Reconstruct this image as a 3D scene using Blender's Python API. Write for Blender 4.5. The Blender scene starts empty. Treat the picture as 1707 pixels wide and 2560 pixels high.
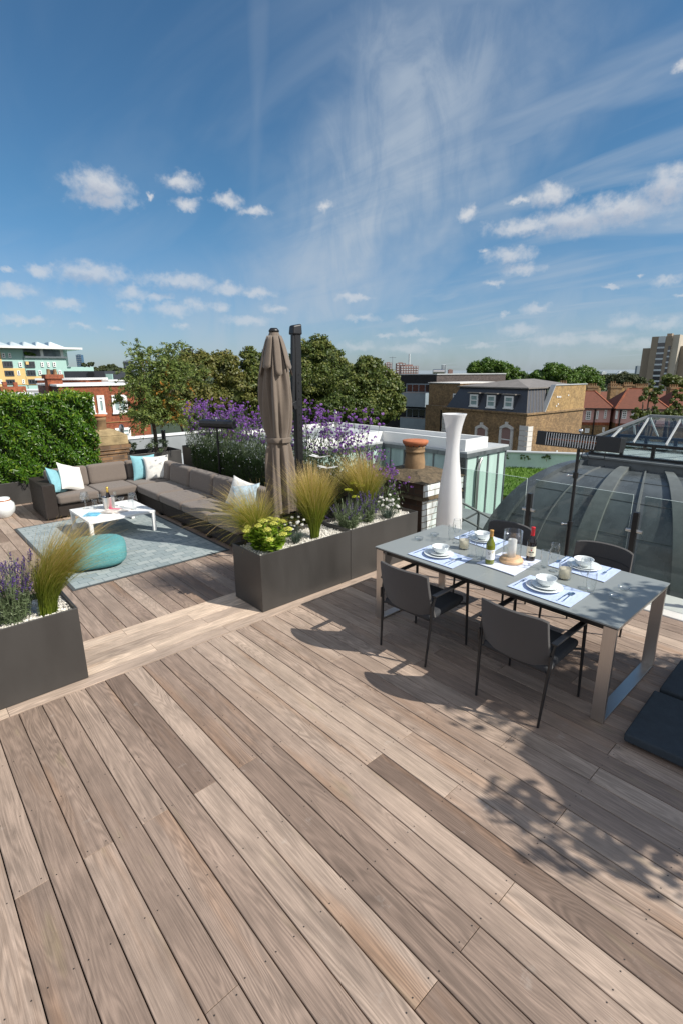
import bpy, bmesh, math, random
import numpy as np
from mathutils import Vector, Matrix
random.seed(7); RNG = np.random.default_rng(7)
SC = bpy.context.scene; COL = SC.collection
rad = math.radians

# ------------------------------------------------------------------ camera
CAM = np.array([0.0, 0.0, 2.36]); FPX = 1253.35
def cam_axes(pitch, roll, yaw):
    cy, sy = math.cos(yaw), math.sin(yaw); fw = np.array([sy, cy, 0]); rt = np.array([cy, -sy, 0]); up = np.array([0, 0, 1.])
    f2 = fw*math.cos(pitch)-up*math.sin(pitch); u2 = fw*math.sin(pitch)+up*math.cos(pitch)
    return rt*math.cos(roll)+u2*math.sin(roll), -rt*math.sin(roll)+u2*math.cos(roll), f2
CR, CU, CF = cam_axes(0.2696213, -0.00661494, 0.73580983)
cd = bpy.data.cameras.new('camera'); co = bpy.data.objects.new('camera', cd); COL.objects.link(co)
cd.sensor_fit = 'VERTICAL'; cd.sensor_height = 36; cd.lens = 36*FPX/2560; cd.clip_start = 0.05; cd.clip_end = 20000
co.matrix_world = Matrix(((CR[0], CU[0], -CF[0], 0), (CR[1], CU[1], -CF[1], 0), (CR[2], CU[2], -CF[2], 2.36), (0, 0, 0, 1)))
SC.camera = co

# ------------------------------------------------------------------ world and sun
SUN_AZ, SUN_EL = rad(153.7), rad(42.5)
SUN_STRENGTH, SKY_STRENGTH, EXPOSURE = 4.4, 0.098, 0.44
SC.view_settings.view_transform = 'Standard'; SC.view_settings.look = 'None'
SC.view_settings.gamma = 1; SC.view_settings.exposure = EXPOSURE
SC.cycles.max_bounces = 8; SC.cycles.transparent_max_bounces = 24
SC.cycles.use_denoising = True
world = bpy.data.worlds.new('World'); SC.world = world; world.use_nodes = True
WT = world.node_tree; WT.nodes.clear()
def wn(t, **k):
    n = WT.nodes.new(t)
    for a, b in k.items(): setattr(n, a, b)
    return n
def wl(a, b): WT.links.new(a, b)
def wmath(op, a, b=None, c=None):
    n = wn('ShaderNodeMath', operation=op)
    for i, x in enumerate((a, b, c)):
        if x is None: continue
        if isinstance(x, (int, float)): n.inputs[i].default_value = x
        else: wl(x, n.inputs[i])
    return n.outputs[0]
def px_dir(px, py):
    d = CR*(px-853.5)/FPX+CU*(1280-py)/FPX+CF
    return d/np.linalg.norm(d)
def azel(px, py):
    d = px_dir(px, py); return math.atan2(d[0], d[1]), math.asin(d[2])
def build_sky():
    sky = wn('ShaderNodeTexSky', sky_type='NISHITA'); sky.sun_disc = False
    sky.sun_elevation = SUN_EL; sky.sun_rotation = SUN_AZ; sky.altitude = 50
    sky.air_density = 1.0; sky.dust_density = 0.6; sky.ozone_density = 2.2
    tc = wn('ShaderNodeTexCoord'); sep = wn('ShaderNodeSeparateXYZ'); wl(tc.outputs['Generated'], sep.inputs[0])
    az = wmath('ARCTAN2', sep.outputs[0], sep.outputs[1]); el = wmath('ARCSINE', sep.outputs[2])
    cmb = wn('ShaderNodeCombineXYZ'); wl(az, cmb.inputs[0]); wl(el, cmb.inputs[1])
    ae = cmb.outputs[0]
    # planar projection of a high layer for cirrus
    zz = wmath('ADD', wmath('MAXIMUM', sep.outputs[2], 0.0), 0.10)
    cp = wn('ShaderNodeCombineXYZ'); wl(wmath('DIVIDE', sep.outputs[0], zz), cp.inputs[0]); wl(wmath('DIVIDE', sep.outputs[1], zz), cp.inputs[1])
    def noise(vec, scale, detail=6, rough=.6, dist=0., mapping=None):
        if mapping:
            m = wn('ShaderNodeMapping'); m.inputs['Rotation'].default_value = (0, 0, mapping[0]); m.inputs['Scale'].default_value = (mapping[1], mapping[2], 1)
            wl(vec, m.inputs[0]); vec = m.outputs[0]
        n = wn('ShaderNodeTexNoise'); n.inputs['Scale'].default_value = scale; n.inputs['Detail'].default_value = detail
        n.inputs['Roughness'].default_value = rough; n.inputs['Distortion'].default_value = dist; wl(vec, n.inputs['Vector']); return n.outputs[0]
    def mrange(x, a, b, c=0., d=1., smooth=True):
        n = wn('ShaderNodeMapRange', interpolation_type='SMOOTHSTEP' if smooth else 'LINEAR'); n.inputs['From Min'].default_value = a; n.inputs['From Max'].default_value = b
        n.inputs['To Min'].default_value = c; n.inputs['To Max'].default_value = d; wl(x, n.inputs['Value']); return n.outputs[0]
    # wide cirrus band, wisps
    streak = noise(cp.outputs[0], 1.1, 7, .62, .9, (rad(38), 1.0, .32))
    fine = noise(cp.outputs[0], 2.4, 4, .52, .8, (rad(20), 1.0, .30))
    soft = noise(ae, 3.0, 4, .6, .5)
    def band(p0, p1, width):
        a0, e0 = azel(*p0); a1, e1 = azel(*p1); th = math.atan2(e1-e0, a1-a0)
        m = wn('ShaderNodeMapping', vector_type='TEXTURE'); m.inputs['Location'].default_value = (a0, e0, 0); m.inputs['Rotation'].default_value = (0, 0, th)
        wl(ae, m.inputs[0]); s = wn('ShaderNodeSeparateXYZ'); wl(m.outputs[0], s.inputs[0])
        d = wmath('ABSOLUTE', s.outputs[1]); d = wmath('ADD', d, wmath('MULTIPLY', wmath('SUBTRACT', soft, .5), -width*1.9))
        along = wmath('MULTIPLY', mrange(s.outputs[0], -.25, .08), mrange(s.outputs[0], .75, .25))
        return wmath('MULTIPLY', mrange(d, width, width*.05), along)
    b1 = band((790, 700), (1230, 110), .23)
    b2 = band((1250, 690), (1707, 560), .07)
    b3 = band((640, 380), (650, 40), .028)
    b4 = band((1020, 720), (1500, 540), .03)
    low = mrange(el, .30, .02)
    cott = noise(ae, 11, 7, .6, 1.2, (-.9, 1.0, .6)); ci = wmath('MULTIPLY', b1, wmath('MULTIPLY', mrange(streak, .22, .62, .35, 1.), mrange(cott, .28, .62, .55, 1.)))
    ci = wmath('MAXIMUM', ci, wmath('MULTIPLY', b2, mrange(fine, .3, .7, 0., .7)))
    ci = wmath('MAXIMUM', ci, wmath('MULTIPLY', b3, mrange(fine, .25, .65, .0, .20)))
    ci = wmath('MAXIMUM', ci, wmath('MULTIPLY', b4, mrange(fine, .35, .7, 0., .5)))
    right = mrange(az, .45, 1.1)
    ci = wmath('MAXIMUM', ci, wmath('MULTIPLY', mrange(fine, .38, .75, 0., .52), wmath('ADD', wmath('MULTIPLY', right, .8), .25)))
    ci = wmath('MAXIMUM', ci, wmath('MULTIPLY', mrange(el, .24, .05), mrange(wmath('ADD', wmath('MULTIPLY', soft, .6), wmath('MULTIPLY', cott, .4)), .36, .66, .05, .55))); ci = wmath('MULTIPLY', ci, .88)
    away = mrange(wmath('ABSOLUTE', wmath('SUBTRACT', az, .74)), 1.15, 1.9)   # added bright cloud, out of view behind the viewpoint, to fill the shadows
    sky_fill = wmath('MULTIPLY', away, mrange(soft, .25, .6, .55, .95))
    # small cumulus puffs
    puffs = [(248,466,78,40),(266,500,62,24),(452,455,38,27),(468,512,28,18),(569,501,36,20),(637,528,38,14),(809,517,15,14),(373,490,13,9),
        (229,683,85,28),(98,678,40,15),(35,727,55,17),(169,762,45,15),(447,704,86,20),(332,732,45,18),(395,742,36,12),(572,724,42,16),(643,732,38,13),
        (493,761,27,17),(430,773,48,18),(332,768,32,12),(550,769,28,11),(692,773,38,10),(621,801,58,12),(201,814,34,9),(456,814,20,8),(283,820,22,6),(16,673,24,7),
        (1172,534,25,18),(1378,487,54,27),(1300,501,28,11),(1315,568,95,22),(1430,552,115,38),(1561,523,120,44),(1669,468,75,48),(1275,637,56,21),(1300,671,47,18),
        (1234,708,24,7),(1210,629,13,8),(1664,702,34,14),(1599,689,16,6),(1525,716,24,5),(1702,163,13,26),(1564,803,46,18),(1659,811,66,16),(1702,738,22,7),
        (1343,771,38,11),(1256,785,22,6),(1300,825,50,14),(1398,850,88,15),(1496,844,66,13),(1196,866,38,9),(1079,852,44,9),(1038,833,42,8),(967,838,30,7),
        (1030,797,34,8),(907,795,44,8),(891,866,44,12),(1016,871,60,12),(885,746,48,9),(60,800,70,10),(1620,860,80,14),(760,880,60,10)]
    warp = noise(ae, 34, 5, .62); warp2 = noise(ae, 34, 5, .62, 0., (0.4, 1.1, 1.3))
    off = wn('ShaderNodeCombineXYZ'); wl(wmath('MULTIPLY', wmath('SUBTRACT', warp, .5), .045), off.inputs[0]); wl(wmath('MULTIPLY', wmath('SUBTRACT', warp2, .5), .030), off.inputs[1])
    va = wn('ShaderNodeVectorMath', operation='ADD'); wl(ae, va.inputs[0]); wl(off.outputs[0], va.inputs[1]); aew = va.outputs[0]
    def field(vec, lst):
        # elliptical distance to the nearest puff; puffs share a few aspect ratios so that one distance node does for each
        scaled = {}; best = None
        for (x, y, w, h) in lst:
            a, e = azel(x, y); ra = abs(azel(x+w, y)[0]-a)*1.1; re = abs(azel(x, y-h)[1]-e)*1.1; asp = min((1.3, 2.2, 3.4, 5.2), key=lambda q: abs(math.log(q*re/ra)))
            if asp not in scaled:
                n = wn('ShaderNodeVectorMath', operation='MULTIPLY'); wl(vec, n.inputs[0]); n.inputs[1].default_value = (1, asp, 0); scaled[asp] = n.outputs[0]
            d = wn('ShaderNodeVectorMath', operation='DISTANCE'); wl(scaled[asp], d.inputs[0]); d.inputs[1].default_value = (a, e*asp, 0)
            q = wmath('MULTIPLY', d.outputs['Value'], 1/math.sqrt(ra*re*asp)); best = q if best is None else wmath('MINIMUM', best, q)
        return best
    vb = wn('ShaderNodeVectorMath', operation='ADD'); wl(aew, vb.inputs[0]); vb.inputs[1].default_value = (.004, .016, 0)
    dlow = field(vb.outputs[0], sorted(puffs, key=lambda q: -q[2]*q[3])[:14]); dmin = field(aew, puffs)
    big = noise(ae, 55, 6, .58)
    dd = wmath('ADD', dmin, wmath('MULTIPLY', wmath('SUBTRACT', big, .5), 1.5))
    cu = mrange(dd, 1.32, .05)
    cu = wmath('MULTIPLY', cu, mrange(el, .03, .26, .36, .88, False))
    # colours
    base = wn('ShaderNodeMix', data_type='RGBA', blend_type='MULTIPLY'); base.inputs[0].default_value = 1
    wl(sky.outputs[0], base.inputs[6])
    hz = wn('ShaderNodeMix', data_type='RGBA'); wl(mrange(el, .0, .30), hz.inputs[0]); hz.inputs[6].default_value = HORIZON; hz.inputs[7].default_value = (*SKYTINT, 1); wl(hz.outputs[2], base.inputs[7])
    m1 = wn('ShaderNodeMix', data_type='RGBA'); wl(ci, m1.inputs[0]); wl(base.outputs[2], m1.inputs[6]); m1.inputs[7].default_value = CIRRUS
    m2 = wn('ShaderNodeMix', data_type='RGBA'); wl(cu, m2.inputs[0]); wl(m1.outputs[2], m2.inputs[6])
    m3 = wn('ShaderNodeMix', data_type='RGBA'); wl(mrange(wmath('ADD', dlow, wmath('MULTIPLY', wmath('SUBTRACT', big, .5), 1.2)), 1.05, .25), m3.inputs[0]); m3.inputs[6].default_value = CUMULUS; m3.inputs[7].default_value = (CUMULUS[0]*.72, CUMULUS[1]*.76, CUMULUS[2]*.84, 1); wl(m3.outputs[2], m2.inputs[7])
    m4 = wn('ShaderNodeMix', data_type='RGBA'); wl(sky_fill, m4.inputs[0]); wl(m2.outputs[2], m4.inputs[6]); m4.inputs[7].default_value = SKY_FILL
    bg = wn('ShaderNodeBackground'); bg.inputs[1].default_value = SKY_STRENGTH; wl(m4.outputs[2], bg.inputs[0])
    out = wn('ShaderNodeOutputWorld'); wl(bg.outputs[0], out.inputs[0])
SKYTINT = (.42, .68, .79); HORIZON = (.50, .61, .78, 1); CIRRUS = (3.6, 4.15, 4.8, 1); CUMULUS = (5.1, 5.25, 5.5, 1); SKY_FILL = (5.2, 5.5, 6.1, 1)
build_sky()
sl = bpy.data.lights.new('sun', 'SUN'); sl.energy = SUN_STRENGTH; sl.angle = rad(.53); sl.color = (1, .95, .87)
so = bpy.data.objects.new('sun', sl); COL.objects.link(so)
sdir = Vector((math.sin(SUN_AZ)*math.cos(SUN_EL), math.cos(SUN_AZ)*math.cos(SUN_EL), math.sin(SUN_EL)))
so.rotation_euler = sdir.to_track_quat('Z', 'Y').to_euler(); so.location = (0, 0, 30)

# ------------------------------------------------------------------ projection helpers (pixel of the 1707x2560 photo -> world point)
def ray(px, py): return CR*(px-853.5)/FPX+CU*(1280-py)/FPX+CF
def atz(px, py, z): d = ray(px, py); return CAM+d*((z-CAM[2])/d[2])
def atd(px, py, D): return CAM+ray(px, py)*D
def onax(px, py, ax, val): d = ray(px, py); return CAM+d*(val/d[ax])
def zpix(x, y, py):
    # height above plan point (x,y) that shows at image row py
    lo, hi = -60., 200.
    for _ in range(60):
        m = (lo+hi)/2; d = np.array([x, y, m])-CAM
        v = 1280-FPX*(d@CU)/(d@CF)
        if v > py: lo = m
        else: hi = m
    return lo

# ------------------------------------------------------------------ materials
MATS = {}
def mat(name, col, rough=.6, metal=0., var=.12, scale=6., bump=0., bscale=60., spec=.5, coat=0., stretch=(1, 1, 1), tone=None, trans=0., sheen=0., detail=4, rvar=0.):
    """Principled with noise variation; tone = list of (pos, colour): a ramp on the mesh attribute 'tone'."""
    m = bpy.data.materials.new(name); m.use_nodes = True; t = m.node_tree; b = t.nodes['Principled BSDF']
    N = t.nodes.new; L = t.links.new
    tc = N('ShaderNodeTexCoord'); mp = N('ShaderNodeMapping'); mp.inputs['Scale'].default_value = stretch; L(tc.outputs['Object'], mp.inputs[0])
    nz = N('ShaderNodeTexNoise'); nz.inputs['Scale'].default_value = scale; nz.inputs['Detail'].default_value = detail; nz.inputs['Roughness'].default_value = .6; L(mp.outputs[0], nz.inputs['Vector'])
    mr = N('ShaderNodeMapRange'); mr.inputs['From Min'].default_value = .25; mr.inputs['From Max'].default_value = .75; mr.inputs['To Min'].default_value = 1-var; mr.inputs['To Max'].default_value = 1+var; L(nz.outputs[0], mr.inputs[0])
    mx = N('ShaderNodeMix'); mx.data_type = 'RGBA'; mx.blend_type = 'MULTIPLY'; mx.inputs[0].default_value = 1
    if tone:
        at = N('ShaderNodeAttribute'); at.attribute_name = 'tone'; rp = N('ShaderNodeValToRGB'); els = rp.color_ramp.elements
        while len(els) < len(tone): els.new(.5)
        for e, (p, c) in zip(els, tone): e.position = p; e.color = (*c, 1)
        L(at.outputs['Fac'], rp.inputs[0]); L(rp.outputs[0], mx.inputs[6])
    else: mx.inputs[6].default_value = (*col, 1)
    L(mr.outputs[0], mx.inputs[7]); L(mx.outputs[2], b.inputs['Base Color'])
    b.inputs['Roughness'].default_value = rough; b.inputs['Metallic'].default_value = metal
    if rvar:
        rn = N('ShaderNodeMapRange'); rn.inputs['From Min'].default_value = .3; rn.inputs['From Max'].default_value = .7; rn.inputs['To Min'].default_value = rough-rvar; rn.inputs['To Max'].default_value = rough+rvar; L(nz.outputs[0], rn.inputs[0]); L(rn.outputs[0], b.inputs['Roughness'])
    b.inputs['Specular IOR Level'].default_value = spec
    if coat: b.inputs['Coat Weight'].default_value = coat; b.inputs['Coat Roughness'].default_value = .15
    if sheen: b.inputs['Sheen Weight'].default_value = sheen
    if bump:
        n2 = N('ShaderNodeTexNoise'); n2.inputs['Scale'].default_value = bscale; n2.inputs['Detail'].default_value = 3; L(mp.outputs[0], n2.inputs['Vector'])
        bp = N('ShaderNodeBump'); bp.inputs['Strength'].default_value = bump; bp.inputs['Distance'].default_value = .02; L(n2.outputs[0], bp.inputs['Height']); L(bp.outputs[0], b.inputs['Normal'])
    if trans:
        tr = N('ShaderNodeBsdfTranslucent'); ms = N('ShaderNodeMixShader'); ms.inputs[0].default_value = trans
        L(mx.outputs[2], tr.inputs[0]); L(b.outputs[0], ms.inputs[1]); L(tr.outputs[0], ms.inputs[2]); L(ms.outputs[0], t.nodes['Material Output'].inputs[0])
    MATS[name] = m; return m
def glass_mat(name, tint=(.96, .98, .97), edge=.55, rough=.02, base=.04):
    m = bpy.data.materials.new(name); m.use_nodes = True; t = m.node_tree; t.nodes.clear(); N = t.nodes.new; L = t.links.new
    tr = N('ShaderNodeBsdfTransparent'); tr.inputs[0].default_value = (*tint, 1); gl = N('ShaderNodeBsdfGlossy'); gl.inputs['Roughness'].default_value = rough
    lw = N('ShaderNodeLayerWeight'); lw.inputs[0].default_value = .5
    pw = N('ShaderNodeMath'); pw.operation = 'POWER'; pw.inputs[1].default_value = 4.; L(lw.outputs['Facing'], pw.inputs[0])
    mr = N('ShaderNodeMapRange'); mr.inputs['To Min'].default_value = base; mr.inputs['To Max'].default_value = edge; L(pw.outputs[0], mr.inputs[0])
    ms = N('ShaderNodeMixShader'); L(mr.outputs[0], ms.inputs[0]); L(tr.outputs[0], ms.inputs[1]); L(gl.outputs[0], ms.inputs[2])
    o = N('ShaderNodeOutputMaterial'); L(ms.outputs[0], o.inputs[0]); MATS[name] = m; return m
def brick_mat(name, c1, c2, mortar, scale=1., bw=.225, bh=.075, ms=.01, stain=.35, axis='auto', rough=.85, bias=0., stain_col=(.03, .025, .02)):
    """Bricks laid in world metres; horizontal coordinate is x+y so that it works on walls of either direction."""
    m = bpy.data.materials.new(name); m.use_nodes = True; t = m.node_tree; b = t.nodes['Principled BSDF']; N = t.nodes.new; L = t.links.new
    tc = N('ShaderNodeTexCoord'); sp = N('ShaderNodeSeparateXYZ'); L(tc.outputs['Object'], sp.inputs[0])
    ad = N('ShaderNodeMath'); ad.operation = 'ADD'; L(sp.outputs[0], ad.inputs[0]); L(sp.outputs[1], ad.inputs[1])
    cb = N('ShaderNodeCombineXYZ'); L(ad.outputs[0], cb.inputs[0]); L(sp.outputs[2], cb.inputs[1])
    br = N('ShaderNodeTexBrick'); br.inputs['Color1'].default_value = (*c1, 1); br.inputs['Color2'].default_value = (*c2, 1); br.inputs['Mortar'].default_value = (*mortar, 1)
    br.inputs['Scale'].default_value = scale; br.inputs['Brick Width'].default_value = bw; br.inputs['Row Height'].default_value = bh; br.inputs['Mortar Size'].default_value = ms; br.inputs['Bias'].default_value = bias
    L(cb.outputs[0], br.inputs['Vector'])
    nz = N('ShaderNodeTexNoise'); nz.inputs['Scale'].default_value = .9; nz.inputs['Detail'].default_value = 7; nz.inputs['Roughness'].default_value = .68; L(tc.outputs['Object'], nz.inputs['Vector'])
    mr = N('ShaderNodeMapRange'); mr.inputs['From Min'].default_value = .42; mr.inputs['From Max'].default_value = .72; mr.inputs['To Max'].default_value = stain; L(nz.outputs[0], mr.inputs[0])
    mx = N('ShaderNodeMix'); mx.data_type = 'RGBA'; L(mr.outputs[0], mx.inputs[0]); L(br.outputs[0], mx.inputs[6]); mx.inputs[7].default_value = (*stain_col, 1)
    n2 = N('ShaderNodeTexNoise'); n2.inputs['Scale'].default_value = 5.; n2.inputs['Detail'].default_value = 6; L(tc.outputs['Object'], n2.inputs['Vector'])
    m2 = N('ShaderNodeMapRange'); m2.inputs['From Min'].default_value = .3; m2.inputs['From Max'].default_value = .7; m2.inputs['To Min'].default_value = .7; m2.inputs['To Max'].default_value = 1.3; L(n2.outputs[0], m2.inputs[0])
    mm = N('ShaderNodeMix'); mm.data_type = 'RGBA'; mm.blend_type = 'MULTIPLY'; mm.inputs[0].default_value = 1; L(mx.outputs[2], mm.inputs[6]); L(m2.outputs[0], mm.inputs[7])
    L(mm.outputs[2], b.inputs['Base Color']); b.inputs['Roughness'].default_value = rough
    bp = N('ShaderNodeBump'); bp.inputs['Strength'].default_value = .5; bp.inputs['Distance'].default_value = .01; L(br.outputs['Fac'], bp.inputs['Height']); bp.invert = True; L(bp.outputs[0], b.inputs['Normal'])
    MATS[name] = m; return m
def wood_deck(name, along):
    """Weathered hardwood: attribute tone = board colour, attribute seed = grain offset; along = grain axis."""
    m = bpy.data.materials.new(name); m.use_nodes = True; t = m.node_tree; b = t.nodes['Principled BSDF']; N = t.nodes.new; L = t.links.new
    tc = N('ShaderNodeTexCoord'); sd = N('ShaderNodeAttribute'); sd.attribute_name = 'seed'; tn = N('ShaderNodeAttribute'); tn.attribute_name = 'tone'
    sp = N('ShaderNodeSeparateXYZ'); L(tc.outputs['Object'], sp.inputs[0])
    cb = N('ShaderNodeCombineXYZ'); a, c = (1, 0) if along == 'y' else (0, 1)
    L(sp.outputs[a], cb.inputs[0]); L(sp.outputs[c], cb.inputs[1])
    sm = N('ShaderNodeMath'); sm.operation = 'MULTIPLY'; sm.inputs[1].default_value = 53.; L(sd.outputs['Fac'], sm.inputs[0]); L(sm.outputs[0], cb.inputs[2])
    def nz(sc, scale, det, ro, dist=0.):
        mp = N('ShaderNodeMapping'); mp.inputs['Scale'].default_value = sc; L(cb.outputs[0], mp.inputs[0])
        n = N('ShaderNodeTexNoise'); n.inputs['Scale'].default_value = scale; n.inputs['Detail'].default_value = det; n.inputs['Roughness'].default_value = ro; n.inputs['Distortion'].default_value = dist; L(mp.outputs[0], n.inputs['Vector']); return n.outputs[0]
    def mr(x, a, b_, c_, d_):
        n = N('ShaderNodeMapRange'); n.inputs['From Min'].default_value = a; n.inputs['From Max'].default_value = b_; n.inputs['To Min'].default_value = c_; n.inputs['To Max'].default_value = d_; L(x, n.inputs[0]); return n.outputs[0]
    def mul(x, y):
        n = N('ShaderNodeMath'); n.operation = 'MULTIPLY'; L(x, n.inputs[0]); L(y, n.inputs[1]); return n.outputs[0]
    fine = nz((1.5, 130, 1), 1.6, 5, .68); mid = nz((.9, 17, 1), 1.5, 5, .62, .8); blot = nz((1.1, 3., 1), 2.0, 4, .6)
    # flat-sawn figure: rings of a slowly varying field
    fld = nz((.55, 5.2, 1), 1.25, 2, .45, .35); rg = N('ShaderNodeMath'); rg.operation = 'MULTIPLY'; rg.inputs[1].default_value = 150.; L(fld, rg.inputs[0])
    sn = N('ShaderNodeMath'); sn.operation = 'SINE'; L(rg.outputs[0], sn.inputs[0]); figm = mr(nz((.5, 1.5, 1), 1.1, 2, .5), .42, .60, .03, .17)      # flat-sawn figure shows on some stretches only
    rgm = N('ShaderNodeMath'); rgm.operation = 'MULTIPLY_ADD'; L(sn.outputs[0], rgm.inputs[0]); L(figm, rgm.inputs[1]); rgm.inputs[2].default_value = .99; rings = rgm.outputs[0]
    pores = nz((7, 260, 1), 1.0, 3, .6)
    k = mul(mul(mr(fine, .28, .72, .83, 1.14), mr(mid, .28, .72, .82, 1.14)), mul(mr(blot, .28, .72, .80, 1.15), rings)); k = mul(k, mr(pores, .34, .62, .80, 1.05)); wet = nz((1.3, 2.2, 1), 1.7, 6, .7); k = mul(k, mr(wet, .60, .72, 1.0, .80))
    rp = N('ShaderNodeValToRGB'); els = rp.color_ramp.elements
    cols = [(0., (.108, .071, .053)), (.3, (.205, .147, .113)), (.55, (.315, .233, .182)), (.8, (.43, .332, .262)), (1., (.66, .515, .395))]
    while len(els) < len(cols): els.new(.5)
    for e, (p, c_) in zip(els, cols): e.position = p; e.color = (*c_, 1)
    L(tn.outputs['Fac'], rp.inputs[0])
    st = N('ShaderNodeMix'); st.data_type = 'RGBA'; L(rp.outputs[0], st.inputs[6]); st.inputs[7].default_value = (.30, .165, .085, 1)
    rust = nz((.35, 2.6, 1), 1.3, 4, .55); L(mr(rust, .56, .76, 0., .7), st.inputs[0])
    gr = N('ShaderNodeMix'); gr.data_type = 'RGBA'; L(st.outputs[2], gr.inputs[6]); gr.inputs[7].default_value = (.29, .24, .13, 1); mos = nz((.8, 3.4, 1), 2.3, 4, .6); L(mr(mos, .62, .8, 0., .4), gr.inputs[0])
    def wnz(scale, det, ro):
        n = N('ShaderNodeTexNoise'); n.inputs['Scale'].default_value = scale; n.inputs['Detail'].default_value = det; n.inputs['Roughness'].default_value = ro; L(tc.outputs['Object'], n.inputs['Vector']); return n.outputs[0]
    k = mul(k, mr(wnz(1.1, 6, .65), .3, .7, .87, 1.11))      # walked-on patches across the boards
    sc_ = N('ShaderNodeMix'); sc_.data_type = 'RGBA'; L(gr.outputs[2], sc_.inputs[6]); sc_.inputs[7].default_value = (.56, .50, .44, 1); L(mr(wnz(5.5, 7, .72), .62, .80, 0., .55), sc_.inputs[0])
    mx = N('ShaderNodeMix'); mx.data_type = 'RGBA'; mx.blend_type = 'MULTIPLY'; mx.inputs[0].default_value = 1; L(sc_.outputs[2], mx.inputs[6]); L(k, mx.inputs[7])
    L(mx.outputs[2], b.inputs['Base Color']); b.inputs['Roughness'].default_value = .55; b.inputs['Specular IOR Level'].default_value = .4
    bp = N('ShaderNodeBump'); bp.inputs['Strength'].default_value = .25; bp.inputs['Distance'].default_value = .004; L(fine, bp.inputs['Height']); L(bp.outputs[0], b.inputs['Normal'])
    MATS[name] = m; return m

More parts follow.
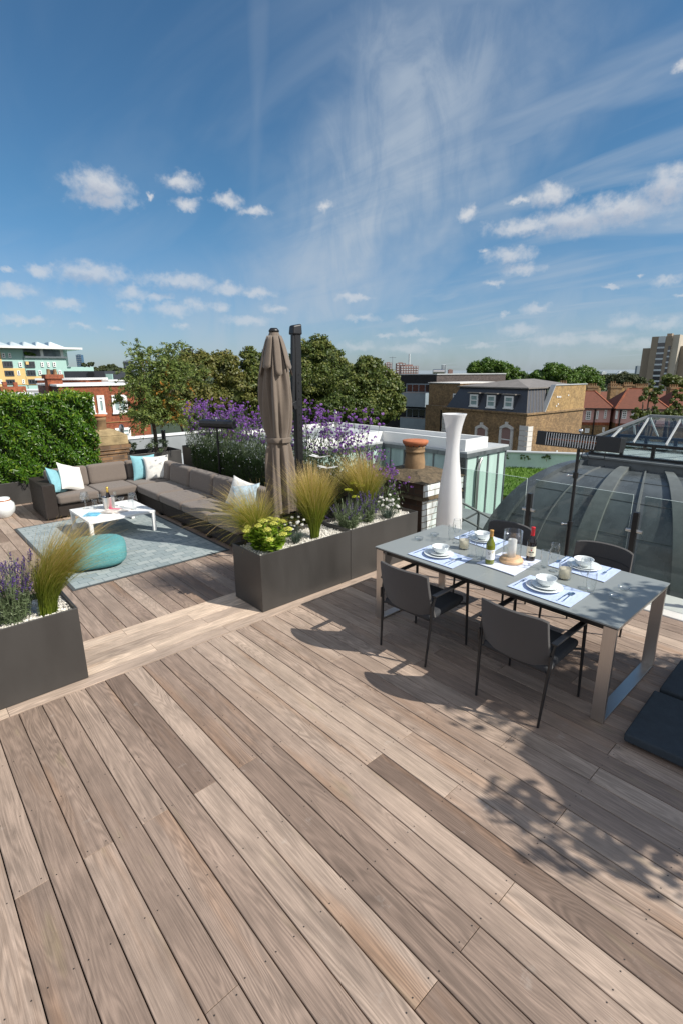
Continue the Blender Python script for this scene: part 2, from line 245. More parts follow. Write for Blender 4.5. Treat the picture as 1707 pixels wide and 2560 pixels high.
# ------------------------------------------------------------------ mesh builder
class MB:
    def __init__(s): s.v = []; s.f = []; s.t = []; s.sd = []; s.mi = []; s.sm = []
    def add(s, vs, fs, tone=0., seed=0., mi=0, smooth=False, M=None):
        o = len(s.v)
        if M is not None: vs = [tuple(M @ Vector(v)) for v in vs]
        s.v += [tuple(v) for v in vs]
        for f in fs: s.f.append([o+i for i in f]); s.t.append(tone); s.sd.append(seed); s.mi.append(mi); s.sm.append(smooth)
    def box(s, x0, x1, y0, y1, z0, z1, **k):
        s.add([(x0, y0, z0), (x1, y0, z0), (x1, y1, z0), (x0, y1, z0), (x0, y0, z1), (x1, y0, z1), (x1, y1, z1), (x0, y1, z1)],
              [(3, 2, 1, 0), (4, 5, 6, 7), (0, 1, 5, 4), (1, 2, 6, 5), (2, 3, 7, 6), (3, 0, 4, 7)], **k)
    def hexa(s, p, **k):  # 8 points, bottom 4 ccw then top 4
        s.add(p, [(3, 2, 1, 0), (4, 5, 6, 7), (0, 1, 5, 4), (1, 2, 6, 5), (2, 3, 7, 6), (3, 0, 4, 7)], **k)
    def bar(s, a, b, w, h, up=(0, 0, 1), **k):
        a = Vector(a); b = Vector(b); d = (b-a).normalized(); u = Vector(up); x = d.cross(u)
        if x.length < 1e-4: x = d.cross(Vector((0, 1, 0)))
        x.normalize(); y = x.cross(d); p = []
        for q in (a, b):
            for sx, sy in ((-1, -1), (1, -1), (1, 1), (-1, 1)): p.append(tuple(q+x*sx*w/2+y*sy*h/2))
        s.add(p, [(0, 1, 2, 3), (7, 6, 5, 4), (0, 4, 5, 1), (1, 5, 6, 2), (2, 6, 7, 3), (3, 7, 4, 0)], **k)
    def prism(s, poly, z0, z1, **k):
        n = len(poly); s.add([(x, y, z0) for x, y in poly]+[(x, y, z1) for x, y in poly],
            [tuple(range(n-1, -1, -1)), tuple(range(n, 2*n))]+[(i, (i+1) % n, n+(i+1) % n, n+i) for i in range(n)], **k)
    def tube(s, pts, r, n=8, cap=True, smooth=True, **k):
        pts = [Vector(p) for p in pts]; rs = r if hasattr(r, '__len__') else [r]*len(pts); vs = []; fs = []
        prev = None
        for i, p in enumerate(pts):
            d = (pts[min(i+1, len(pts)-1)]-pts[max(i-1, 0)]).normalized()
            if prev is None: x = d.orthogonal().normalized()
            else:
                x = prev-d*prev.dot(d); x = x.normalized() if x.length > 1e-6 else d.orthogonal().normalized()
            prev = x; y = d.cross(x)
            for j in range(n):
                a = 2*math.pi*j/n; vs.append(tuple(p+(x*math.cos(a)+y*math.sin(a))*rs[i]))
        for i in range(len(pts)-1):
            for j in range(n): fs.append((i*n+j, i*n+(j+1) % n, (i+1)*n+(j+1) % n, (i+1)*n+j))
        s.add(vs, fs, smooth=smooth, **k)
        if cap: s.add(vs[:n], [tuple(range(n-1, -1, -1))], **k); s.add(vs[-n:], [tuple(range(n))], **k)
    def lathe(s, prof, n=24, c=(0, 0, 0), smooth=True, fn=None, capb=True, capt=True, **k):
        vs = []; fs = []
        for (r, z) in prof:
            for j in range(n):
                a = 2*math.pi*j/n; rr = r*(fn(a, z) if fn else 1); vs.append((c[0]+rr*math.cos(a), c[1]+rr*math.sin(a), c[2]+z))
        for i in range(len(prof)-1):
            for j in range(n): fs.append((i*n+j, i*n+(j+1) % n, (i+1)*n+(j+1) % n, (i+1)*n+j))
        s.add(vs, fs, smooth=smooth, **k)
        if capb and prof[0][0] > 1e-5: s.add(vs[:n], [tuple(range(n-1, -1, -1))], **k)
        if capt and prof[-1][0] > 1e-5: s.add(vs[-n:], [tuple(range(n))], **k)
    def build(s, name, mats, parent=None, bevel=0., seg=2, subsurf=0):
        me = bpy.data.meshes.new(name); me.from_pydata(s.v, [], s.f)
        for m in (mats if isinstance(mats, (list, tuple)) else [mats]): me.materials.append(MATS[m] if isinstance(m, str) else m)
        me.polygons.foreach_set('material_index', s.mi); me.polygons.foreach_set('use_smooth', s.sm)
        if any(s.t): me.attributes.new('tone', 'FLOAT', 'FACE').data.foreach_set('value', s.t)
        if any(s.sd): me.attributes.new('seed', 'FLOAT', 'FACE').data.foreach_set('value', s.sd)
        me.update(); o = bpy.data.objects.new(name, me); COL.objects.link(o)
        if parent is not None: o.parent = parent
        if bevel:
            b = o.modifiers.new('bevel', 'BEVEL'); b.width = bevel; b.segments = seg; b.limit_method = 'ANGLE'; b.angle_limit = rad(40)
        if subsurf: q = o.modifiers.new('subsurf', 'SUBSURF'); q.levels = q.render_levels = subsurf
        return o
def fast(name, V, k, tone, mats, parent=None, smooth=False):
    """V: (n*k,3) vertices of n separate k-gons."""
    V = np.asarray(V, dtype=np.float32).reshape(-1, 3); n = len(V)//k; me = bpy.data.meshes.new(name)
    me.vertices.add(n*k); me.vertices.foreach_set('co', V.ravel()); me.loops.add(n*k); me.loops.foreach_set('vertex_index', np.arange(n*k, dtype=np.int32))
    me.polygons.add(n); me.polygons.foreach_set('loop_start', np.arange(n, dtype=np.int32)*k); me.polygons.foreach_set('loop_total', np.full(n, k, dtype=np.int32))
    me.attributes.new('tone', 'FLOAT', 'FACE').data.foreach_set('value', np.clip(np.asarray(tone, dtype=np.float32), 0, 1))
    me.materials.append(MATS[mats] if isinstance(mats, str) else mats); me.update(calc_edges=True)
    o = bpy.data.objects.new(name, me); COL.objects.link(o)
    if parent is not None: o.parent = parent
    return o
def unit(a): return a/np.maximum(np.linalg.norm(a, axis=-1, keepdims=True), 1e-9)
def leaf_quads(C, Nn, L, W, rng=RNG, axis=None):
    """Rhombic leaves at C facing Nn, length L, width W; axis = preferred length direction."""
    n = len(C); a = rng.normal(size=(n, 3)) if axis is None else axis+rng.normal(size=(n, 3))*.45
    u = unit(a-(a*Nn).sum(1, keepdims=True)*Nn); w = np.cross(Nn, u)
    L = np.broadcast_to(L, n)[:, None]; W = np.broadcast_to(W, n)[:, None]
    return np.stack([C-u*L/2, C+w*W/2-u*L*.05, C+u*L/2, C-w*W/2-u*L*.05], 1).reshape(-1, 3)
def strips(P, side, W, tone):
    """P (N,S,3) centre lines, side (N,3), W (N,S) widths -> quads and tones."""
    A = P-side[:, None, :]*W[..., None]/2; B = P+side[:, None, :]*W[..., None]/2
    Q = np.stack([A[:, :-1], B[:, :-1], B[:, 1:], A[:, 1:]], 2).reshape(-1, 3)
    return Q, ((tone[:, :-1]+tone[:, 1:])/2).ravel()

# ------------------------------------------------------------------ things
def tag(o, label, cat, group=None):
    o['label'] = label; o['category'] = cat
    if group: o['group'] = group
    return o
def thing(name, label, cat, loc=(0, 0, 0), rz=0., group=None):
    o = bpy.data.objects.new(name, None); COL.objects.link(o); o.empty_display_size = .1; o.location = loc; o.rotation_euler = (0, 0, rz)
    return tag(o, label, cat, group)
def dup(root, loc, rz=0., label=None, scale=1.):
    r = root.copy(); COL.objects.link(r); r.location = loc; r.rotation_euler = (0, 0, rz); r.scale = (scale,)*3
    if label: r['label'] = label
    for ch in list(root.children):
        c = ch.copy(); COL.objects.link(c); c.parent = r
        for g in list(ch.children):
            d = g.copy(); COL.objects.link(d); d.parent = c
    return r
def struct(o): o['kind'] = 'structure'; return o
def stuff(o): o['kind'] = 'stuff'; return o
def rbox(name, size, r, mats, parent=None, loc=(0, 0, 0), rot=(0, 0, 0), puff=0., seg=3, cuts=0):
    """Soft box: bevelled cube, optionally puffed up towards the middle of its big faces."""
    bm = bmesh.new(); bmesh.ops.create_cube(bm, size=1.)
    for v in bm.verts: v.co = Vector((v.co.x*size[0], v.co.y*size[1], v.co.z*size[2]))
    if cuts: bmesh.ops.subdivide_edges(bm, edges=bm.edges[:], cuts=cuts, use_grid_fill=True)
    if not cuts: bmesh.ops.bevel(bm, geom=bm.edges[:], offset=r, segments=seg, affect='EDGES', profile=.5)
    else:
        hx, hy, hz = (q/2 for q in size)
        for v in bm.verts:
            i = Vector((max(-hx+r, min(hx-r, v.co.x)), max(-hy+r, min(hy-r, v.co.y)), max(-hz+r, min(hz-r, v.co.z))))
            d = v.co-i
            if d.length > 1e-6: v.co = i+d.normalized()*r*(1 if d.length > r*.2 else d.length/r)
            fx, fy = v.co.x/hx, v.co.y/hy
            v.co.z *= 1+puff*max(0, (1-fx*fx))*max(0, (1-fy*fy))
    for f in bm.faces: f.smooth = True
    me = bpy.data.meshes.new(name); bm.to_mesh(me); bm.free(); me.materials.append(MATS[mats])
    o = bpy.data.objects.new(name, me); COL.objects.link(o); o.location = loc; o.rotation_euler = rot
    if parent is not None: o.parent = parent
    return o
def wnorm(o): m = o.modifiers.new('wn', 'WEIGHTED_NORMAL'); m.keep_sharp = False; return o

# ------------------------------------------------------------------ material list
wood_deck('deck_wood', 'y'); wood_deck('trim_wood', 'x')
mat('dark_gap', (.012, .009, .007), .9); mat('screw', (.03, .026, .024), .5)
mat('anthracite', (.043, .040, .037), .42, var=.22, rvar=.12, detail=8, scale=2.6, stretch=(1, 1, .3), bump=.05, bscale=300)
mat('black_metal', (.012, .012, .013), .38, var=.1); mat('black_frame', (.016, .015, .015), .35, var=.1)
mat('steel', (.56, .53, .50), .32, 1., var=.06, scale=3, stretch=(40, 40, 1), bump=.06, bscale=60)
mat('chrome', (.8, .8, .8), .08, 1., var=.02)
mat('table_top', (.235, .255, .25), .38, var=.04, rvar=.06, scale=5, detail=7); mat('white_paint', (.80, .80, .78), .45, var=.03)
mat('lamp_white', (.86, .86, .86), .40, var=.02, trans=.3); mat('porcelain', (.72, .76, .76), .18, var=.02, coat=.5)
mat('stone_white', (.62, .60, .56), .8, var=.12, scale=8)
mat('pebble', (.72, .69, .62), .75, var=.1, tone=[(0, (.5, .47, .41)), (1, (.86, .83, .76))])
mat('taupe', (.150, .121, .101), .9, var=.05, scale=20, bump=.25, bscale=900, sheen=.2)
mat('wicker', (.036, .027, .022), .55, var=.35, scale=10, stretch=(30, 30, 2), bump=.8, bscale=18)
mat('umbrella_cloth', (.158, .124, .096), .9, var=.06, scale=12, bump=.12, bscale=600, sheen=.2)
mat('chair_cloth', (.062, .058, .057), .95, var=.18, scale=240, bump=.3, bscale=900, sheen=.15)
mat('seat_cloth', (.030, .032, .036), .9, var=.15, scale=200); mat('pad_cloth', (.026, .036, .046), .85, var=.2, scale=14, bump=.2, bscale=90)
mat('blue_linen', (.20, .42, .47), .9, var=.08, scale=14, bump=.2, bscale=500); mat('white_linen', (.70, .69, .65), .9, var=.04, scale=8, bump=.2, bscale=400)
mat('teal_knit', (.10, .31, .32), .9, var=.14, scale=30, bump=.7, bscale=110)
mat('placemat_cloth', (.47, .56, .76), .9, var=.16, scale=16, stretch=(1, 5, 1), bump=.1, bscale=300, detail=6)
mat('runner_cloth', (.62, .66, .78), .9, var=.14, scale=14, stretch=(4, 1, 1), bump=.1, bscale=300, detail=6)
mat('terracotta', (.43, .14, .058), .8, var=.18, scale=12); mat('old_clay', (.26, .165, .085), .85, var=.4, scale=7)
mat('leather', (.36, .12, .04), .5); mat('foil_gold', (.75, .50, .12), .3, .8); mat('foil_red', (.55, .012, .02), .35); mat('foil_ochre', (.50, .27, .07), .4)
mat('candle_wax', (.88, .82, .66), .5, var=.02, trans=.4); mat('candle_white', (.82, .81, .77), .5, var=.02); mat('beech', (.62, .40, .23), .55, var=.1, stretch=(1, 8, 1))
mat('green_bottle', (.14, .16, .008), .06, coat=.6, var=.05); mat('dark_bottle', (.008, .005, .006), .06, coat=.6); mat('label_cream', (.72, .68, .55), .7, var=.03); mat('label_white', (.76, .76, .74), .6, var=.02); mat('ink', (.03, .028, .03), .7)
mat('magazine_a', (.15, .48, .68), .35, var=.7, scale=9, detail=5); mat('magazine_b', (.60, .55, .50), .35, var=.8, scale=11, detail=5); mat('patterned', (.36, .46, .52), .9, var=.75, scale=9, detail=6); mat('magenta', (.65, .05, .16), .4)
glass_mat('clear_glass', (.985, .99, .988), .85, .02, .04); glass_mat('pane_glass', (.86, .90, .885), .30, .01, .018); glass_mat('crystal', (.95, .965, .97), .6, .08, .12)
glass_mat('sky_glass', (.78, .84, .85), .55, .02, .15)
mat('glass_edge', (.66, .76, .73), .25, var=.02); mat('dark_pane', (.020, .024, .028), .08, spec=.8, var=.3, scale=2.); mat('curtain_pane', (.28, .37, .37), .2, var=.25, scale=3, stretch=(1, 1, .2))
mat('aqua_pane', (.46, .62, .56), .22, var=.2, scale=2., stretch=(1, 1, .15), coat=.5)
mat('lead', (.125, .138, .140), .5, var=.22, scale=3, bump=.05, bscale=12, detail=7); mat('lead_dark', (.092, .106, .112), .30, var=.45, rvar=.12, scale=2.6, stretch=(1, 1, .5), detail=7, coat=.15); mat('zinc_light', (.130, .145, .142), .5, var=.22, scale=5, detail=7)
mat('roof_pale', (.40, .42, .425), .8, var=.16, scale=1.2, detail=7); mat('roof_white', (.74, .74, .72), .65, var=.06, scale=1.5); mat('roof_grey', (.22, .235, .24), .85, var=.2, scale=1.0, detail=7)
mat('slate', (.052, .056, .068), .5, var=.2, scale=3, stretch=(3, 3, .6)); mat('zinc_roof', (.20, .18, .16), .55, var=.15, scale=1.5)
mat('teal_wall', (.50, .62, .60), .7, var=.06); mat('mint', (.36, .55, .50), .8, var=.04, scale=.5); mat('yellow_render', (.66, .46, .19), .8, var=.05, scale=.5); mat('concrete', (.27, .22, .165), .85, var=.15, scale=.25, detail=6); mat('concrete_sunlit', (.42, .38, .31), .85, var=.1, scale=.3)
mat('dark_clad', (.045, .048, .058), .6, var=.2, scale=.6); mat('pink_render', (.62, .36, .33), .85, var=.06, scale=.6); mat('tiles', (.14, .047, .026), .85, var=.22, scale=3., stretch=(1, 1, 4), bump=.2, bscale=8)
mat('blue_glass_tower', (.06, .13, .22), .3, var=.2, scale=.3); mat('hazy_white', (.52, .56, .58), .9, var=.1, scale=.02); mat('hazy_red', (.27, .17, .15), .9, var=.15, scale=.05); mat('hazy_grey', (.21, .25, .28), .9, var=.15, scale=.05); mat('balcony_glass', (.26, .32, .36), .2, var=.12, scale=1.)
brick_mat('red_brick', (.30, .072, .022), (.22, .048, .018), (.26, .12, .07), ms=.008, stain=.35); brick_mat('red_brick_shaded', (.10, .035, .022), (.07, .025, .018), (.08, .04, .03), stain=.3)
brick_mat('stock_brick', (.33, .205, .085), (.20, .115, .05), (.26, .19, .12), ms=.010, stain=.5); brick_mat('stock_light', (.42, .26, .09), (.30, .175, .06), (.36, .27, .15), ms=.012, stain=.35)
brick_mat('shaded_brick', (.016, .015, .017), (.010, .010, .012), (.02, .02, .02), stain=.1); brick_mat('brown_brick', (.10, .078, .070), (.070, .052, .048), (.085, .075, .07), stain=.2)
brick_mat('white_glazed', (.76, .79, .78), (.66, .70, .70), (.22, .18, .13), bw=.24, bh=.092, ms=.006, stain=.10, rough=.25, stain_col=(.12, .08, .05)); brick_mat('old_brick', (.075, .045, .028), (.045, .028, .02), (.05, .04, .03), bw=.23, bh=.085, stain=.5); brick_mat('yellow_old_brick', (.30, .17, .08), (.12, .075, .045), (.14, .10, .07), stain=.75, bw=.24, bh=.085)
mat('mossy_stone', (.105, .078, .046), .95, var=.6, scale=14, bump=.6, bscale=30, detail=8); mat('sandstone', (.30, .225, .12), .95, var=.55, scale=5, bump=.4, bscale=20, detail=8)
mat('rug', (.2, .3, .3), .95, var=.08, scale=30, bump=.3, bscale=200, tone=[(0, (.12, .155, .16)), (.25, (.215, .262, .272)), (.7, (.285, .33, .332)), (1, (.33, .37, .365))])
mat('rug_border', (.06, .065, .065), .9); mat('lawn', (.09, .17, .012), .9, var=.35, scale=3, detail=6); mat('town_green', (.030, .045, .022), .95, var=.5, scale=.02, detail=8)
mat('bark', (.11, .085, .06), .9, var=.3, scale=12, stretch=(1, 1, .2)); mat('twig_dark', (.012, .016, .007), .95)
def leafmat(n, ramp, rough=.45, trans=.28): return mat(n, (0, 0, 0), rough, tone=ramp, trans=trans, var=.12, scale=1.5, spec=.4)
leafmat('hedge_leaf', [(0, (.030, .085, .006)), (.5, (.070, .165, .010)), (1, (.22, .31, .02))], .34, .34)
leafmat('olive_leaf', [(0, (.05, .085, .018)), (.55, (.155, .215, .048)), (.88, (.27, .27, .07)), (1, (.42, .17, .02))], .5)
leafmat('tree_leaf', [(0, (.034, .060, .012)), (.5, (.086, .125, .022)), (1, (.18, .19, .045))], .5)
leafmat('tree_leaf_brown', [(0, (.040, .058, .012)), (.5, (.112, .125, .024)), (1, (.22, .195, .055))], .5)
leafmat('tree_leaf_green', [(0, (.025, .065, .008)), (.5, (.068, .140, .014)), (1, (.13, .21, .025))], .5)
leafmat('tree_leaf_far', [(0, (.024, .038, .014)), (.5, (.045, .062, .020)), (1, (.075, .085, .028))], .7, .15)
leafmat('stipa', [(0, (.095, .155, .012)), (.36, (.26, .31, .034)), (.62, (.50, .40, .10)), (1, (.78, .57, .28))], .5, .5)
leafmat('lavender_leaf', [(0, (.065, .10, .035)), (.5, (.14, .19, .09)), (1, (.24, .29, .17))], .6); leafmat('dark_trail', [(0, (.018, .04, .008)), (1, (.06, .105, .018))], .6)
leafmat('purple_flower', [(0, (.15, .06, .25)), (.5, (.30, .11, .48)), (1, (.48, .24, .64))], .7); leafmat('lavender_flower', [(0, (.055, .035, .13)), (1, (.14, .075, .28))], .7)
leafmat('sedum_leaf', [(0, (.11, .20, .012)), (.5, (.20, .33, .025)), (1, (.38, .52, .08))], .4, .3); leafmat('sedum_flower', [(0, (.42, .47, .05)), (.5, (.60, .60, .11)), (1, (.76, .74, .25))], .8, .25)
leafmat('white_flower', [(0, (.66, .62, .50)), (.2, (.80, .79, .74)), (1, (.85, .85, .82))], .7, .25); leafmat('blue_green_blade', [(0, (.045, .075, .05)), (1, (.13, .18, .14))], .6); leafmat('achillea', [(0, (.30, .36, .02)), (1, (.56, .56, .06))], .8, .2)
leafmat('pale_silver', [(0, (.25, .24, .20)), (1, (.62, .60, .54))], .7, .2)

# ------------------------------------------------------------------ ground and our own roof
g = MB(); g.add([(-9000, -9000, -11), (9000, -9000, -11), (9000, 9000, -11), (-9000, 9000, -11)], [(0, 1, 2, 3)]); struct(g.build('ground', 'town_green'))
b = MB(); b.box(-8, 5.35, -9, 13.25, -11, -.10); tag(b.build('terrace_building', 'brown_brick'), 'brick building under the timber roof terrace, its roof carrying the deck', 'building')
# decking: boards run along y; joists every half metre carry the screws and the butt joints
W0, PX0 = .14989, .35131; JO = .335
tones = {}
deck = MB(); scr = MB(); rr = random.Random(3)
def board_y(col, y0, y1, tone):
    x0 = PX0+col*W0+.0027; x1 = x0+W0-.0054
    tt = max(.02, min(1, .60+(tone-.58)*.86)); sd = rr.random()+.01
    k = dict(tone=tt, seed=sd); z = 0; e = .0026; d = -.03
    deck.add([(x0, y0, d), (x1, y0, d), (x1, y1, d), (x0, y1, d), (x0, y0, z-e), (x1, y0, z-e), (x1, y1, z-e), (x0, y1, z-e), (x0+e, y0+.001, z), (x1-e, y0+.001, z), (x1-e, y1-.001, z), (x0+e, y1-.001, z)],
             [(0, 1, 5, 4), (1, 2, 6, 5), (2, 3, 7, 6), (3, 0, 4, 7), (4, 5, 9, 8), (5, 6, 10, 9), (6, 7, 11, 10), (7, 4, 8, 11), (8, 9, 10, 11)], **k)
def screws(col, y0, y1):
    j = math.ceil((y0-JO)/.505)
    while JO+j*.505 < y1:
        y = JO+j*.505
        for dx in (.028, W0-.028):
            for yy in ([y] if min(abs(y-y0), abs(y-y1)) > .06 else [y]):
                x = PX0+col*W0+dx+rr.uniform(-.003, .003); yq = yy+rr.uniform(-.006, .006); q = []
                if yq-y0 < .02: yq = y0+.028
                if y1-yq < .02: yq = y1-.028
                for a in range(6): q.append((x+.0036*math.cos(a*1.047), yq+.0036*math.sin(a*1.047), .0012))
                scr.add(q, [tuple(range(6))])
        j += 1
special = {-2: [(2.35, .42), (9, .62)], -1: [(9, .40)], 0: [(2.35, .62), (9, .42)], 1: [(1.35, .55), (9, .44)], 2: [(2.35, .55), (9, .62)], 3: [(9, .50)],
           4: [(2.35, .72), (9, .22)], 5: [(.82, .25), (9, .76)], 6: [(2.35, .33), (9, .45)], 7: [(.82, .42), (9, .40)], 8: [(9, .62)], 9: [(.82, .78), (9, .74)],
           10: [(1.83, .20), (9, .82)], 11: [(1.35, .60), (9, .84)], 12: [(1.83, .72), (2.35, .82), (9, .66)], 13: [(.84, .80), (9, .62)], 14: [(2.85, .56), (9, .78)], 15: [(1.35, .66), (9, .68)],
           16: [(.84, .84), (9, .76)], 17: [(2.35, .42), (9, .66)], 18: [(.85, .72), (2.85, .52), (9, .74)], 19: [(2.35, .35), (9, .60)], 20: [(1.83, .58), (9, .62)], 21: [(2.85, .30), (9, .80)], 22: [(1.35, .6), (9, .36)]}
for col in range(-22, 34):
    segs = special.get(col)
    if segs is None:
        segs = [(rr.choice([.82, 1.35, 1.83, 2.35, 2.85]), rr.uniform(.3, .9)), (9, rr.uniform(.35, .9))]
    y = -3.2
    for (ye, tn) in segs:
        ye = min(ye, 3.886); board_y(col, y, ye-.0015, tn); screws(col, y, ye); y = ye+.0015
    # lounge side
    y = 4.652
    cuts = sorted(rr.sample([6.5, 7.0, 7.5, 8.0, 8.5, 9.0, 9.5], 2))+[13.2 if col > 19 else 11.9]
    if PX0+col*W0 < 5.0:
        for ye in cuts: board_y(col, y, ye-.0015, rr.choice([.30, .42, .5, .62, .72, .8])); screws(col, y, ye); y = ye+.0015
struct(deck.build('deck', 'deck_wood')); so_ = scr.build('deck_screws', 'screw'); so_.parent = bpy.data.objects['deck']; stuff(so_)
tr = MB(); rows = [3.890, 4.042, 4.194, 4.346, 4.498, 4.648]
for i in range(5):
    x = -3; js = [(-.2+i*.67) % 2.2]
    while x < 5.4:
        xe = min(5.42, x+1.1+rr.uniform(.4, 1.4)) if x > -3 else [.3, 1.45, -.2, 1.95, 1.35][i]
        e = .003; tr.box(x, xe-e, rows[i]+.002, rows[i+1]-.002, -.03, .0015, tone=rr.uniform(.80, 1.0), seed=rr.random()+.01); x = xe
struct(tr.build('deck_border', 'trim_wood'))
ds = MB(); ds.box(-4, 5.42, -3.3, 4.6, -.075, -.031); ds.box(-4, 5.05, 4.6, 13.2, -.075, -.031); struct(ds.build('deck_joist_bed', 'dark_gap'))
# lower flat roofs around the terrace
fr = MB(); fr.box(5.36, 14.2, -6, 10.2, -11, -2.1); fr.box(5.36, 15.3, 10.2, 13.2, -11, -2.1); struct(fr.build('lower_roof', 'roof_grey'))

# ------------------------------------------------------------------ coping, balustrade
c = MB(); c.box(5.43, 6.0, -4, 4.28, -1.2, .015); tag(c.build('coping_kerb', 'stone_white', bevel=.012), 'pale stone kerb below the glass balustrade along the deck edge', 'kerb')
bal = thing('glass_balustrade', 'frameless glass balustrade on black posts between the table and the curved roof', 'balustrade', (6.05, 1.8, 0))
def rel(o): return Vector(o.location)
def bpart(name, mb, m, root, **k):
    o = mb.build(name, m, root, **k); o.matrix_parent_inverse = Matrix.Translation(-rel(root)) if root.rotation_euler.z == 0 else Matrix(); return o
GX = 6.08
for y in (4.25, 3.06, 1.79, .52, -.75):
    p = MB(); p.box(GX-.03, GX+.03, y-.028, y+.028, 0, .84, tone=.5); bpart('post', p, 'black_metal', bal, bevel=.004)
    for sy in (-1, 1): cl = MB(); cl.tube([(GX, y+sy*.025, .62), (GX, y+sy*.085, .62)], .022, 10); bpart('clamp', cl, 'steel', bal)
ys = [4.25, 3.06, 1.79, .52, -.75]
for i in range(4):
    p = MB(); p.box(GX-.006, GX+.006, ys[i+1]+.06, ys[i]-.06, .04, 1.03); gp_ = bpart('glass_pane', p, 'pane_glass', bal)
    p = MB(); p.box(GX-.004, GX+.004, ys[i+1]+.0598, ys[i]-.0598, 1.0302, 1.0325); p.box(GX-.003, GX+.003, ys[i+1]+.058, ys[i+1]+.0598, .04, 1.03); e_ = p.build('polished_edge', 'glass_edge', gp_)

# ------------------------------------------------------------------ curved lead roof with its lantern
DX0, DX1, DZ0, DZ1 = 6.42, 8.0, -.75, .98
def dome_pt(s, t, lift=0.):
    """s 0 = far-left hip .. 1 = towards the camera's right; t 0 = springing .. 1 = drum."""
    yb = 4.02+(-.4-4.02)*s; yd = 3.22+(1.35-3.22)*s
    th = t*math.pi/2; u = 1-math.cos(th)**1.0; zz = math.sin(th)
    rx = 1-math.cos(th)
    return ((DX0+(DX1-DX0)*rx)-lift*math.cos(th)*.9, yb+(yd-yb)*rx+(lift*.9*math.cos(th) if s == 0 else 0), DZ0+(DZ1-DZ0)*zz+lift*math.sin(th))
dome = thing('lead_dome', 'dark grey curved lead roof with broad ribs behind the glass balustrade', 'curved roof', (8, 2, -.75))
sh = MB(); NS, NT = 24, 20
vs = [dome_pt(-0.0+1.35*i/NS, j/NT) for i in range(NS+1) for j in range(NT+1)]
sh.add(vs, [(i*(NT+1)+j, (i+1)*(NT+1)+j, (i+1)*(NT+1)+j+1, i*(NT+1)+j+1) for i in range(NS) for j in range(NT)], smooth=True)
# the far side beyond the hip
def dome_far(s, t):
    th = t*math.pi/2; rx = 1-math.cos(th); xb = DX0+(12.5-DX0)*s; xd = DX1+(10.4-DX1)*s
    return (xb+(xd-xb)*rx, 4.02+(3.22-4.02)*rx, DZ0+(DZ1-DZ0)*math.sin(th))
vs = [dome_far(i/8, j/NT) for i in range(9) for j in range(NT+1)]
sh.add(vs, [(i*(NT+1)+j, i*(NT+1)+j+1, (i+1)*(NT+1)+j+1, (i+1)*(NT+1)+j) for i in range(8) for j in range(NT)], smooth=True)
bpart('shell', sh, 'lead_dark', dome)
def rib(s0, s1, h, m='zinc_light', t0=0., t1=1.):
    r = MB(); n = 24; vs = []
    for j in range(n+1):
        t = t0+(t1-t0)*j/n; a = dome_pt(s0, t, -.03); d = dome_pt(s1, t, -.03); a2 = dome_pt(s0, t, h); d2 = dome_pt(s1, t, h); vs += [a, a2, d2, d]
    fs = []
    for j in range(n):
        for q in range(4): fs.append((j*4+q, j*4+(q+1) % 4, (j+1)*4+(q+1) % 4, (j+1)*4+q))
    fs += [(3, 2, 1, 0), (n*4, n*4+1, n*4+2, n*4+3)]
    r.add(vs, fs); return bpart('rib', r, m, dome)
rib(.0, .05, .07, 'lead_dark'); rib(.31, .37, .05); rib(.475, .484, .025); rib(.595, .65, .05); rib(.80, .81, .025); rib(.18, .185, .015, 'lead'); rib(.93, .985, .05); rib(1.2, 1.255, .05)
dr = MB(); dr.box(DX1-.02, 10.4, -1.2, 3.24, .80, 1.09); dr.box(DX1-.06, 10.44, -1.24, 3.28, 1.09, 1.115); bpart('drum', dr, 'lead', dome)
for k in (1.6, 3.0, 4.4, 5.6):
    h = MB(); h.bar(dome_pt(-.0, k/7, .004), dome_pt(1.3, k/7, .004), .005, .006); bpart('seam', h, 'lead', dome)
lan = thing('roof_lantern', 'glazed roof lantern with white glazing bars on top of the curved lead roof', 'skylight', (8.6, 1.6, 1.115))
LX0, LX1, LY1, LY0, LZ0, LZ1, RX, RZ = 8.12, 9.20, 3.20, -.9, 1.115, 1.335, 8.66, 1.69
fm = MB()
for z0, z1 in ((LZ0, LZ0+.035), (LZ1-.03, LZ1+.012)):
    fm.box(LX0, LX0+.05, LY0, LY1, z0, z1); fm.box(LX1-.05, LX1, LY0, LY1, z0, z1); fm.box(LX0+.05, LX1-.05, LY1-.05, LY1, z0, z1)
for y in np.arange(LY1-.05, LY0, -.42): fm.box(LX0+.004, LX0+.046, y-.022, y+.022, LZ0+.03, LZ1-.03); fm.box(LX1-.046, LX1-.004, y-.022, y+.022, LZ0+.03, LZ1-.03)
bpart('frame', fm, 'black_metal', lan)
gp = MB(); gp.box(LX0+.018, LX0+.026, LY0, LY1-.03, LZ0+.03, LZ1-.02); gp.box(LX1-.026, LX1-.018, LY0, LY1-.03, LZ0+.03, LZ1-.02); gp.box(LX0+.03, LX1-.03, LY1-.026, LY1-.018, LZ0+.03, LZ1-.02)
AY = LY1-.62
gp.add([(LX0, LY0, LZ1+.01), (LX0, LY1, LZ1+.01), (RX, AY, RZ), (RX, LY0, RZ), (LX1, LY0, LZ1+.01), (LX1, LY1, LZ1+.01)], [(0, 3, 2, 1), (4, 5, 2, 3), (1, 2, 5)])
bpart('glazing', gp, 'sky_glass', lan)
for y in np.arange(AY-.0, LY0, -.42):
    for xe in (LX0, LX1): bars = MB(); bars.bar((xe, y, LZ1+.022), (RX, y, RZ+.012), .02, .024); bpart('glazing_bar', bars, 'roof_pale', lan)
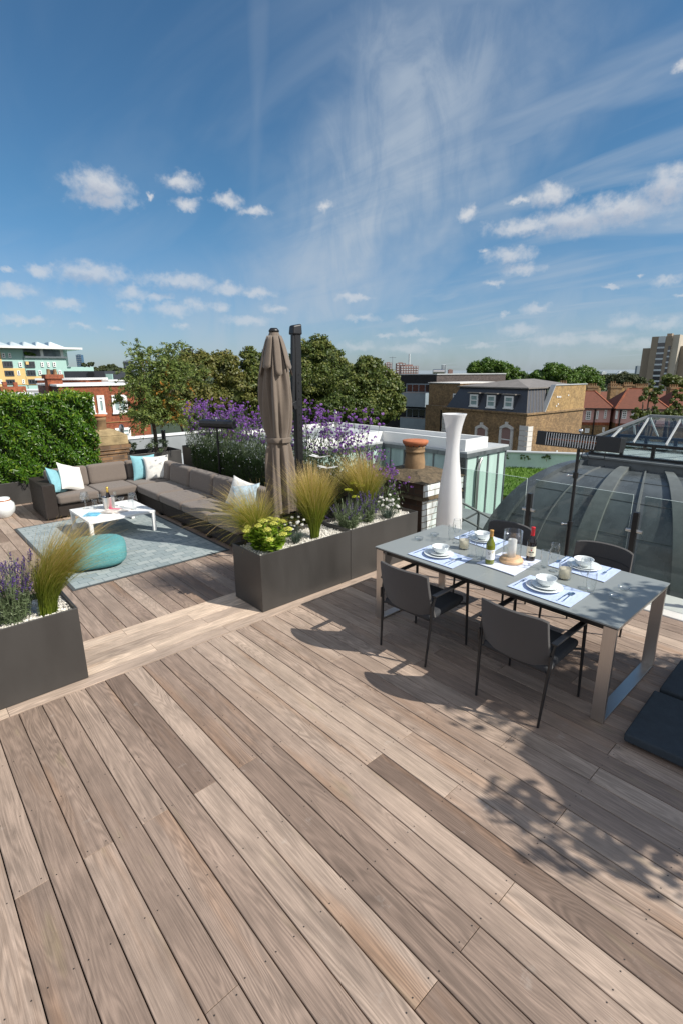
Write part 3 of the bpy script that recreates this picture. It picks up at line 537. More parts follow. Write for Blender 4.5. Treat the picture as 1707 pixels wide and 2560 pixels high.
for xe in (LX0, LX1): bars = MB(); bars.bar((xe, LY1-.28, LZ1+.02), (RX+(xe-RX)*.45, AY+.28, RZ-.145), .026, .026); bpart('glazing_bar', bars, 'roof_pale', lan)
rc = MB(); rc.bar((RX, AY, RZ+.02), (RX, LY0, RZ+.02), .06, .035)
for xe in (LX0, LX1): rc.bar((xe, LY1, LZ1+.02), (RX, AY, RZ+.02), .05, .03)
bpart('ridge', rc, 'roof_grey', lan)
m = MB(); m.box(LX0+.06, LX1-.06, LY0+.02, LY1-.06, 1.1155, 1.122); bpart('inner_lining', m, 'roof_white', lan)

# ------------------------------------------------------------------ planters
def planter(label, x0, x1, y0, y1, z, group=None, fill=True):
    r = thing('planter', label, 'planter', (x0, y0, 0), 0, group)
    p = MB(); w = .012; Z = z
    p.add([(x0, y0, .004), (x1, y0, .004), (x1, y1, .004), (x0, y1, .004), (x0, y0, Z), (x1, y0, Z), (x1, y1, Z), (x0, y1, Z), (x0+w, y0+w, Z), (x1-w, y0+w, Z), (x1-w, y1-w, Z), (x0+w, y1-w, Z), (x0+w, y0+w, Z-.09), (x1-w, y0+w, Z-.09), (x1-w, y1-w, Z-.09), (x0+w, y1-w, Z-.09)],
          [(0, 1, 5, 4), (1, 2, 6, 5), (2, 3, 7, 6), (3, 0, 4, 7), (4, 5, 9, 8), (5, 6, 10, 9), (6, 7, 11, 10), (7, 4, 8, 11), (8, 9, 13, 12), (9, 10, 14, 13), (10, 11, 15, 14), (11, 8, 12, 15), (3, 2, 1, 0)])
    bpart('box', p, 'anthracite', r, bevel=.004)
    if fill:
        n = int((x1-x0)*(y1-y0)*5200); C = np.stack([RNG.uniform(x0+w+.008, x1-w-.008, n), RNG.uniform(y0+w+.008, y1-w-.008, n), np.full(n, Z-.045)+RNG.uniform(-.012, .012, n)], 1)
        V = []; T = []
        f = np.array([(1, 2, 0), (2, -1, 0)]); s = RNG.uniform(.005, .011, n); rt = RNG.normal(size=(n, 3, 3)); q, _ = np.linalg.qr(rt)
        P = np.array([[1, 0, 0], [-1, 0, 0], [0, 1, 0], [0, -1, 0], [0, 0, .7], [0, 0, -.7]])
        pts = C[:, None, :]+np.einsum('nij,kj->nki', q, P)*s[:, None, None]
        tri = [(0, 2, 4), (2, 1, 4), (1, 3, 4), (3, 0, 4), (2, 0, 5), (1, 2, 5), (3, 1, 5), (0, 3, 5)]
        V = pts[:, np.array(tri)].reshape(-1, 3); o = fast('pebbles', V, 3, np.repeat(RNG.uniform(.2, 1, n), 8), 'pebble', r); o.matrix_parent_inverse = Matrix.Translation(-rel(r)); stuff(o)
        bd = MB(); bd.box(x0+w, x1-w, y0+w, y1-w, Z-.11, Z-.052); bpart('soil_bed', bd, 'stone_white', r)
    return r
PZ = .622
planter('long charcoal planter half nearer the lounge, holding the yellow sedum and grasses', 2.54, 3.768, 4.01, 4.54, PZ, 'charcoal planters at the deck border')
planter('long charcoal planter half nearer the brick chimney, holding lavender and white pinks', 3.772, 4.97, 4.01, 4.54, PZ, 'charcoal planters at the deck border')
planter('charcoal planter at the left edge, holding lavender and a leaning feather grass', -.36, .868, 4.01, 4.54, PZ, 'charcoal planters at the deck border')
planter('low charcoal trough under the laurel hedge', .3, 3.3, 10.95, 11.6, .43, 'dark troughs around the lounge')
planter('tall charcoal trough behind the sofa, planted with purple verbena', 4.45, 4.95, 4.60, 9.72, .97, 'dark troughs around the lounge', fill=False)
planter('charcoal trough behind the sofa corner holding the olive tree', 3.95, 5.6, 12.3, 13.1, .50, 'dark troughs around the lounge', fill=False)

# ------------------------------------------------------------------ plants near by (authored round the origin of each plant)
def grass_tuft(label, loc, n=620, h=.62, spread=.30, lean=(0, 0), seed=1, droop=.35, base=.045, rz=0., straw=.55):
    g = np.random.default_rng(seed); r = thing('feather_grass', label, 'ornamental grass', loc, rz, 'feather grass tufts')
    def make(n, hh, sp, dr, t0, t1, wd):
        S = 9; t = np.linspace(0, 1, S+1)
        a = g.uniform(0, 2*np.pi, n); rb = base*np.sqrt(g.uniform(0, 1, n)); H = hh*g.uniform(.62, 1.08, n); out = sp*np.abs(g.normal(.75, .42, n))*H/hh
        bx = rb*np.cos(a); by = rb*np.sin(a); a2 = a+g.normal(0, .55, n); dx = np.cos(a2); dy = np.sin(a2)
        D = dr*np.clip(out/sp, .1, 2.2)*g.uniform(.4, 1.3, n)
        x = bx[:, None]+dx[:, None]*out[:, None]*t**1.7+lean[0]*H[:, None]*t**2; y = by[:, None]+dy[:, None]*out[:, None]*t**1.7+lean[1]*H[:, None]*t**2
        z = H[:, None]*(t-D[:, None]*.5*t**3)
        w1 = g.normal(0, .013, (n, 1))*np.sin(t*7+g.uniform(0, 6, (n, 1))); x += w1; y += w1*.6
        P = np.stack([x, y, z], 2); side = unit(np.stack([-dy+g.normal(0, .5, n), dx+g.normal(0, .5, n), g.normal(0, .2, n)], 1))
        W = wd*g.uniform(.7, 1.3, (n, 1))*(1-.75*t**1.5)*np.ones((n, 1)); tn = np.clip(t0+(t1-t0)*t**1.5+g.normal(0, .07, (n, 1)), .01, 1)
        return strips(P, side, W, tn)
    q1, t1 = make(n, h*.86, spread*.95, droop, .10, .62, .0036); fol = fast('blades', q1, 4, t1, 'stipa', r)
    q2, t2 = make(int(n*.55), h, spread, droop*.8, .2, .42+straw, .0040); fast('seed_heads', q2, 4, t2, 'stipa', r)
    return r
gt = PZ-.05
grass_tuft('feather grass at the back left corner of the long planter, spilling over the sofa', (2.78, 4.44, gt), 1000, .74, .50, (-.10, .10), 11, .85)
grass_tuft('upright feather grass standing in the middle of the long planter', (3.39, 4.19, gt), 1900, .86, .28, (-.03, 0), 12, .22)
grass_tuft('feather grass at the chimney end of the long planter', (4.42, 4.42, gt), 1900, .84, .32, (-.10, .05), 13, .30)
grass_tuft('windswept feather grass at the end of the left planter', (.70, 4.17, gt), 1050, .78, .24, (.34, -.23), 14, .42, .05)

def lavender(label, loc, n, h, rx, ry, seed, flowers=.5):
    g = np.random.default_rng(seed); r = thing('lavender', label, 'lavender', loc, 0, 'lavender plants')
    S = 5; t = np.linspace(0, 1, S+1); a = g.uniform(0, 2*np.pi, n); rad_ = np.sqrt(g.uniform(0, 1, n)); bx = .5*rx*rad_*np.cos(a); by = .5*ry*rad_*np.sin(a)
    H = h*g.uniform(.55, 1.1, n); x = bx[:, None]+(rx*rad_*np.cos(a))[:, None]*.6*t**1.3+g.normal(0, .04, (n, 1))*t; y = by[:, None]+(ry*rad_*np.sin(a))[:, None]*.6*t**1.3+g.normal(0, .04, (n, 1))*t; z = H[:, None]*t
    P = np.stack([x, y, z], 2); side = unit(np.stack([np.cos(a+1.5), np.sin(a+1.5), a*0], 1)+g.normal(0, .3, (n, 3))); q, tn = strips(P, side, np.full((n, S+1), .0028), np.tile(.3+.5*t, (n, 1))+g.normal(0, .1, (n, 1)))
    m = n*16; k = g.integers(0, n, m); tt = g.uniform(.02, .62, m)**1.0; ii = np.minimum((tt*S).astype(int), S-1); f = tt*S-ii
    C = P[k, ii]*(1-f)[:, None]+P[k, ii+1]*f[:, None]; ax = unit(np.stack([g.normal(0, 1, m), g.normal(0, 1, m), np.full(m, .9)], 1)); C = C+ax*.015
    lq = leaf_quads(C, unit(g.normal(size=(m, 3))), .042, .006, g, ax*2.5)
    fast('leafy_stems', np.concatenate([q, lq]), 4, np.concatenate([tn, g.uniform(0, 1, m)]), 'lavender_leaf', r)
    fl = np.where(g.uniform(0, 1, n) < flowers)[0]; Q = []; T = []
    if len(fl):
        per = 26; top = P[fl, -1]; d = unit(P[fl, -1]-P[fl, -2]); u = g.uniform(0, 1, (len(fl), per)); C = top[:, None, :]-d[:, None, :]*(u*.075)[..., None]+g.normal(0, .0045, (len(fl), per, 3))
        C = C.reshape(-1, 3); fast('flower_spikes', leaf_quads(C, unit(g.normal(size=C.shape)), .013, .010, g), 4, g.uniform(0, 1, len(C)), 'lavender_flower', r)
    return r
lavender('flowering lavender nearest the left frame edge in the left planter', (.16, 4.20, gt), 260, .50, .24, .22, 21, .55)
lavender('flowering lavender between the feather grass and its neighbour in the left planter', (.47, 4.22, gt), 230, .46, .22, .20, 22, .5)
lavender('low grey-green lavender bush in the chimney half of the long planter', (3.92, 4.20, gt), 200, .33, .22, .16, 23, .12)
lavender('dark spent lavender behind the low bush beside the chimney-end grass', (4.25, 4.22, gt), 90, .36, .15, .13, 24, .5)

def sedum(loc, seed=5):
    g = np.random.default_rng(seed); r = thing('sedum', 'lime green sedum with domed yellow flower heads at the planter corner', 'sedum plant', loc)
    stems = []; heads = []; V = []; T = []
    lf = MB(); st = MB()
    pts = []
    tries = 0
    while len(pts) < 13 and tries < 4000:
        tries += 1; a = g.uniform(0, 2*np.pi); q = .205*np.sqrt(g.uniform(0, 1)); p = (q*np.cos(a)*1.15, q*np.sin(a)*.95)
        if all((p[0]-o[0])**2+(p[1]-o[1])**2 >.086**2 for o in pts): pts.append(p)
    for (x, y) in pts:
        q = math.hypot(x, y); H = .33-.9*q*q*1.4-g.uniform(0, .03)-.10*max(0, -y/.2); b = (x*.35, y*.35, 0); top = (x, y-.01, max(H, .13))
        mid = ((b[0]+top[0])/2+x*.12, (b[1]+top[1])/2+y*.12, top[2]*.5); st.tube([b, mid, top], [.006, .005, .004], 5, tone=.35)
        for lv in range(7):
            t = .12+lv*.125; c = Vector(b).lerp(Vector(top), t)
            for s in range(4):
                an = lv*.8+s*math.pi/2+g.normal(0, .35); L = (.082-.024*t)*g.uniform(.8, 1.2); wd = L*.66; up = g.uniform(-.15, .55)
                d = Vector((math.cos(an), math.sin(an), up)).normalized(); w = Vector((-math.sin(an), math.cos(an), 0)); nn = d.cross(w)*-1
                base = c+d*.008; vs = []
                for (u, k, dz) in ((0, .16, 0), (.35, .8, -.004), (.7, 1, -.002), (.92, .6, .006), (1, .15, .012)):
                    for sg in (-1, 1): vs.append(tuple(base+d*L*u+w*wd*.5*k*sg+Vector((0, 0, dz+abs(sg)*.004))))
                lf.add(vs, [(2*i, 2*i+1, 2*i+3, 2*i+2) for i in range(4)], tone=float(np.clip(g.normal(.5, .22)+.25*(t-.5), .02, 1)), smooth=True)
        R = g.uniform(.036, .052); n = 230; u = g.uniform(0, 1, n); ph = g.uniform(0, 2*np.pi, n); rr_ = R*np.sqrt(u)
        C = np.stack([top[0]+rr_*np.cos(ph), top[1]+rr_*np.sin(ph), top[2]+.006+.022*(1-u)+g.normal(0, .003, n)], 1)
        N_ = unit(np.stack([np.cos(ph)*.6*np.sqrt(u), np.sin(ph)*.6*np.sqrt(u), np.ones(n)], 1)+g.normal(0, .4, (n, 3)))
        V.append(leaf_quads(C, N_, .013, .011, g)); T.append(np.clip(g.normal(.55, .22, n), 0, 1))
    lf.build('leaves', 'sedum_leaf', r); st.build('stems', 'sedum_leaf', r); fast('flower_heads', np.concatenate(V), 4, np.concatenate(T), 'sedum_flower', r)
sedum((2.77, 4.20, gt))

def pinks(label, loc, seed, n=150, nf=16, h=.17, rx=.13):
    g = np.random.default_rng(seed); r = thing('dianthus', label, 'white pinks', loc, 0, 'white flowering pinks')
    S = 4; t = np.linspace(0, 1, S+1); a = g.uniform(0, 2*np.pi, n); o = rx*g.uniform(.3, 1.1, n); H = h*g.uniform(.4, .9, n)
    P = np.stack([np.cos(a)[:, None]*(o[:, None]*t+.02), np.sin(a)[:, None]*(o[:, None]*t+.02), H[:, None]*(t-.35*t**3)], 2)
    q, tn = strips(P, unit(np.stack([-np.sin(a), np.cos(a), a*0], 1)), .006*(1-.7*t)*np.ones((n, 1)), g.uniform(0, 1, (n, 1))*np.ones(S+1)); fast('blades', q, 4, tn, 'blue_green_blade', r)
    V = []; T = []; st = MB()
    for i in range(nf):
        an = g.uniform(0, 6.28); q_ = rx*1.05*math.sqrt(g.uniform(0, 1)); c = np.array([q_*math.cos(an), q_*math.sin(an), h*g.uniform(.75, 1.45)]); st.tube([(c[0]*.4, c[1]*.4, 0), tuple(c)], .002, 4, cap=False, tone=.5)
        m = 46; d = unit(g.normal(size=(m, 3))); d[:, 2] = np.abs(d[:, 2])*.8; R = g.uniform(.013, .021); V.append(leaf_quads(c+d*R*.75, unit(d+g.normal(0, .5, (m, 3))), R*1.1, R*.9, g)); T.append(np.full(m, g.uniform(.0, 1)**.5))
    st.build('stems', 'blue_green_blade', r); fast('flowers', np.concatenate(V), 4, np.concatenate(T), 'white_flower', r)
pinks('white pinks, some faded brown, beside the sedum', (3.12, 4.19, gt), 31, 170, 13, .21, .12)
pinks('white pinks in full flower at the chimney end of the long planter', (4.56, 4.16, gt), 32, 220, 24, .19, .14)
def achillea():
    g = np.random.default_rng(41); r = thing('achillea', 'flat yellow-green achillea heads behind the grey-green lavender', 'achillea', (4.12, 4.38, gt)); st = MB(); V = []; T = []
    for (x, y, h, R) in ((-.06, -.02, .42, .05), (-.02, -.1, .34, .045), (.13, -.03, .45, .06), (.19, .02, .41, .05), (.08, .04, .47, .045)):
        st.tube([(x*.4, y*.4, 0), (x, y, h)], .003, 5, tone=.3); n = 150; u = g.uniform(0, 1, n); ph = g.uniform(0, 6.28, n)
        C = np.stack([x+R*np.sqrt(u)*np.cos(ph), y+R*np.sqrt(u)*np.sin(ph), h+.012*(1-u)+g.normal(0, .003, n)], 1); V.append(leaf_quads(C, unit(np.array([0, 0, 1])+g.normal(0, .45, (n, 3))), .014, .012, g)); T.append(g.uniform(0, 1, n))
    st.build('stems', 'lavender_leaf', r); fast('flower_heads', np.concatenate(V), 4, np.concatenate(T), 'achillea', r)
achillea()
def fine_fern():
    g = np.random.default_rng(43); r = thing('fennel', 'soft feathery green fennel in front of the parasol base', 'fennel', (3.05, 4.44, gt)); n = 420; S = 5; t = np.linspace(0, 1, S+1)
    a = g.uniform(0, 6.28, n); o = g.uniform(.02, .26, n); H = g.uniform(.12, .36, n)
    P = np.stack([g.normal(0, .12, (n, 1))+np.cos(a)[:, None]*o[:, None]*t, g.normal(0, .04, (n, 1))+np.sin(a)[:, None]*o[:, None]*.5*t, H[:, None]*(t-.3*t**2)], 2)
    q, tn = strips(P, unit(g.normal(size=(n, 3))), np.full((n, S+1), .0026), g.uniform(0, .5, (n, 1))*np.ones(S+1)); fast('fronds', q, 4, tn, 'lavender_leaf', r)
fine_fern()
tw = thing('white_twig', 'bare whitish twig plant rising between the sedum and the parasol', 'plant', (3.0, 4.36, gt)); m = MB()
m.tube([(0, 0, 0), (.01, 0, .2), (-.005, 0, .42)], [.005, .004, .002], 5)
for (z, dx, dz) in ((.2, -.05, .09), (.26, .06, .06), (.31, -.04, .08), (.22, .05, .05)): m.tube([(.008, 0, z), (dx, .01, z+dz)], [.003, .0015], 4)
m.build('twigs', 'pale_silver', tw)

# verbena bed in the tall trough: three plants built, the rest copied
def verbena(seed):
    g = np.random.default_rng(seed); r = thing('verbena', '', 'verbena', (0, 0, 0), 0, 'verbena plants in the tall trough behind the sofa')
    n = 26; S = 5; t = np.linspace(0, 1, S+1); H = g.uniform(.28, .98, n); x0 = g.uniform(-.17, .17, n); y0 = g.uniform(-.2, .2, n); tx = g.normal(0, .13, n); ty = g.normal(0, .12, n)
    P = np.stack([x0[:, None]+tx[:, None]*t, y0[:, None]+ty[:, None]*t, H[:, None]*t], 2)
    tips = [P[:, -1]]; Ps = [P]
    for k in range(4):
        i = g.integers(0, n, n); b = P[i, -2]; e = b+np.stack([g.normal(0, .06, n), g.normal(0, .06, n), g.uniform(.05, .2, n)], 1); tt = t[None, :, None]; Ps.append(b[:, None, :]*(1-tt)+e[:, None, :]*tt); tips.append(e)
    A = np.concatenate(Ps); q, tn = strips(A, unit(g.normal(size=(len(A), 3))*np.array([1, 1, .1])), np.full((len(A), S+1), .0042), np.full((len(A), S+1), .25)+g.normal(0, .1, (len(A), 1)))
    m = 900; C = np.stack([g.uniform(-.26, .26, m), g.uniform(-.25, .25, m), np.abs(g.normal(0, .26, m))], 1); lq = leaf_quads(C, unit(g.normal(size=(m, 3))), .07, .014, g, np.array([0, 0, 1.5])); fast('stems', np.concatenate([q, lq]), 4, np.concatenate([tn, g.uniform(0, .7, m)]), 'lavender_leaf', r)
    tp = np.concatenate(tips); per = 26; R = g.uniform(.010, .029, len(tp)); d = unit(g.normal(size=(len(tp), per, 3))); d[..., 2] *= .7; C = (tp[:, None, :]+d*R[:, None, None]*.8).reshape(-1, 3)
    fast('flower_heads', leaf_quads(C, unit(d.reshape(-1, 3)+g.normal(0, .4, C.shape)), .016, .014, g), 4, np.repeat(g.uniform(0, 1, len(tp)), per)+g.normal(0, .12, len(C)), 'purple_flower', r)
    mw = 26; C = np.stack([g.uniform(-.28, .05, mw), g.uniform(-.26, .26, mw), g.uniform(.0, .36, mw)], 1); fast('white_flowers', leaf_quads(C, unit(g.normal(size=(mw, 3))), .024, .011, g), 4, g.uniform(.5, 1, mw), 'white_flower', r)
    return r
vp = [verbena(51), verbena(52), verbena(53)]
wh = ['nearest the glass pavilion', 'second from the pavilion end', 'third from the pavilion end', 'fourth from the pavilion end', 'fifth from the pavilion end', 'seen right behind the parasol mast', 'just left of the folded parasol', 'right of the left heater', 'behind the left heater', 'left of the left heater', 'second from the sofa-corner end', 'at the sofa-corner end']
for i in range(12):
    y = 4.80+i*.425; lb = 'tall purple verbena in the tall trough, '+wh[i]; o = vp[i] if i < 3 else None
    if o is None: dup(vp[i % 3], (4.7, y, .93), i*2.1, lb, .92+.16*RNG.random())
    else: o.location = (4.7, y, .93); o['label'] = lb
lv_ = dup(vp[1], (4.80, 4.47, .57), 1.0, 'tall purple verbena at the back right corner of the long planter', .88)
def trail(seed):
    g = np.random.default_rng(seed); r = thing('trailing_plant', '', 'trailing plant', (0, 0, 0), 0, 'green plants trailing over the tall trough'); n = 75; S = 7; t = np.linspace(0, 1, S+1)
    y0 = g.uniform(-.21, .21, n); L = g.uniform(.25, .82, n); P = np.stack([-.03-np.minimum(t*3, 1)*g.uniform(.015, .07, (n, 1)), y0[:, None]+g.normal(0, .03, (n, 1))*t, .04-L[:, None]*t**1.4+.06*np.sin(t*3.1)], 2)
    m = n*36; k = g.integers(0, n, m); ii = g.integers(0, S, m); f = g.uniform(0, 1, (m, 1)); C = P[k, ii]*(1-f)+P[k, ii+1]*f+g.normal(0, .008, (m, 3)); fast('foliage', leaf_quads(C, unit(g.normal(size=(m, 3))+np.array([-.6, 0, .3])), .034, .009, g), 4, g.uniform(0, 1, m), 'dark_trail', r)
    mw = 20; C = np.stack([g.uniform(-.14, -.03, mw), g.uniform(-.22, .22, mw), g.uniform(-.12, .2, mw)], 1); fast('white_flowers', leaf_quads(C, unit(g.normal(size=(mw, 3))), .034, .012, g), 4, g.uniform(.3, 1, mw), 'white_flower', r); return r
tp_ = [trail(61), trail(62)]
wh2 = ['nearest the parasol mast', 'behind the folded parasol', 'left of the folded parasol', 'fourth from the parasol', 'right of the left heater', 'just behind the left heater pole', 'left of the left heater', 'eighth from the parasol', 'ninth from the parasol', 'nearest the sofa corner']
for i in range(10):
    y = 5.05+i*.44; lb = 'dark green plant trailing down the tall trough, '+wh2[i]
    if i < 2: tp_[i].location = (4.46, y, .95); tp_[i]['label'] = lb
    else: dup(tp_[i % 2], (4.46, y, .95), 0, lb, .9+.2*RNG.random())

# laurel hedge
def hedge():
    g = np.random.default_rng(71); r = thing('laurel_hedge', 'dense glossy green laurel hedge behind the sofa arm', 'hedge', (1.8, 11.3, .40)); hx, hy, hz = 1.46, .34, 1.6
    n = 22000; face = g.choice(4, n, p=[.62, .12, .14, .12]); C = np.zeros((n, 3)); N_ = np.zeros((n, 3)); u = g.uniform(-1, 1, n); v = g.uniform(0, 1, n); dep = np.abs(g.normal(0, .07, n))
    for f, fn in ((0, lambda u, v, d: (u*hx, -hy+d, v*hz)), (1, lambda u, v, d: (hx-d, (v*2-1)*hy, (u+1)/2*hz)), (2, lambda u, v, d: (u*hx, (v*2-1)*hy, hz-d)), (3, lambda u, v, d: (u*hx, hy-d, v*hz))):
        k = face == f; q = fn(u[k], v[k], dep[k]); C[k] = np.stack([np.broadcast_to(x, k.sum()) for x in q], 1); N_[k] = [(0, -1, .35), (1, -.1, .3), (0, -.2, 1), (0, 1, .3)][f]
    lump = .06*np.sin(C[:, 0]*7+1)+.05*np.sin(C[:, 2]*9+C[:, 0]*5)+.04*np.sin(C[:, 0]*17+C[:, 2]*13); C[face == 0, 1] -= lump[face == 0]; C[face == 2, 2] += (.5*lump+g.normal(0, .03, n))[face == 2]; C[face == 1, 0] += lump[face == 1]
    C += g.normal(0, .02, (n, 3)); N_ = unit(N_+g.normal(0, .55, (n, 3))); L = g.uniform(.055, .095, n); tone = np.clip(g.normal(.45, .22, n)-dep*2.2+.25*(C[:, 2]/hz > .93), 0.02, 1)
    # each leaf folded along its midrib
    a = unit(g.normal(size=(n, 3))*.8+np.array([0, -.3, -.35])); uu = unit(a-(a*N_).sum(1, keepdims=True)*N_); w = np.cross(N_, uu); Lc = L[:, None]; Wd = Lc*.36
    b0 = C-uu*Lc/2; tip = C+uu*Lc/2-N_*Lc*.10; mid = C+N_*0; l = C+w*Wd/2+N_*Lc*.07; rr_ = C-w*Wd/2+N_*Lc*.07
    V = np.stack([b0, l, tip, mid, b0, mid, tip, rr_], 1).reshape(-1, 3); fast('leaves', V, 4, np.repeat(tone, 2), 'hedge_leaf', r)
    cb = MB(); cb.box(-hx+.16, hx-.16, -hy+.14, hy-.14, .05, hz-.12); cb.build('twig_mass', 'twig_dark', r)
hedge()

# trees: trunk with limbs, crown of leaf clumps
def crown(name, root, blobs, nleaf, L, W, m, seed, loose=.25, tone0=.45, up=.35, core=0.):
    g = np.random.default_rng(seed); B = np.array(blobs, float); vol = (B[:, 3]*B[:, 4]*B[:, 5])**(2/3); cnt = np.maximum(1, (nleaf*vol/vol.sum()).astype(int)); V = []; T = []
    for b, n in zip(B, cnt):
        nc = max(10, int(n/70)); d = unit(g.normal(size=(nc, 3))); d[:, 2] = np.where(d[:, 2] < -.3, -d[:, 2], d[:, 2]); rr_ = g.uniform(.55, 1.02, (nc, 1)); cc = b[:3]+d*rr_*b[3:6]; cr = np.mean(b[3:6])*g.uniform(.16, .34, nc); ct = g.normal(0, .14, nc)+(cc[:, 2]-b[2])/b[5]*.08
        k = g.integers(0, nc, n); e = unit(g.normal(size=(n, 3))+d[k]*.5); q = g.uniform(.5, 1.1, n); C = cc[k]+e*(cr[k]*q)[:, None]*np.array([1.15, 1.15, .85])+g.normal(0, loose*.12, (n, 3))*cr[k][:, None]
        Nn = unit(e+np.array([0, 0, up])+g.normal(0, .55, (n, 3))); V.append(leaf_quads(C, Nn, L*g.uniform(.7, 1.3, n), W*g.uniform(.7, 1.3, n), g)); T.append(np.clip(tone0+ct[k]+g.normal(0, .17, n), 0, 1))
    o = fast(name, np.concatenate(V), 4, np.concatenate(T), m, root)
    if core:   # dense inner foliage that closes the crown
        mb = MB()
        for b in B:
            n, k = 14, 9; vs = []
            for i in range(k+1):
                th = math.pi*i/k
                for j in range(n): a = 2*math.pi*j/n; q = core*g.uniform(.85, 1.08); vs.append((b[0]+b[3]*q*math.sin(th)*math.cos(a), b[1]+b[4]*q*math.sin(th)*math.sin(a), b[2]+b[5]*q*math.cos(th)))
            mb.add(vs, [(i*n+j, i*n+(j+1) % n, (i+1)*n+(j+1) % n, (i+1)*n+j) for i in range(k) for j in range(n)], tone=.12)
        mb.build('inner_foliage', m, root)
    return o
def tree(label, x, y, zb, blobs, nleaf, L, m, seed, tr=.25, cat='tree', group=None, name='tree', loose=.25, tone0=.45, core=0.):
    """blobs in world coordinates (x,y,z,rx,ry,rz)."""
    r = thing(name, label, cat, (x, y, zb), 0, group); B = [(q[0]-x, q[1]-y, q[2]-zb, *q[3:]) for q in blobs]
    crown('crown', r, B, nleaf, L, L*.55, m, seed, loose, tone0, .35, core)
    t = MB(); g = np.random.default_rng(seed); zt = np.mean([q[2] for q in B]); t.tube([(0, 0, 0), (tr*.2, 0, zt*.5), (0, 0, zt)], [tr, tr*.75, tr*.4], 8)
    for q in B: t.tube([(0, 0, zt*.45), (q[0]*.5, q[1]*.5, (zt*.5+q[2])/2), (q[0], q[1], q[2])], [tr*.45, tr*.3, tr*.12], 6)
    t.build('trunk', 'bark', r); return r
def olive():
    g = np.random.default_rng(81); x, y, zb = 5.12, 12.72, .42; r = thing('olive_tree', 'airy young olive tree with some orange leaves beside the sandstone chimney', 'tree', (x, y, zb))
    t = MB(); t.tube([(0, 0, 0), (.02, .01, .45), (-.01, 0, .85)], [.06, .05, .045], 8); ends = []
    for i in range(46):
        an = g.uniform(0, 6.28); o = g.uniform(.3, 1.25); zz = g.uniform(.7, 2.62); e = np.array([o*math.cos(an)*(1-.12*max(0, zz-2))+.20, o*math.sin(an)-.18, zz+.1]); mid = e*np.array([.45, .45, .62])+np.array([0, 0, .3]); t.tube([(-.01, 0, .7+.3*g.random()), tuple(mid), tuple(e)], [.022, .013, .004], 5, cap=False); ends += [(mid, e)]
    t.build('trunk', 'bark', r); V = []; T = []
    for (mid, e) in ends:
        for s in range(20):
            f = g.uniform(.05, 1.0); p = mid*(1-f)+e*f; d = unit(np.array([g.normal(), g.normal(), g.normal(.3, .6)])); Ls = g.uniform(.22, .50); n = 26; q = g.uniform(0, 1, (n, 1)); C = p+d*Ls*q-np.array([0, 0, .22])*q**2*Ls*1.5+g.normal(0, .02, (n, 3))
            V.append(leaf_quads(C, unit(g.normal(size=(n, 3))+np.array([0, 0, .4])), g.uniform(.06, .115, n), .028, g, d*1.6+np.array([0, 0, -.3]))); hot = (p[0] > .05 and p[2] < 1.9 and g.random() < .30); T.append(np.clip(g.normal(.92 if hot else .5, .16, n), 0, 1))
    fast('crown', np.concatenate(V), 4, np.concatenate(T), 'olive_leaf', r)
olive()
def bushy(label, x, y, z, R, n, m, seed, L=.05, name='shrub'):
    r = thing(name, label, 'shrub', (x, y, z), 0); crown('foliage', r, [(0, 0, R*.3, R, R, R*.75)], n, L, L*.3, m, seed, .6); t = MB(); t.tube([(0, 0, -.05), (0, 0, R*.4)], [.02, .01], 5); t.build('stem', 'bark', r)
bushy('dark green low shrub in the olive tree trough, next to the sandstone chimney', 4.35, 12.55, .48, .30, 1100, 'dark_trail', 91)
bushy('grassy green shrub at the foot of the olive trunk', 5.05, 12.5, .48, .30, 1100, 'lavender_leaf', 92)

# ------------------------------------------------------------------ dining table
TB = thing('dining_table', 'long grey-topped dining table on brushed steel loop legs', 'dining table', (3.835, 2.075, 0))
t = MB(); t.box(3.305, 4.37, .975, 2.0745, .738, .75); t.box(3.305, 4.37, 2.0755, 3.175, .738, .75); bpart('tabletop', t, 'table_top', TB, bevel=.002)
t = MB(); t.box(3.312, 4.363, .982, 3.168, .727, .7375); t.box(3.37, 3.41, 1.07, 3.08, .675, .7265); t.box(4.265, 4.305, 1.07, 3.08, .675, .7265); bpart('frame', t, 'black_frame', TB)
for y in (.985, 3.08):
    t = MB(); y1 = y+.085; a, b_ = 3.318, 4.357; th = .028
    t.box(a, a+th, y, y1, .004, .7265); t.box(b_-th, b_, y, y1, .004, .7265); t.box(a+th, b_-th, y+.001, y1-.001, .004, .022); t.box(a+th, b_-th, y+.001, y1-.001, .705, .7264)
    bpart('leg', t, 'steel', TB, bevel=.0015)

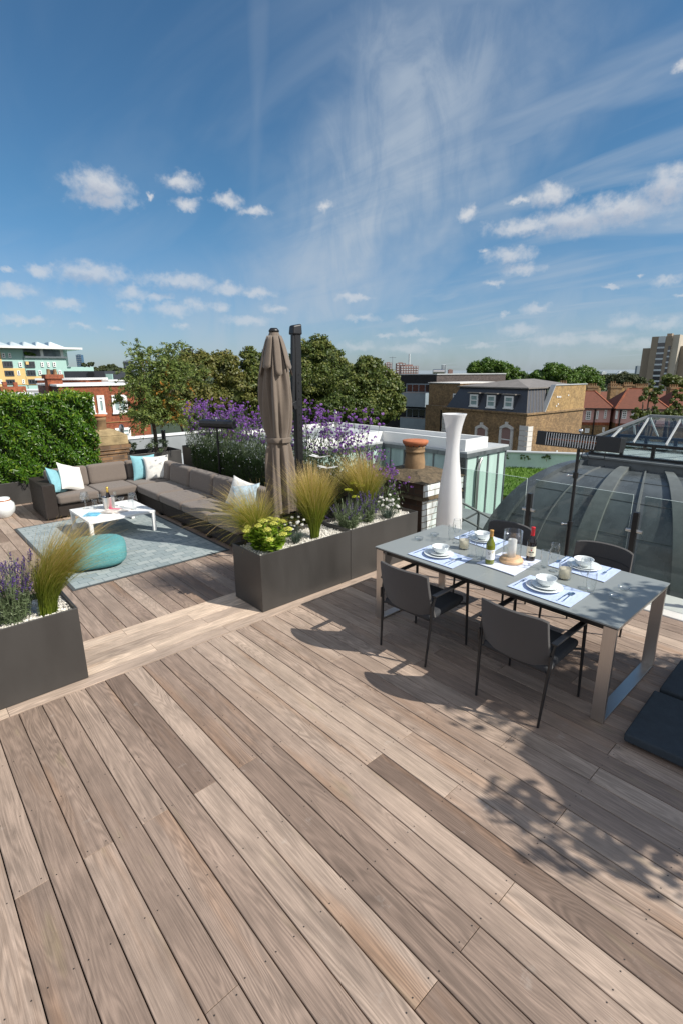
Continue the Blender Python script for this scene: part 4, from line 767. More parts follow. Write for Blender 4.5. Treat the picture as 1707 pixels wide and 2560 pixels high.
# ------------------------------------------------------------------ dining chairs (facing +x at rz 0)
def make_chair(label):
    r = thing('dining_chair', label, 'chair', (0, 0, 0), 0, 'upholstered armchairs round the dining table')
    # curved upholstered back shell
    n, m = 14, 12; V = []
    def pt(u, v, off):
        z = .43+(.825-.43)*v; y = .255*u*(1-.04*v); x = -.235-.105*v-.015*math.sin(v*3.1)+.055*u*u*1.2-off
        z += -.016*v*abs(u)**7-.008*u*u*v; return (x, y, z)
    bk = MB()
    for off, fl in ((.0, False), (.027, True)):
        vs = [pt(-1+2*i/n, j/m, off) for i in range(n+1) for j in range(m+1)]; fs = [(i*(m+1)+j, (i+1)*(m+1)+j, (i+1)*(m+1)+j+1, i*(m+1)+j+1) for i in range(n) for j in range(m)]
        if fl: fs = [f[::-1] for f in fs]
        bk.add(vs, fs, smooth=True)
    ed = [(i, 0) for i in range(n+1)]+[(n, j) for j in range(1, m+1)]+[(i, m) for i in range(n-1, -1, -1)]+[(0, j) for j in range(m-1, 0, -1)]
    q = []; K = len(ed)
    for (i, j) in ed:
        u, v = -1+2*i/n, j/m; a = pt(u, v, 0); c_ = pt(u, v, .027); s = 1.02; md = ((a[0]+c_[0])/2, (a[1]+c_[1])/2*1.025, (a[2]+c_[2])/2+(.009 if j == m else (-.009 if j == 0 else 0))); q += [a, md, c_]
    fs = []
    for i in range(K):
        k2 = (i+1) % K; fs += [(3*i, 3*i+1, 3*k2+1, 3*k2), (3*i+1, 3*i+2, 3*k2+2, 3*k2+1)]
    bk.add(q, fs, smooth=True); bo = bk.build('backrest', 'chair_cloth', r)
    qs = MB()   # quilting seams on the front of the back
    for v in (.36, .68): qs.tube([tuple(np.array(pt(-.97+1.94*i/12, v, -.0015))) for i in range(13)], .003, 5)
    qs.build('quilting_seams', 'seat_cloth', bo)
    rbox('seat', (.49, .50, .06), .024, 'seat_cloth', r, (.01, 0, .435), (0, rad(-3), 0))
    for sy in (-1, 1):
        f = MB(); f.tube([(.275, sy*.285, 0), (.262, sy*.278, .40), (.255, sy*.275, .625)], [.009, .0125, .013], 8); f.build('leg', 'black_metal', r)
        f = MB(); f.tube([(-.275, sy*.245, 0), (-.245, sy*.262, .40), (-.232, sy*.268, .56), (-.215, sy*.272, .625)], [.009, .0125, .0125, .012], 8); f.build('leg', 'black_metal', r)
        f = MB(); f.bar((-.24, sy*.274, .632), (.27, sy*.276, .636), .044, .016); f.build('armrest', 'black_metal', r, bevel=.005)
        f = MB(); f.tube([(.26, sy*.276, .405), (.19, sy*.20, .405)], .010, 6); f.tube([(-.245, sy*.262, .41), (-.2, sy*.2, .41)], .010, 6); f.bar((-.22, sy*.22, .405), (.23, sy*.22, .405), .02, .02); f.build('side_rail', 'black_metal', r)
        f = MB(); f.box(-.262, -.226, sy*.268-.006, sy*.268+.006, .46, .55); f.build('bracket', 'black_metal', r)
    f = MB(); f.bar((.22, -.22, .40), (.22, .22, .40), .02, .02); f.bar((-.21, -.22, .40), (-.21, .22, .40), .02, .02); f.build('cross_rails', 'black_metal', r)
    return r
ch = make_chair('grey armchair on the near side of the table, closest to the floor pads'); ch.location = (3.235, 1.52, 0)
dup(ch, (3.245, 2.52, 0), rad(1.5), 'grey armchair on the near side of the table, closest to the long planter')
dup(ch, (4.40, 1.60, 0), rad(181), 'quilted dark armchair on the far side of the table, closest to the right end')
dup(ch, (4.40, 2.54, 0), rad(180), 'quilted dark armchair on the far side of the table, closest to the white lamp')

# ------------------------------------------------------------------ table setting
TZ = .7515
def cloth(name, label, pts, m, cat, grp=None, th=.003, seed=0, hem=True):
    """Flat cloth through four corners with soft ripples and a hem."""
    g = np.random.default_rng(seed); n = 16; A, B, C_, D = [np.array(p) for p in pts]; vs = []; c0 = (A+B+C_+D)/4; ph = g.uniform(0, 6, 4)
    for i in range(n+1):
        for j in range(n+1):
            u, v = i/n, j/n; p = A*(1-u)*(1-v)+B*u*(1-v)+C_*u*v+D*(1-u)*v
            w = .0025*math.sin(u*5+ph[0])*math.sin(v*4+ph[1]); p = p+np.array([w, .003*math.sin(u*6+ph[2])*(v-.5)])
            vs.append((p[0]-c0[0], p[1]-c0[1], .002+.0012*(1+math.sin(u*8+ph[3])*math.sin(v*6))))
    N_ = n+1; top = [(x, y, z+th) for x, y, z in vs]; fs = []
    for i in range(n):
        for j in range(n): a = i*N_+j; fs.append((a, a+N_, a+N_+1, a+1))
    mb = MB(); mb.add(top, fs, smooth=True); mb.add(vs, [f[::-1] for f in fs], smooth=True)
    ed = [i*N_ for i in range(N_)]+[n*N_+j for j in range(1, N_)]+[i*N_+n for i in range(n-1, -1, -1)]+[j for j in range(n-1, 0, -1)]
    mb.add([top[e] for e in ed]+[vs[e] for e in ed], [(i, (i+1) % len(ed), len(ed)+(i+1) % len(ed), len(ed)+i) for i in range(len(ed))])
    o = mb.build(name, m); o.location = (c0[0], c0[1], TZ); return tag(o, label, cat, grp)
PL = ['at the near seat by the long planter', 'at the far seat by the white lamp', 'at the near seat by the floor pads', 'at the far seat at the right end']
mats_ = [[(3.365, 2.815), (3.36, 2.32), (3.69, 2.335), (3.705, 2.82)], [(4.06, 2.80), (4.01, 2.31), (4.355, 2.345), (4.40, 2.81)], [(3.37, 1.81), (3.36, 1.315), (3.70, 1.32), (3.71, 1.80)], [(4.02, 1.80), (4.0, 1.33), (4.355, 1.335), (4.36, 1.78)]]
for i, p in enumerate(mats_): cloth('placemat', 'pale blue woven placemat '+PL[i], p, 'placemat_cloth', 'placemat', 'blue placemats', seed=i)
cloth('table_runner', 'white folded cloth under the hurricane lantern and the wine bottles', [(3.62, 2.25), (3.60, 1.88), (4.08, 1.90), (4.03, 2.24)], 'runner_cloth', 'table cloth', None, .006, 9)
def lathe_thing(name, label, cat, prof, m, loc, grp=None, n=32):
    mb = MB(); mb.lathe(prof, n, capb=True, capt=False); o = mb.build(name, m); o.location = loc; return tag(o, label, cat, grp)
plate_p = [(.0, 0), (.07, 0), (.085, .004), (.135, .017), (.137, .019), (.133, .0205), (.085, .009), (.07, .006), (.0, .006)]
side_p = [(.0, 0), (.055, 0), (.066, .004), (.103, .016), (.105, .018), (.101, .019), (.066, .008), (.0, .006)]
bowl_p = [(0, 0), (.036, 0), (.038, .006), (.055, .016), (.070, .035), (.077, .062), (.079, .064), (.075, .063), (.067, .036), (.05, .018), (.0, .010)]
cen = [(3.545, 2.60), (4.20, 2.56), (3.545, 1.60), (4.20, 1.575)]
DUPS = {}
def place(key, maker, label, loc, rz=0.):
    if key not in DUPS: DUPS[key] = maker(); o = DUPS[key]
    else: o = DUPS[key].copy(); COL.objects.link(o)
    o.location = loc; o.rotation_euler = (0, 0, rz); o['label'] = label; return o
def cutlery(kind):
    mb = MB()
    if kind == 'knife':
        mb.tube([(0, -.10, .003), (0, 0, .004)], [.006, .004], 8); mb.hexa([(-.008, 0, .002), (.006, 0, .002), (.002, .115, .002), (-.006, .10, .002), (-.008, 0, .004), (.006, 0, .004), (.002, .115, .0035), (-.006, .10, .0035)])
    elif kind == 'fork':
        mb.tube([(0, -.10, .003), (0, -.02, .005), (0, .03, .006)], [.006, .0035, .004], 8); mb.hexa([(-.011, .03, .005), (.011, .03, .005), (.011, .055, .004), (-.011, .055, .004), (-.011, .03, .007), (.011, .03, .007), (.011, .055, .006), (-.011, .055, .006)])
        for k in range(4): x = -.0095+k*.0063; mb.box(x-.0013, x+.0013, .055, .095, .004, .006)
    else:
        mb.tube([(0, -.10, .003), (0, -.02, .005), (0, .045, .007)], [.006, .0035, .004], 8); vs = []; n = 16
        for ring, (s, dz) in enumerate(((1, .008), (.7, .003), (.35, .001))):
            for j in range(n): a = 6.283*j/n; vs.append((.0195*s*math.cos(a), .072+.031*s*math.sin(a), dz))
        fs = [(i*n+j, i*n+(j+1) % n, (i+1)*n+(j+1) % n, (i+1)*n+j) for i in range(2) for j in range(n)]+[tuple(2*n+j for j in range(n))]; mb.add(vs, fs, smooth=True)
    o = mb.build(kind, 'chrome'); return tag(o, '', kind, 'cutlery on the placemats')
for i, (x, y) in enumerate(cen):
    face = 0. if i in (0, 2) else math.pi; sx = 1 if face == 0 else -1; z = TZ+.0075
    place('plate', lambda: lathe_thing('dinner_plate', '', 'plate', plate_p, 'porcelain', (0, 0, 0), 'white dinner plates'), 'white dinner plate under smaller plate and bowl '+PL[i], (x, y, z))
    place('side', lambda: lathe_thing('side_plate', '', 'plate', side_p, 'porcelain', (0, 0, 0), 'white side plates'), 'small white plate between bowl and dinner plate '+PL[i], (x+.012*sx, y-.004, z+.009))
    place('bowl', lambda: lathe_thing('bowl', '', 'bowl', bowl_p, 'porcelain', (0, 0, 0), 'white bowls'), 'white bowl stacked on two plates '+PL[i], (x+.018*sx, y, z+.017))
    # knife and spoon lie to the diner's right, fork to the left
    def side_pos(d, a): return (x+sx*a, y-sx*d, z)
    place('knife', lambda: cutlery('knife'), 'steel knife beside the plates '+PL[i], side_pos(.175, -.05), face-math.pi/2)
    place('spoon', lambda: cutlery('spoon'), 'steel spoon beside the knife '+PL[i], side_pos(.205, -.04), face-math.pi/2+.05)
    place('fork', lambda: cutlery('fork'), 'steel fork beside the plates '+PL[i], side_pos(-.175, -.04), face-math.pi/2)
wine_p = [(.0, .001), (.034, .001), (.036, .003), (.012, .007), (.0045, .014), (.004, .085), (.006, .096), (.026, .115), (.039, .150), (.041, .175), (.036, .215), (.032, .245), (.0312, .245), (.035, .215), (.040, .175), (.038, .151), (.025, .118), (.0, .102)]
tum_p = [(0, .001), (.026, .001), (.029, .006), (.036, .075), (.036, .115), (.035, .155), (.0335, .155), (.0345, .115), (.0345, .076), (.027, .014), (0, .012)]
for i, (x, y) in enumerate([(3.95, 2.70), (3.765, 2.40), (3.94, 1.72), (3.775, 1.405)]):
    place('wine', lambda: lathe_thing('wine_glass', '', 'wine glass', wine_p, 'clear_glass', (0, 0, 0), 'wine glasses', 28), 'empty stemmed wine glass '+['nearest the white lamp', 'between the candle jar and the green bottle', 'beside the dark red wine bottle', 'nearest the right table end'][i], (x, y, TZ))
for i, (x, y) in enumerate([(4.0, 2.79), (3.735, 2.30), (3.965, 1.81), (3.74, 1.335)]):
    place('tumbler', lambda: lathe_thing('tumbler', '', 'tumbler', tum_p, 'clear_glass', (0, 0, 0), 'tumblers', 24), 'tall clear tumbler '+['nearest the white lamp', 'just left of the green bottle', 'right of the dark red wine bottle', 'nearest the right table end'][i], (x, y, TZ))
dish_p = [(0, 0), (.028, 0), (.044, .008), (.046, .028), (.041, .030), (.036, .012), (.022, .008), (0, .008)]
for i, (x, y) in enumerate([(3.76, 3.01), (3.97, 2.98), (3.97, 1.175), (3.77, 1.165)]):
    place('dish', lambda: lathe_thing('tealight_dish', '', 'tealight holder', dish_p, 'crystal', (0, 0, 0), 'clear glass tealight dishes', 20), 'small clear glass dish '+['at the planter end of the table, nearer the front edge', 'at the planter end of the table, nearer the white lamp', 'at the right end of the table, nearer the far edge', 'at the right end of the table, nearer the floor pads'][i], (x, y, TZ))
def candle_jar(label, loc):
    r = thing('candle_jar', label, 'candle', loc, 0, 'candle jars'); m = MB(); m.lathe([(0, 0), (.047, 0), (.05, .004), (.05, .125), (.047, .125), (.047, .010), (0, .010)], 28, capt=False); m.build('glass', 'clear_glass', r)
    m = MB(); m.lathe([(0, .011), (.0455, .011), (.0455, .086), (.041, .090), (0, .089)], 28); m.tube([(0, 0, .089), (.001, 0, .100)], .0014, 5); m.build('wax', 'candle_wax', r); return r
c1 = candle_jar('cream candle in a glass jar near the planter-side placemats', (3.87, 2.555, TZ)); dup(c1, (3.855, 1.585, TZ), 0, 'cream candle in a glass jar between the two right-hand place settings')
hl = thing('hurricane_lantern', 'glass hurricane cylinder with a white pillar candle on a beech base', 'candle lantern', (3.86, 2.06, TZ+.010))
m = MB(); m.lathe([(0, 0), (.098, 0), (.102, .006), (.102, .022), (.098, .028), (.088, .028), (.088, .042), (.084, .046), (0, .046)], 36); m.build('base', 'beech', hl)
m = MB(); m.lathe([(.078, .046), (.078, .285), (.075, .285), (.075, .046)], 36, capb=False, capt=False); m.build('glass', 'clear_glass', hl)
m = MB(); m.lathe([(0, .0465), (.036, .0465), (.0365, .20), (.033, .206), (0, .203)], 28); m.tube([(0, 0, .203), (.001, 0, .216)], .0015, 5); m.build('candle', 'candle_white', hl)
def bottle(label, loc, glass, foil, lab, mark, rz, foil_h):
    r = thing('wine_bottle', label, 'wine bottle', loc, rz, 'wine bottles'); m = MB()
    m.lathe([(0, .004), (.03, 0), (.037, .004), (.038, .012), (.038, .165), (.034, .188), (.022, .212), (.0155, .232), (.0145, .292), (.016, .293), (.016, .302), (0, .302)], 28); m.build('glass', glass, r)
    m = MB(); m.lathe([(.0168, .303-foil_h), (.0162, .290), (.0175, .291), (.0175, .303), (.0168, .3045), (0, .3045)], 24, capb=False); m.build('foil', foil, r)
    m = MB(); n = 20; vs = []
    for j in range(n+1):
        a = -1.35+2.7*j/n; vs += [(.0386*math.cos(a), .0386*math.sin(a), .045), (.0386*math.cos(a), .0386*math.sin(a), .135)]
    m.add(vs, [(2*j, 2*j+2, 2*j+3, 2*j+1) for j in range(n)], smooth=True); lo = m.build('label', lab, r)
    m = MB()
    def strip(a0, a1, z0, z1):
        vs = []; k = 6
        for j in range(k+1):
            a = a0+(a1-a0)*j/k; vs += [(.0389*math.cos(a), .0389*math.sin(a), z0), (.0389*math.cos(a), .0389*math.sin(a), z1)]
        m.add(vs, [(2*j, 2*j+2, 2*j+3, 2*j+1) for j in range(k)])
    for (a0, a1, z0, z1) in mark: strip(a0, a1, z0, z1)
    m.build('lettering', 'ink', lo)
    if glass == 'green_bottle':
        m = MB(); n = 16; m.add([(.0390*math.cos(.42+.24*math.cos(6.283*j/n)), .0390*math.sin(.42+.24*math.cos(6.283*j/n)), .118+.010*math.sin(6.283*j/n)) for j in range(n)], [tuple(range(n))]); m.build('seal', 'foil_gold', lo)
    else:
        m = MB(); n = 12; m.add([(.0390*math.cos(-.0+.13*math.cos(6.283*j/n)), .0390*math.sin(.13*math.cos(6.283*j/n)), .104+.009*math.sin(6.283*j/n)) for j in range(n)], [tuple(range(n))]); m.build('emblem', 'foil_red', lo)
    return r
toc = math.atan2(-2.1, -3.7)
wordy = [(-.55+.0, -.42, .105, .112), (-.38, -.2, .105, .108), (-.16, -.02, .105, .111), (-.5, -.3, .094, .099), (-.26, -.08, .094, .098), (-.45, -.1, .070, .0715), (-.45, -.1, .062, .0635)]
bottle('green glass wine bottle with a white label and ochre capsule', (3.685, 2.165, TZ+.009), 'green_bottle', 'foil_ochre', 'label_white', wordy, toc+.15, .055)
wordr = [(-.62, -.5, .078, .090), (-.48, -.38, .078, .087), (-.34, -.12, .078, .089), (-.06, .04, .078, .087), (.10, .36, .078, .089), (.40, .6, .078, .087), (-.4, .4, .062, .0635), (-.3, .3, .055, .0562), (-.25, .25, .121, .124)]
bottle('dark red wine bottle with a cream label and bright red capsule', (4.02, 1.965, TZ+.009), 'dark_bottle', 'foil_red', 'label_cream', wordr, toc, .075)

# ------------------------------------------------------------------ floor pads
def pad(label, x0, y0, sx, sy, z, rz):
    o = rbox('floor_pad', (sx, sy, .065), .014, 'pad_cloth', None, (x0, y0, z), (0, 0, rz)); wnorm(o); return tag(o, label, 'cushion', 'dark seat pads on the deck')
pad('dark blue-grey seat pad lying flat on the deck, nearest the camera', 3.57, .455, .66, .76, .050, rad(2))
pad('dark blue-grey seat pad on the deck beyond the nearer pad, by the steel table leg', 4.22, .48, .56, .70, .056, rad(1))

# ------------------------------------------------------------------ white floor lamp, heaters, parasol
lp = thing('floor_lamp', 'tall white hourglass floor lamp with fine ribs beside the brick chimney', 'floor lamp', (5.62, 3.98, .0))
prof = [(.150, 0), (.172, .03), (.178, .20), (.176, .38), (.166, .60), (.148, .82), (.124, 1.02), (.101, 1.20), (.088, 1.36), (.087, 1.45), (.093, 1.55), (.112, 1.68), (.140, 1.79), (.158, 1.83), (.160, 1.838), (.154, 1.838), (.135, 1.79), (.09, 1.62), (0, 1.60)]
m = MB(); m.lathe(prof, 132, fn=lambda a, z: 1+.010*(1 if int(round(a/(2*math.pi/132))) % 2 else -1), capt=False); m.build('shade', 'lamp_white', lp)
m = MB(); m.lathe([(0, 0), (.19, 0), (.19, .006), (.155, .012), (0, .012)], 32); m.build('base', 'lamp_white', lp)
def heater(label, loc, rz, H, L):
    r = thing('patio_heater', label, 'patio heater', loc, rz, 'black patio heaters on stands')
    m = MB(); m.tube([(0, 0, .03), (0, 0, H*.50)], .022, 12); m.tube([(0, 0, H*.48), (0, 0, H)], .016, 12); m.build('pole', 'black_metal', r)
    m = MB(); m.lathe([(0, 0), (.21, 0), (.21, .012), (.03, .03), (.024, .06), (0, .06)], 28); m.build('base', 'black_metal', r)
    for z in (H*.5, H*.82):
        m = MB(); m.tube([(0, 0, z-.03), (0, 0, z+.03)], .027, 12); cl = m.build('clamp', 'black_metal', r); m = MB(); m.tube([(-.02, .02, z), (-.045, .05, z)], [.006, .006], 8); m.lathe([(0, -.014), (.012, -.008), (.014, 0), (.012, .008), (0, .014)], 10, (-.05, .055, z)); m.build('knob', 'chrome', cl)
    m = MB(); T = rad(6)  # head: trough open towards -x and tilted down
    def P(x, z):
        x *= 1.25; z *= 1.25; return (x*math.cos(T)+z*math.sin(T)-.02, -x*math.sin(T)+z*math.cos(T)+H+.055)
    pr = [(-.055, -.052), (-.045, -.058), (.03, -.05), (.055, -.02), (.055, .02), (.03, .052), (-.045, .060), (-.055, .054)]
    def ext(mb, pr, y0, y1, **k):
        n = len(pr); vs = [(P(*p)[0], y, P(*p)[1]) for y in (y0, y1) for p in pr]; mb.add(vs, [tuple(range(n)), tuple(range(2*n-1, n-1, -1))]+[(i, n+i, n+(i+1) % n, (i+1) % n) for i in range(n)], **k)
    inner = [(-.055, -.052), (-.045, -.058), (.03, -.05), (.055, -.02), (.055, .02), (.03, .052), (-.045, .060), (-.055, .054), (-.052, .046), (.02, .036), (.04, .012), (.04, -.012), (.02, -.036), (-.052, -.046)]
    ext(m, inner, -L/2+.22, L/2-.10); ext(m, pr, L/2-.0999, L/2); ext(m, pr, -L/2, -L/2+.2199); m.build('head', 'black_metal', r, bevel=.004)
    m = MB(); ext(m, [(.018, -.034), (.038, -.011), (.038, .011), (.018, .034), (.016, .033), (.035, .010), (.035, -.010), (.016, -.033)], -L/2+.225, L/2-.105); m.build('reflector', 'steel', r)
    m = MB(); k = P(-.005, 0); m.tube([(k[0], -L/2+.22, k[1]), (k[0], L/2-.10, k[1])], .009, 10); m.build('element', 'terracotta', r)
    m = MB(); y = -L/2+.235
    while y < L/2-.11:
        a, c_ = P(-.055, -.05), P(-.055, .05); m.tube([(a[0], y, a[1]), (c_[0], y, c_[1])], .0042, 5, cap=False); y += .026
    m.build('guard', 'label_white', r)
    m = MB(); m.tube([(0, .0, H), (0, 0, H+.16)], .008, 8); m.lathe([(0, -.02), (.018, -.014), (.022, 0), (.018, .014), (0, .02)], 12, (0, 0, H+.16)); m.build('finial', 'chrome', r)
    m = MB(); m.tube([(.02, -.3*L, H+.02), (.02, -.3*L, H-.10), (.025, -.13*L, H-.11), (.025, -.04, H-.03), (.022, .0, H-.2), (.026, .005, H*.6), (.024, -.005, H*.3), (.024, 0, .06)], .0045, 6); m.build('cable', 'black_metal', r)
    return r
heater('black infrared patio heater on a slim stand in front of the curved roof', (5.18, 2.14, 0), rad(-2), 1.63, .84)
heater('black infrared patio heater seen from the side behind the sofa, among verbena', (4.34, 8.02, 0), rad(204), 1.46, .70)

um = thing('folded_parasol', 'folded taupe cantilever parasol tied shut beside its black mast', 'parasol', (3.70, 5.27, 0))
prof = [(2.845, .055), (2.80, .075), (2.70, .105), (2.58, .128), (2.42, .150), (2.25, .172), (2.05, .180), (1.85, .172), (1.70, .160), (1.585, .142), (1.52, .140), (1.46, .150), (1.30, .158), (1.10, .165), (.90, .170), (.72, .175), (.62, .172)]
def folds(a, z):
    k = min(1, max(0, (2.84-z)/.4)); tie = 1-.75*math.exp(-((z-1.55)/.11)**2)
    return 1+k*tie*(.17*math.cos(8*a+.9*math.sin(z*1.7)+.5*math.cos(2*a))+.09*math.cos(13*a+1.3+z*2.1)+.07*math.cos(3*a+z*2.6)+.03*math.cos(21*a+z*5))-.03
m = MB(); m.lathe([(r_, z) for z, r_ in prof], 112, fn=folds, capb=False, capt=True); m.build('canopy', 'umbrella_cloth', um)
m = MB()   # wind-vent flaps hanging over the shoulders
for k in range(8):
    a0 = k*math.pi/4+.39; n = 8; vs = []
    for j in range(n+1):
        f = j/n; z = 2.80-.44*f*(1 if k % 2 else .82); r_ = .085+.115*f**.8
        for s in (-1, -.5, 0, .5, 1): a = a0+s*(.34-.14*f*(1 if k % 2 else .4)); vs.append((r_*math.cos(a)*(1+.05*(1-abs(s))*f), r_*math.sin(a)*(1+.05*(1-abs(s))*f), z-.03*(1-abs(s))*f))
    m.add(vs, [(j*5+i, j*5+i+1, (j+1)*5+i+1, (j+1)*5+i) for j in range(n) for i in range(4)], smooth=True)
fl = m.build('top_flaps', 'umbrella_cloth', um); q = fl.modifiers.new('thick', 'SOLIDIFY'); q.thickness = .005
m = MB(); m.lathe([(.156, 1.525), (.160, 1.53), (.160, 1.585), (.156, 1.59)], 64, fn=lambda a, z: 1+.035*math.cos(8*a+.5), capb=False, capt=False); m.box(-.06, .05, -.178, -.160, 1.53, 1.585); m.build('tie_strap', 'umbrella_cloth', um)
m = MB(); m.lathe([(.05, 2.84), (.062, 2.845), (.062, 2.865), (.04, 2.89), (0, 2.892)], 20); m.build('cap', 'black_metal', um)
m = MB(); m.tube([(0, 0, .1), (0, 0, 2.84)], .022, 12); m.build('inner_pole', 'black_metal', um)
m = MB()
for k in range(8): a = k*math.pi/4+.2; m.tube([(.10*math.cos(a), .10*math.sin(a), .66), (.06*math.cos(a), .06*math.sin(a), 2.7)], .008, 6)
m.build('ribs', 'black_metal', um)
m = MB(); m.bar((.35, .05, .02), (.37, .05, 2.86), .105, .085, up=(0, 1, 0)); mo = m.build('mast', 'black_metal', um, bevel=.02, seg=3)
m = MB(); m.hexa([(.29, -.01, 2.83), (.43, -.01, 2.83), (.43, .11, 2.83), (.29, .11, 2.83), (.30, 0, 2.94), (.43, 0, 2.965), (.43, .10, 2.965), (.30, .10, 2.94)]); m.build('mast_head', 'black_metal', mo, bevel=.02, seg=3)
m = MB()
for z in np.arange(1.25, 2.4, .1): m.tube([(.36, -.005, z), (.36, -.0005, z)], .006, 8)
m.build('bolts', 'black_frame', mo)
m = MB(); m.bar((.27, .03, 1.98), (.315, .04, 2.84), .045, .045, up=(0, 1, 0)); m.bar((.20, .02, 1.93), (.36, .05, 1.99), .06, .10, up=(0, 0, 1)); m.tube([(.27, -.03, 1.95), (.27, .03, 1.95)], .03, 10); m.build('arm', 'black_metal', um, bevel=.004)
m = MB(); m.box(-.05, .62, -.40, .42, .002, .055); m.build('base_plate', 'black_metal', um, bevel=.006)

# dragonfly ornaments
def dragonfly(label, loc, rz):
    r = thing('dragonfly_stake', label, 'garden ornament', loc, rz, 'white dragonfly garden stakes'); m = MB(); m.tube([(-.09, 0, .02), (0, 0, 0), (.05, 0, .0)], [.004, .006, .010], 8); m.build('body', 'pale_silver', r)
    for s in (-1, 1):
        for k, (dx, L) in enumerate(((.02, .13), (-.02, .115))):
            m = MB(); n = 8; vs = []; 
            for j in range(n): a = 6.283*j/n; vs.append((dx+.018*math.sin(a)+(.02 if k == 0 else -.02)*(.5+.5*math.cos(a)), s*(L/2+L/2*math.cos(a)), .012+.02*(.5+.5*math.cos(a))))
            m.add(vs, [tuple(range(n))]); w = m.build('wing', 'white_paint', r); q = w.modifiers.new('t', 'SOLIDIFY'); q.thickness = .002
    m = MB(); m.tube([(0, 0, 0), (0, 0, -loc[2]+.6)], .003, 5); m.build('stake', 'black_metal', r); return r
dragonfly('upper white dragonfly stake behind the feather grasses', (3.71, 4.48, 1.41), rad(20)); dragonfly('lower white dragonfly stake behind the feather grasses', (3.82, 4.46, 1.27), rad(35))

# ------------------------------------------------------------------ lounge
rg = MB(); x0, x1, y0, y1, zt = 1.26, 3.27, 5.92, 9.15, .010
rg.box(x0, x1, y0, y1, .0015, zt-.002, mi=1)
ry = random.Random(5); ny, nx = 27, 12
for i in range(ny):
    yy0 = y0+.035+(y1-y0-.07)*i/ny; yy1 = yy0+(y1-y0-.07)/ny; sh_ = (i % 2)*.5; w_ = (x1-x0-.07)/nx
    for j in range(-1, nx+1):
        a = max(x0+.035, x0+.035+(j+sh_)*w_); b2 = min(x1-.035, x0+.035+(j+1+sh_)*w_)
        if b2-a < .01: continue
        e = .004; rg.add([(a, yy0, zt-.0015), (b2, yy0, zt-.0015), (b2, yy1, zt-.0015), (a, yy1, zt-.0015), (a+e, yy0+e, zt), (b2-e, yy0+e, zt), (b2-e, yy1-e, zt), (a+e, yy1-e, zt)], [(4, 5, 6, 7)], tone=ry.uniform(.35, 1))
        rg.add([(a, yy0, zt-.0015), (b2, yy0, zt-.0015), (b2, yy1, zt-.0015), (a, yy1, zt-.0015), (a+e, yy0+e, zt), (b2-e, yy0+e, zt), (b2-e, yy1-e, zt), (a+e, yy1-e, zt)], [(0, 1, 5, 4), (1, 2, 6, 5), (2, 3, 7, 6), (3, 0, 4, 7)], tone=.06)
tag(rg.build('outdoor_rug', ['rug', 'rug_border']), 'blue-grey woven outdoor rug with a dark border under the white coffee table', 'rug')
SF = thing('corner_sofa', 'large wicker corner sofa with taupe cushions around the coffee table', 'sofa', (3.0, 9.2, 0))
def sbase(x0, x1, y0, y1, z0, z1, name='wicker_base'):
    m = MB(); m.box(x0, x1, y0, y1, z0, z1); bpart(name, m, 'wicker', SF, bevel=.018)
for (a, b2) in ((1.96, 2.63), (2.632, 3.30), (3.302, 4.22)): sbase(a, b2, 9.29, 10.22, .03, .25)
sbase(1.76, 1.958, 9.27, 10.24, .03, .605, 'armrest'); sbase(1.96, 4.24, 10.10, 10.24, .252, .60, 'wicker_back')
ymod = [(8.27, 9.268), (7.415, 8.268), (6.56, 7.413), (5.705, 6.558)]
for (a, b2) in ymod: sbase(3.33, 4.24, a, b2, .03, .25)
sbase(4.11, 4.24, 5.705, 10.098, .252, .60, 'wicker_back')
def cushion(name, x0, x1, y0, y1, z0, z1, r=.05, puff=.10, rot=(0, 0, 0)):
    o = rbox(name, (x1-x0-.006, y1-y0-.006, z1-z0), r, 'taupe', SF, ((x0+x1)/2-3.0, (y0+y1)/2-9.2, (z0+z1)/2), rot, puff=puff, cuts=14); return o
for (a, b2) in ((1.962, 2.63), (2.632, 3.30)): cushion('seat_cushion', a, b2, 9.22, 10.0, .252, .405)
cushion('seat_cushion', 3.30, 4.10, 9.26, 10.08, .252, .405)
for (a, b2) in ymod: cushion('seat_cushion', 3.27, 4.03, a, min(b2, 9.255), .252, .405)
for (a, b2) in ((1.965, 2.66), (2.66, 3.36), (3.36, 3.95)): cushion('back_cushion', a, b2, 9.86, 10.08, .38, .755, .06, .02, (rad(-9), 0, 0))
cushion('back_cushion', 3.88, 4.10, 9.16, 9.96, .38, .745, .06, .02, (0, rad(9), 0))
for (a, b2) in ((8.34, 9.16), (7.5, 8.34), (6.62, 7.5), (5.74, 6.62)): cushion('back_cushion', 3.88, 4.10, a, b2, .38, .745, .06, .02, (0, rad(9), 0))
m = MB()
for (x, y) in ((1.83, 9.33), (3.36, 8.35), (3.36, 7.48), (3.36, 6.62), (3.36, 5.78), (2.6, 9.36), (1.83, 10.15)): m.box(x-.05, x+.05, y-.04, y+.04, .0125, .03)
bpart('feet', m, 'black_metal', SF)
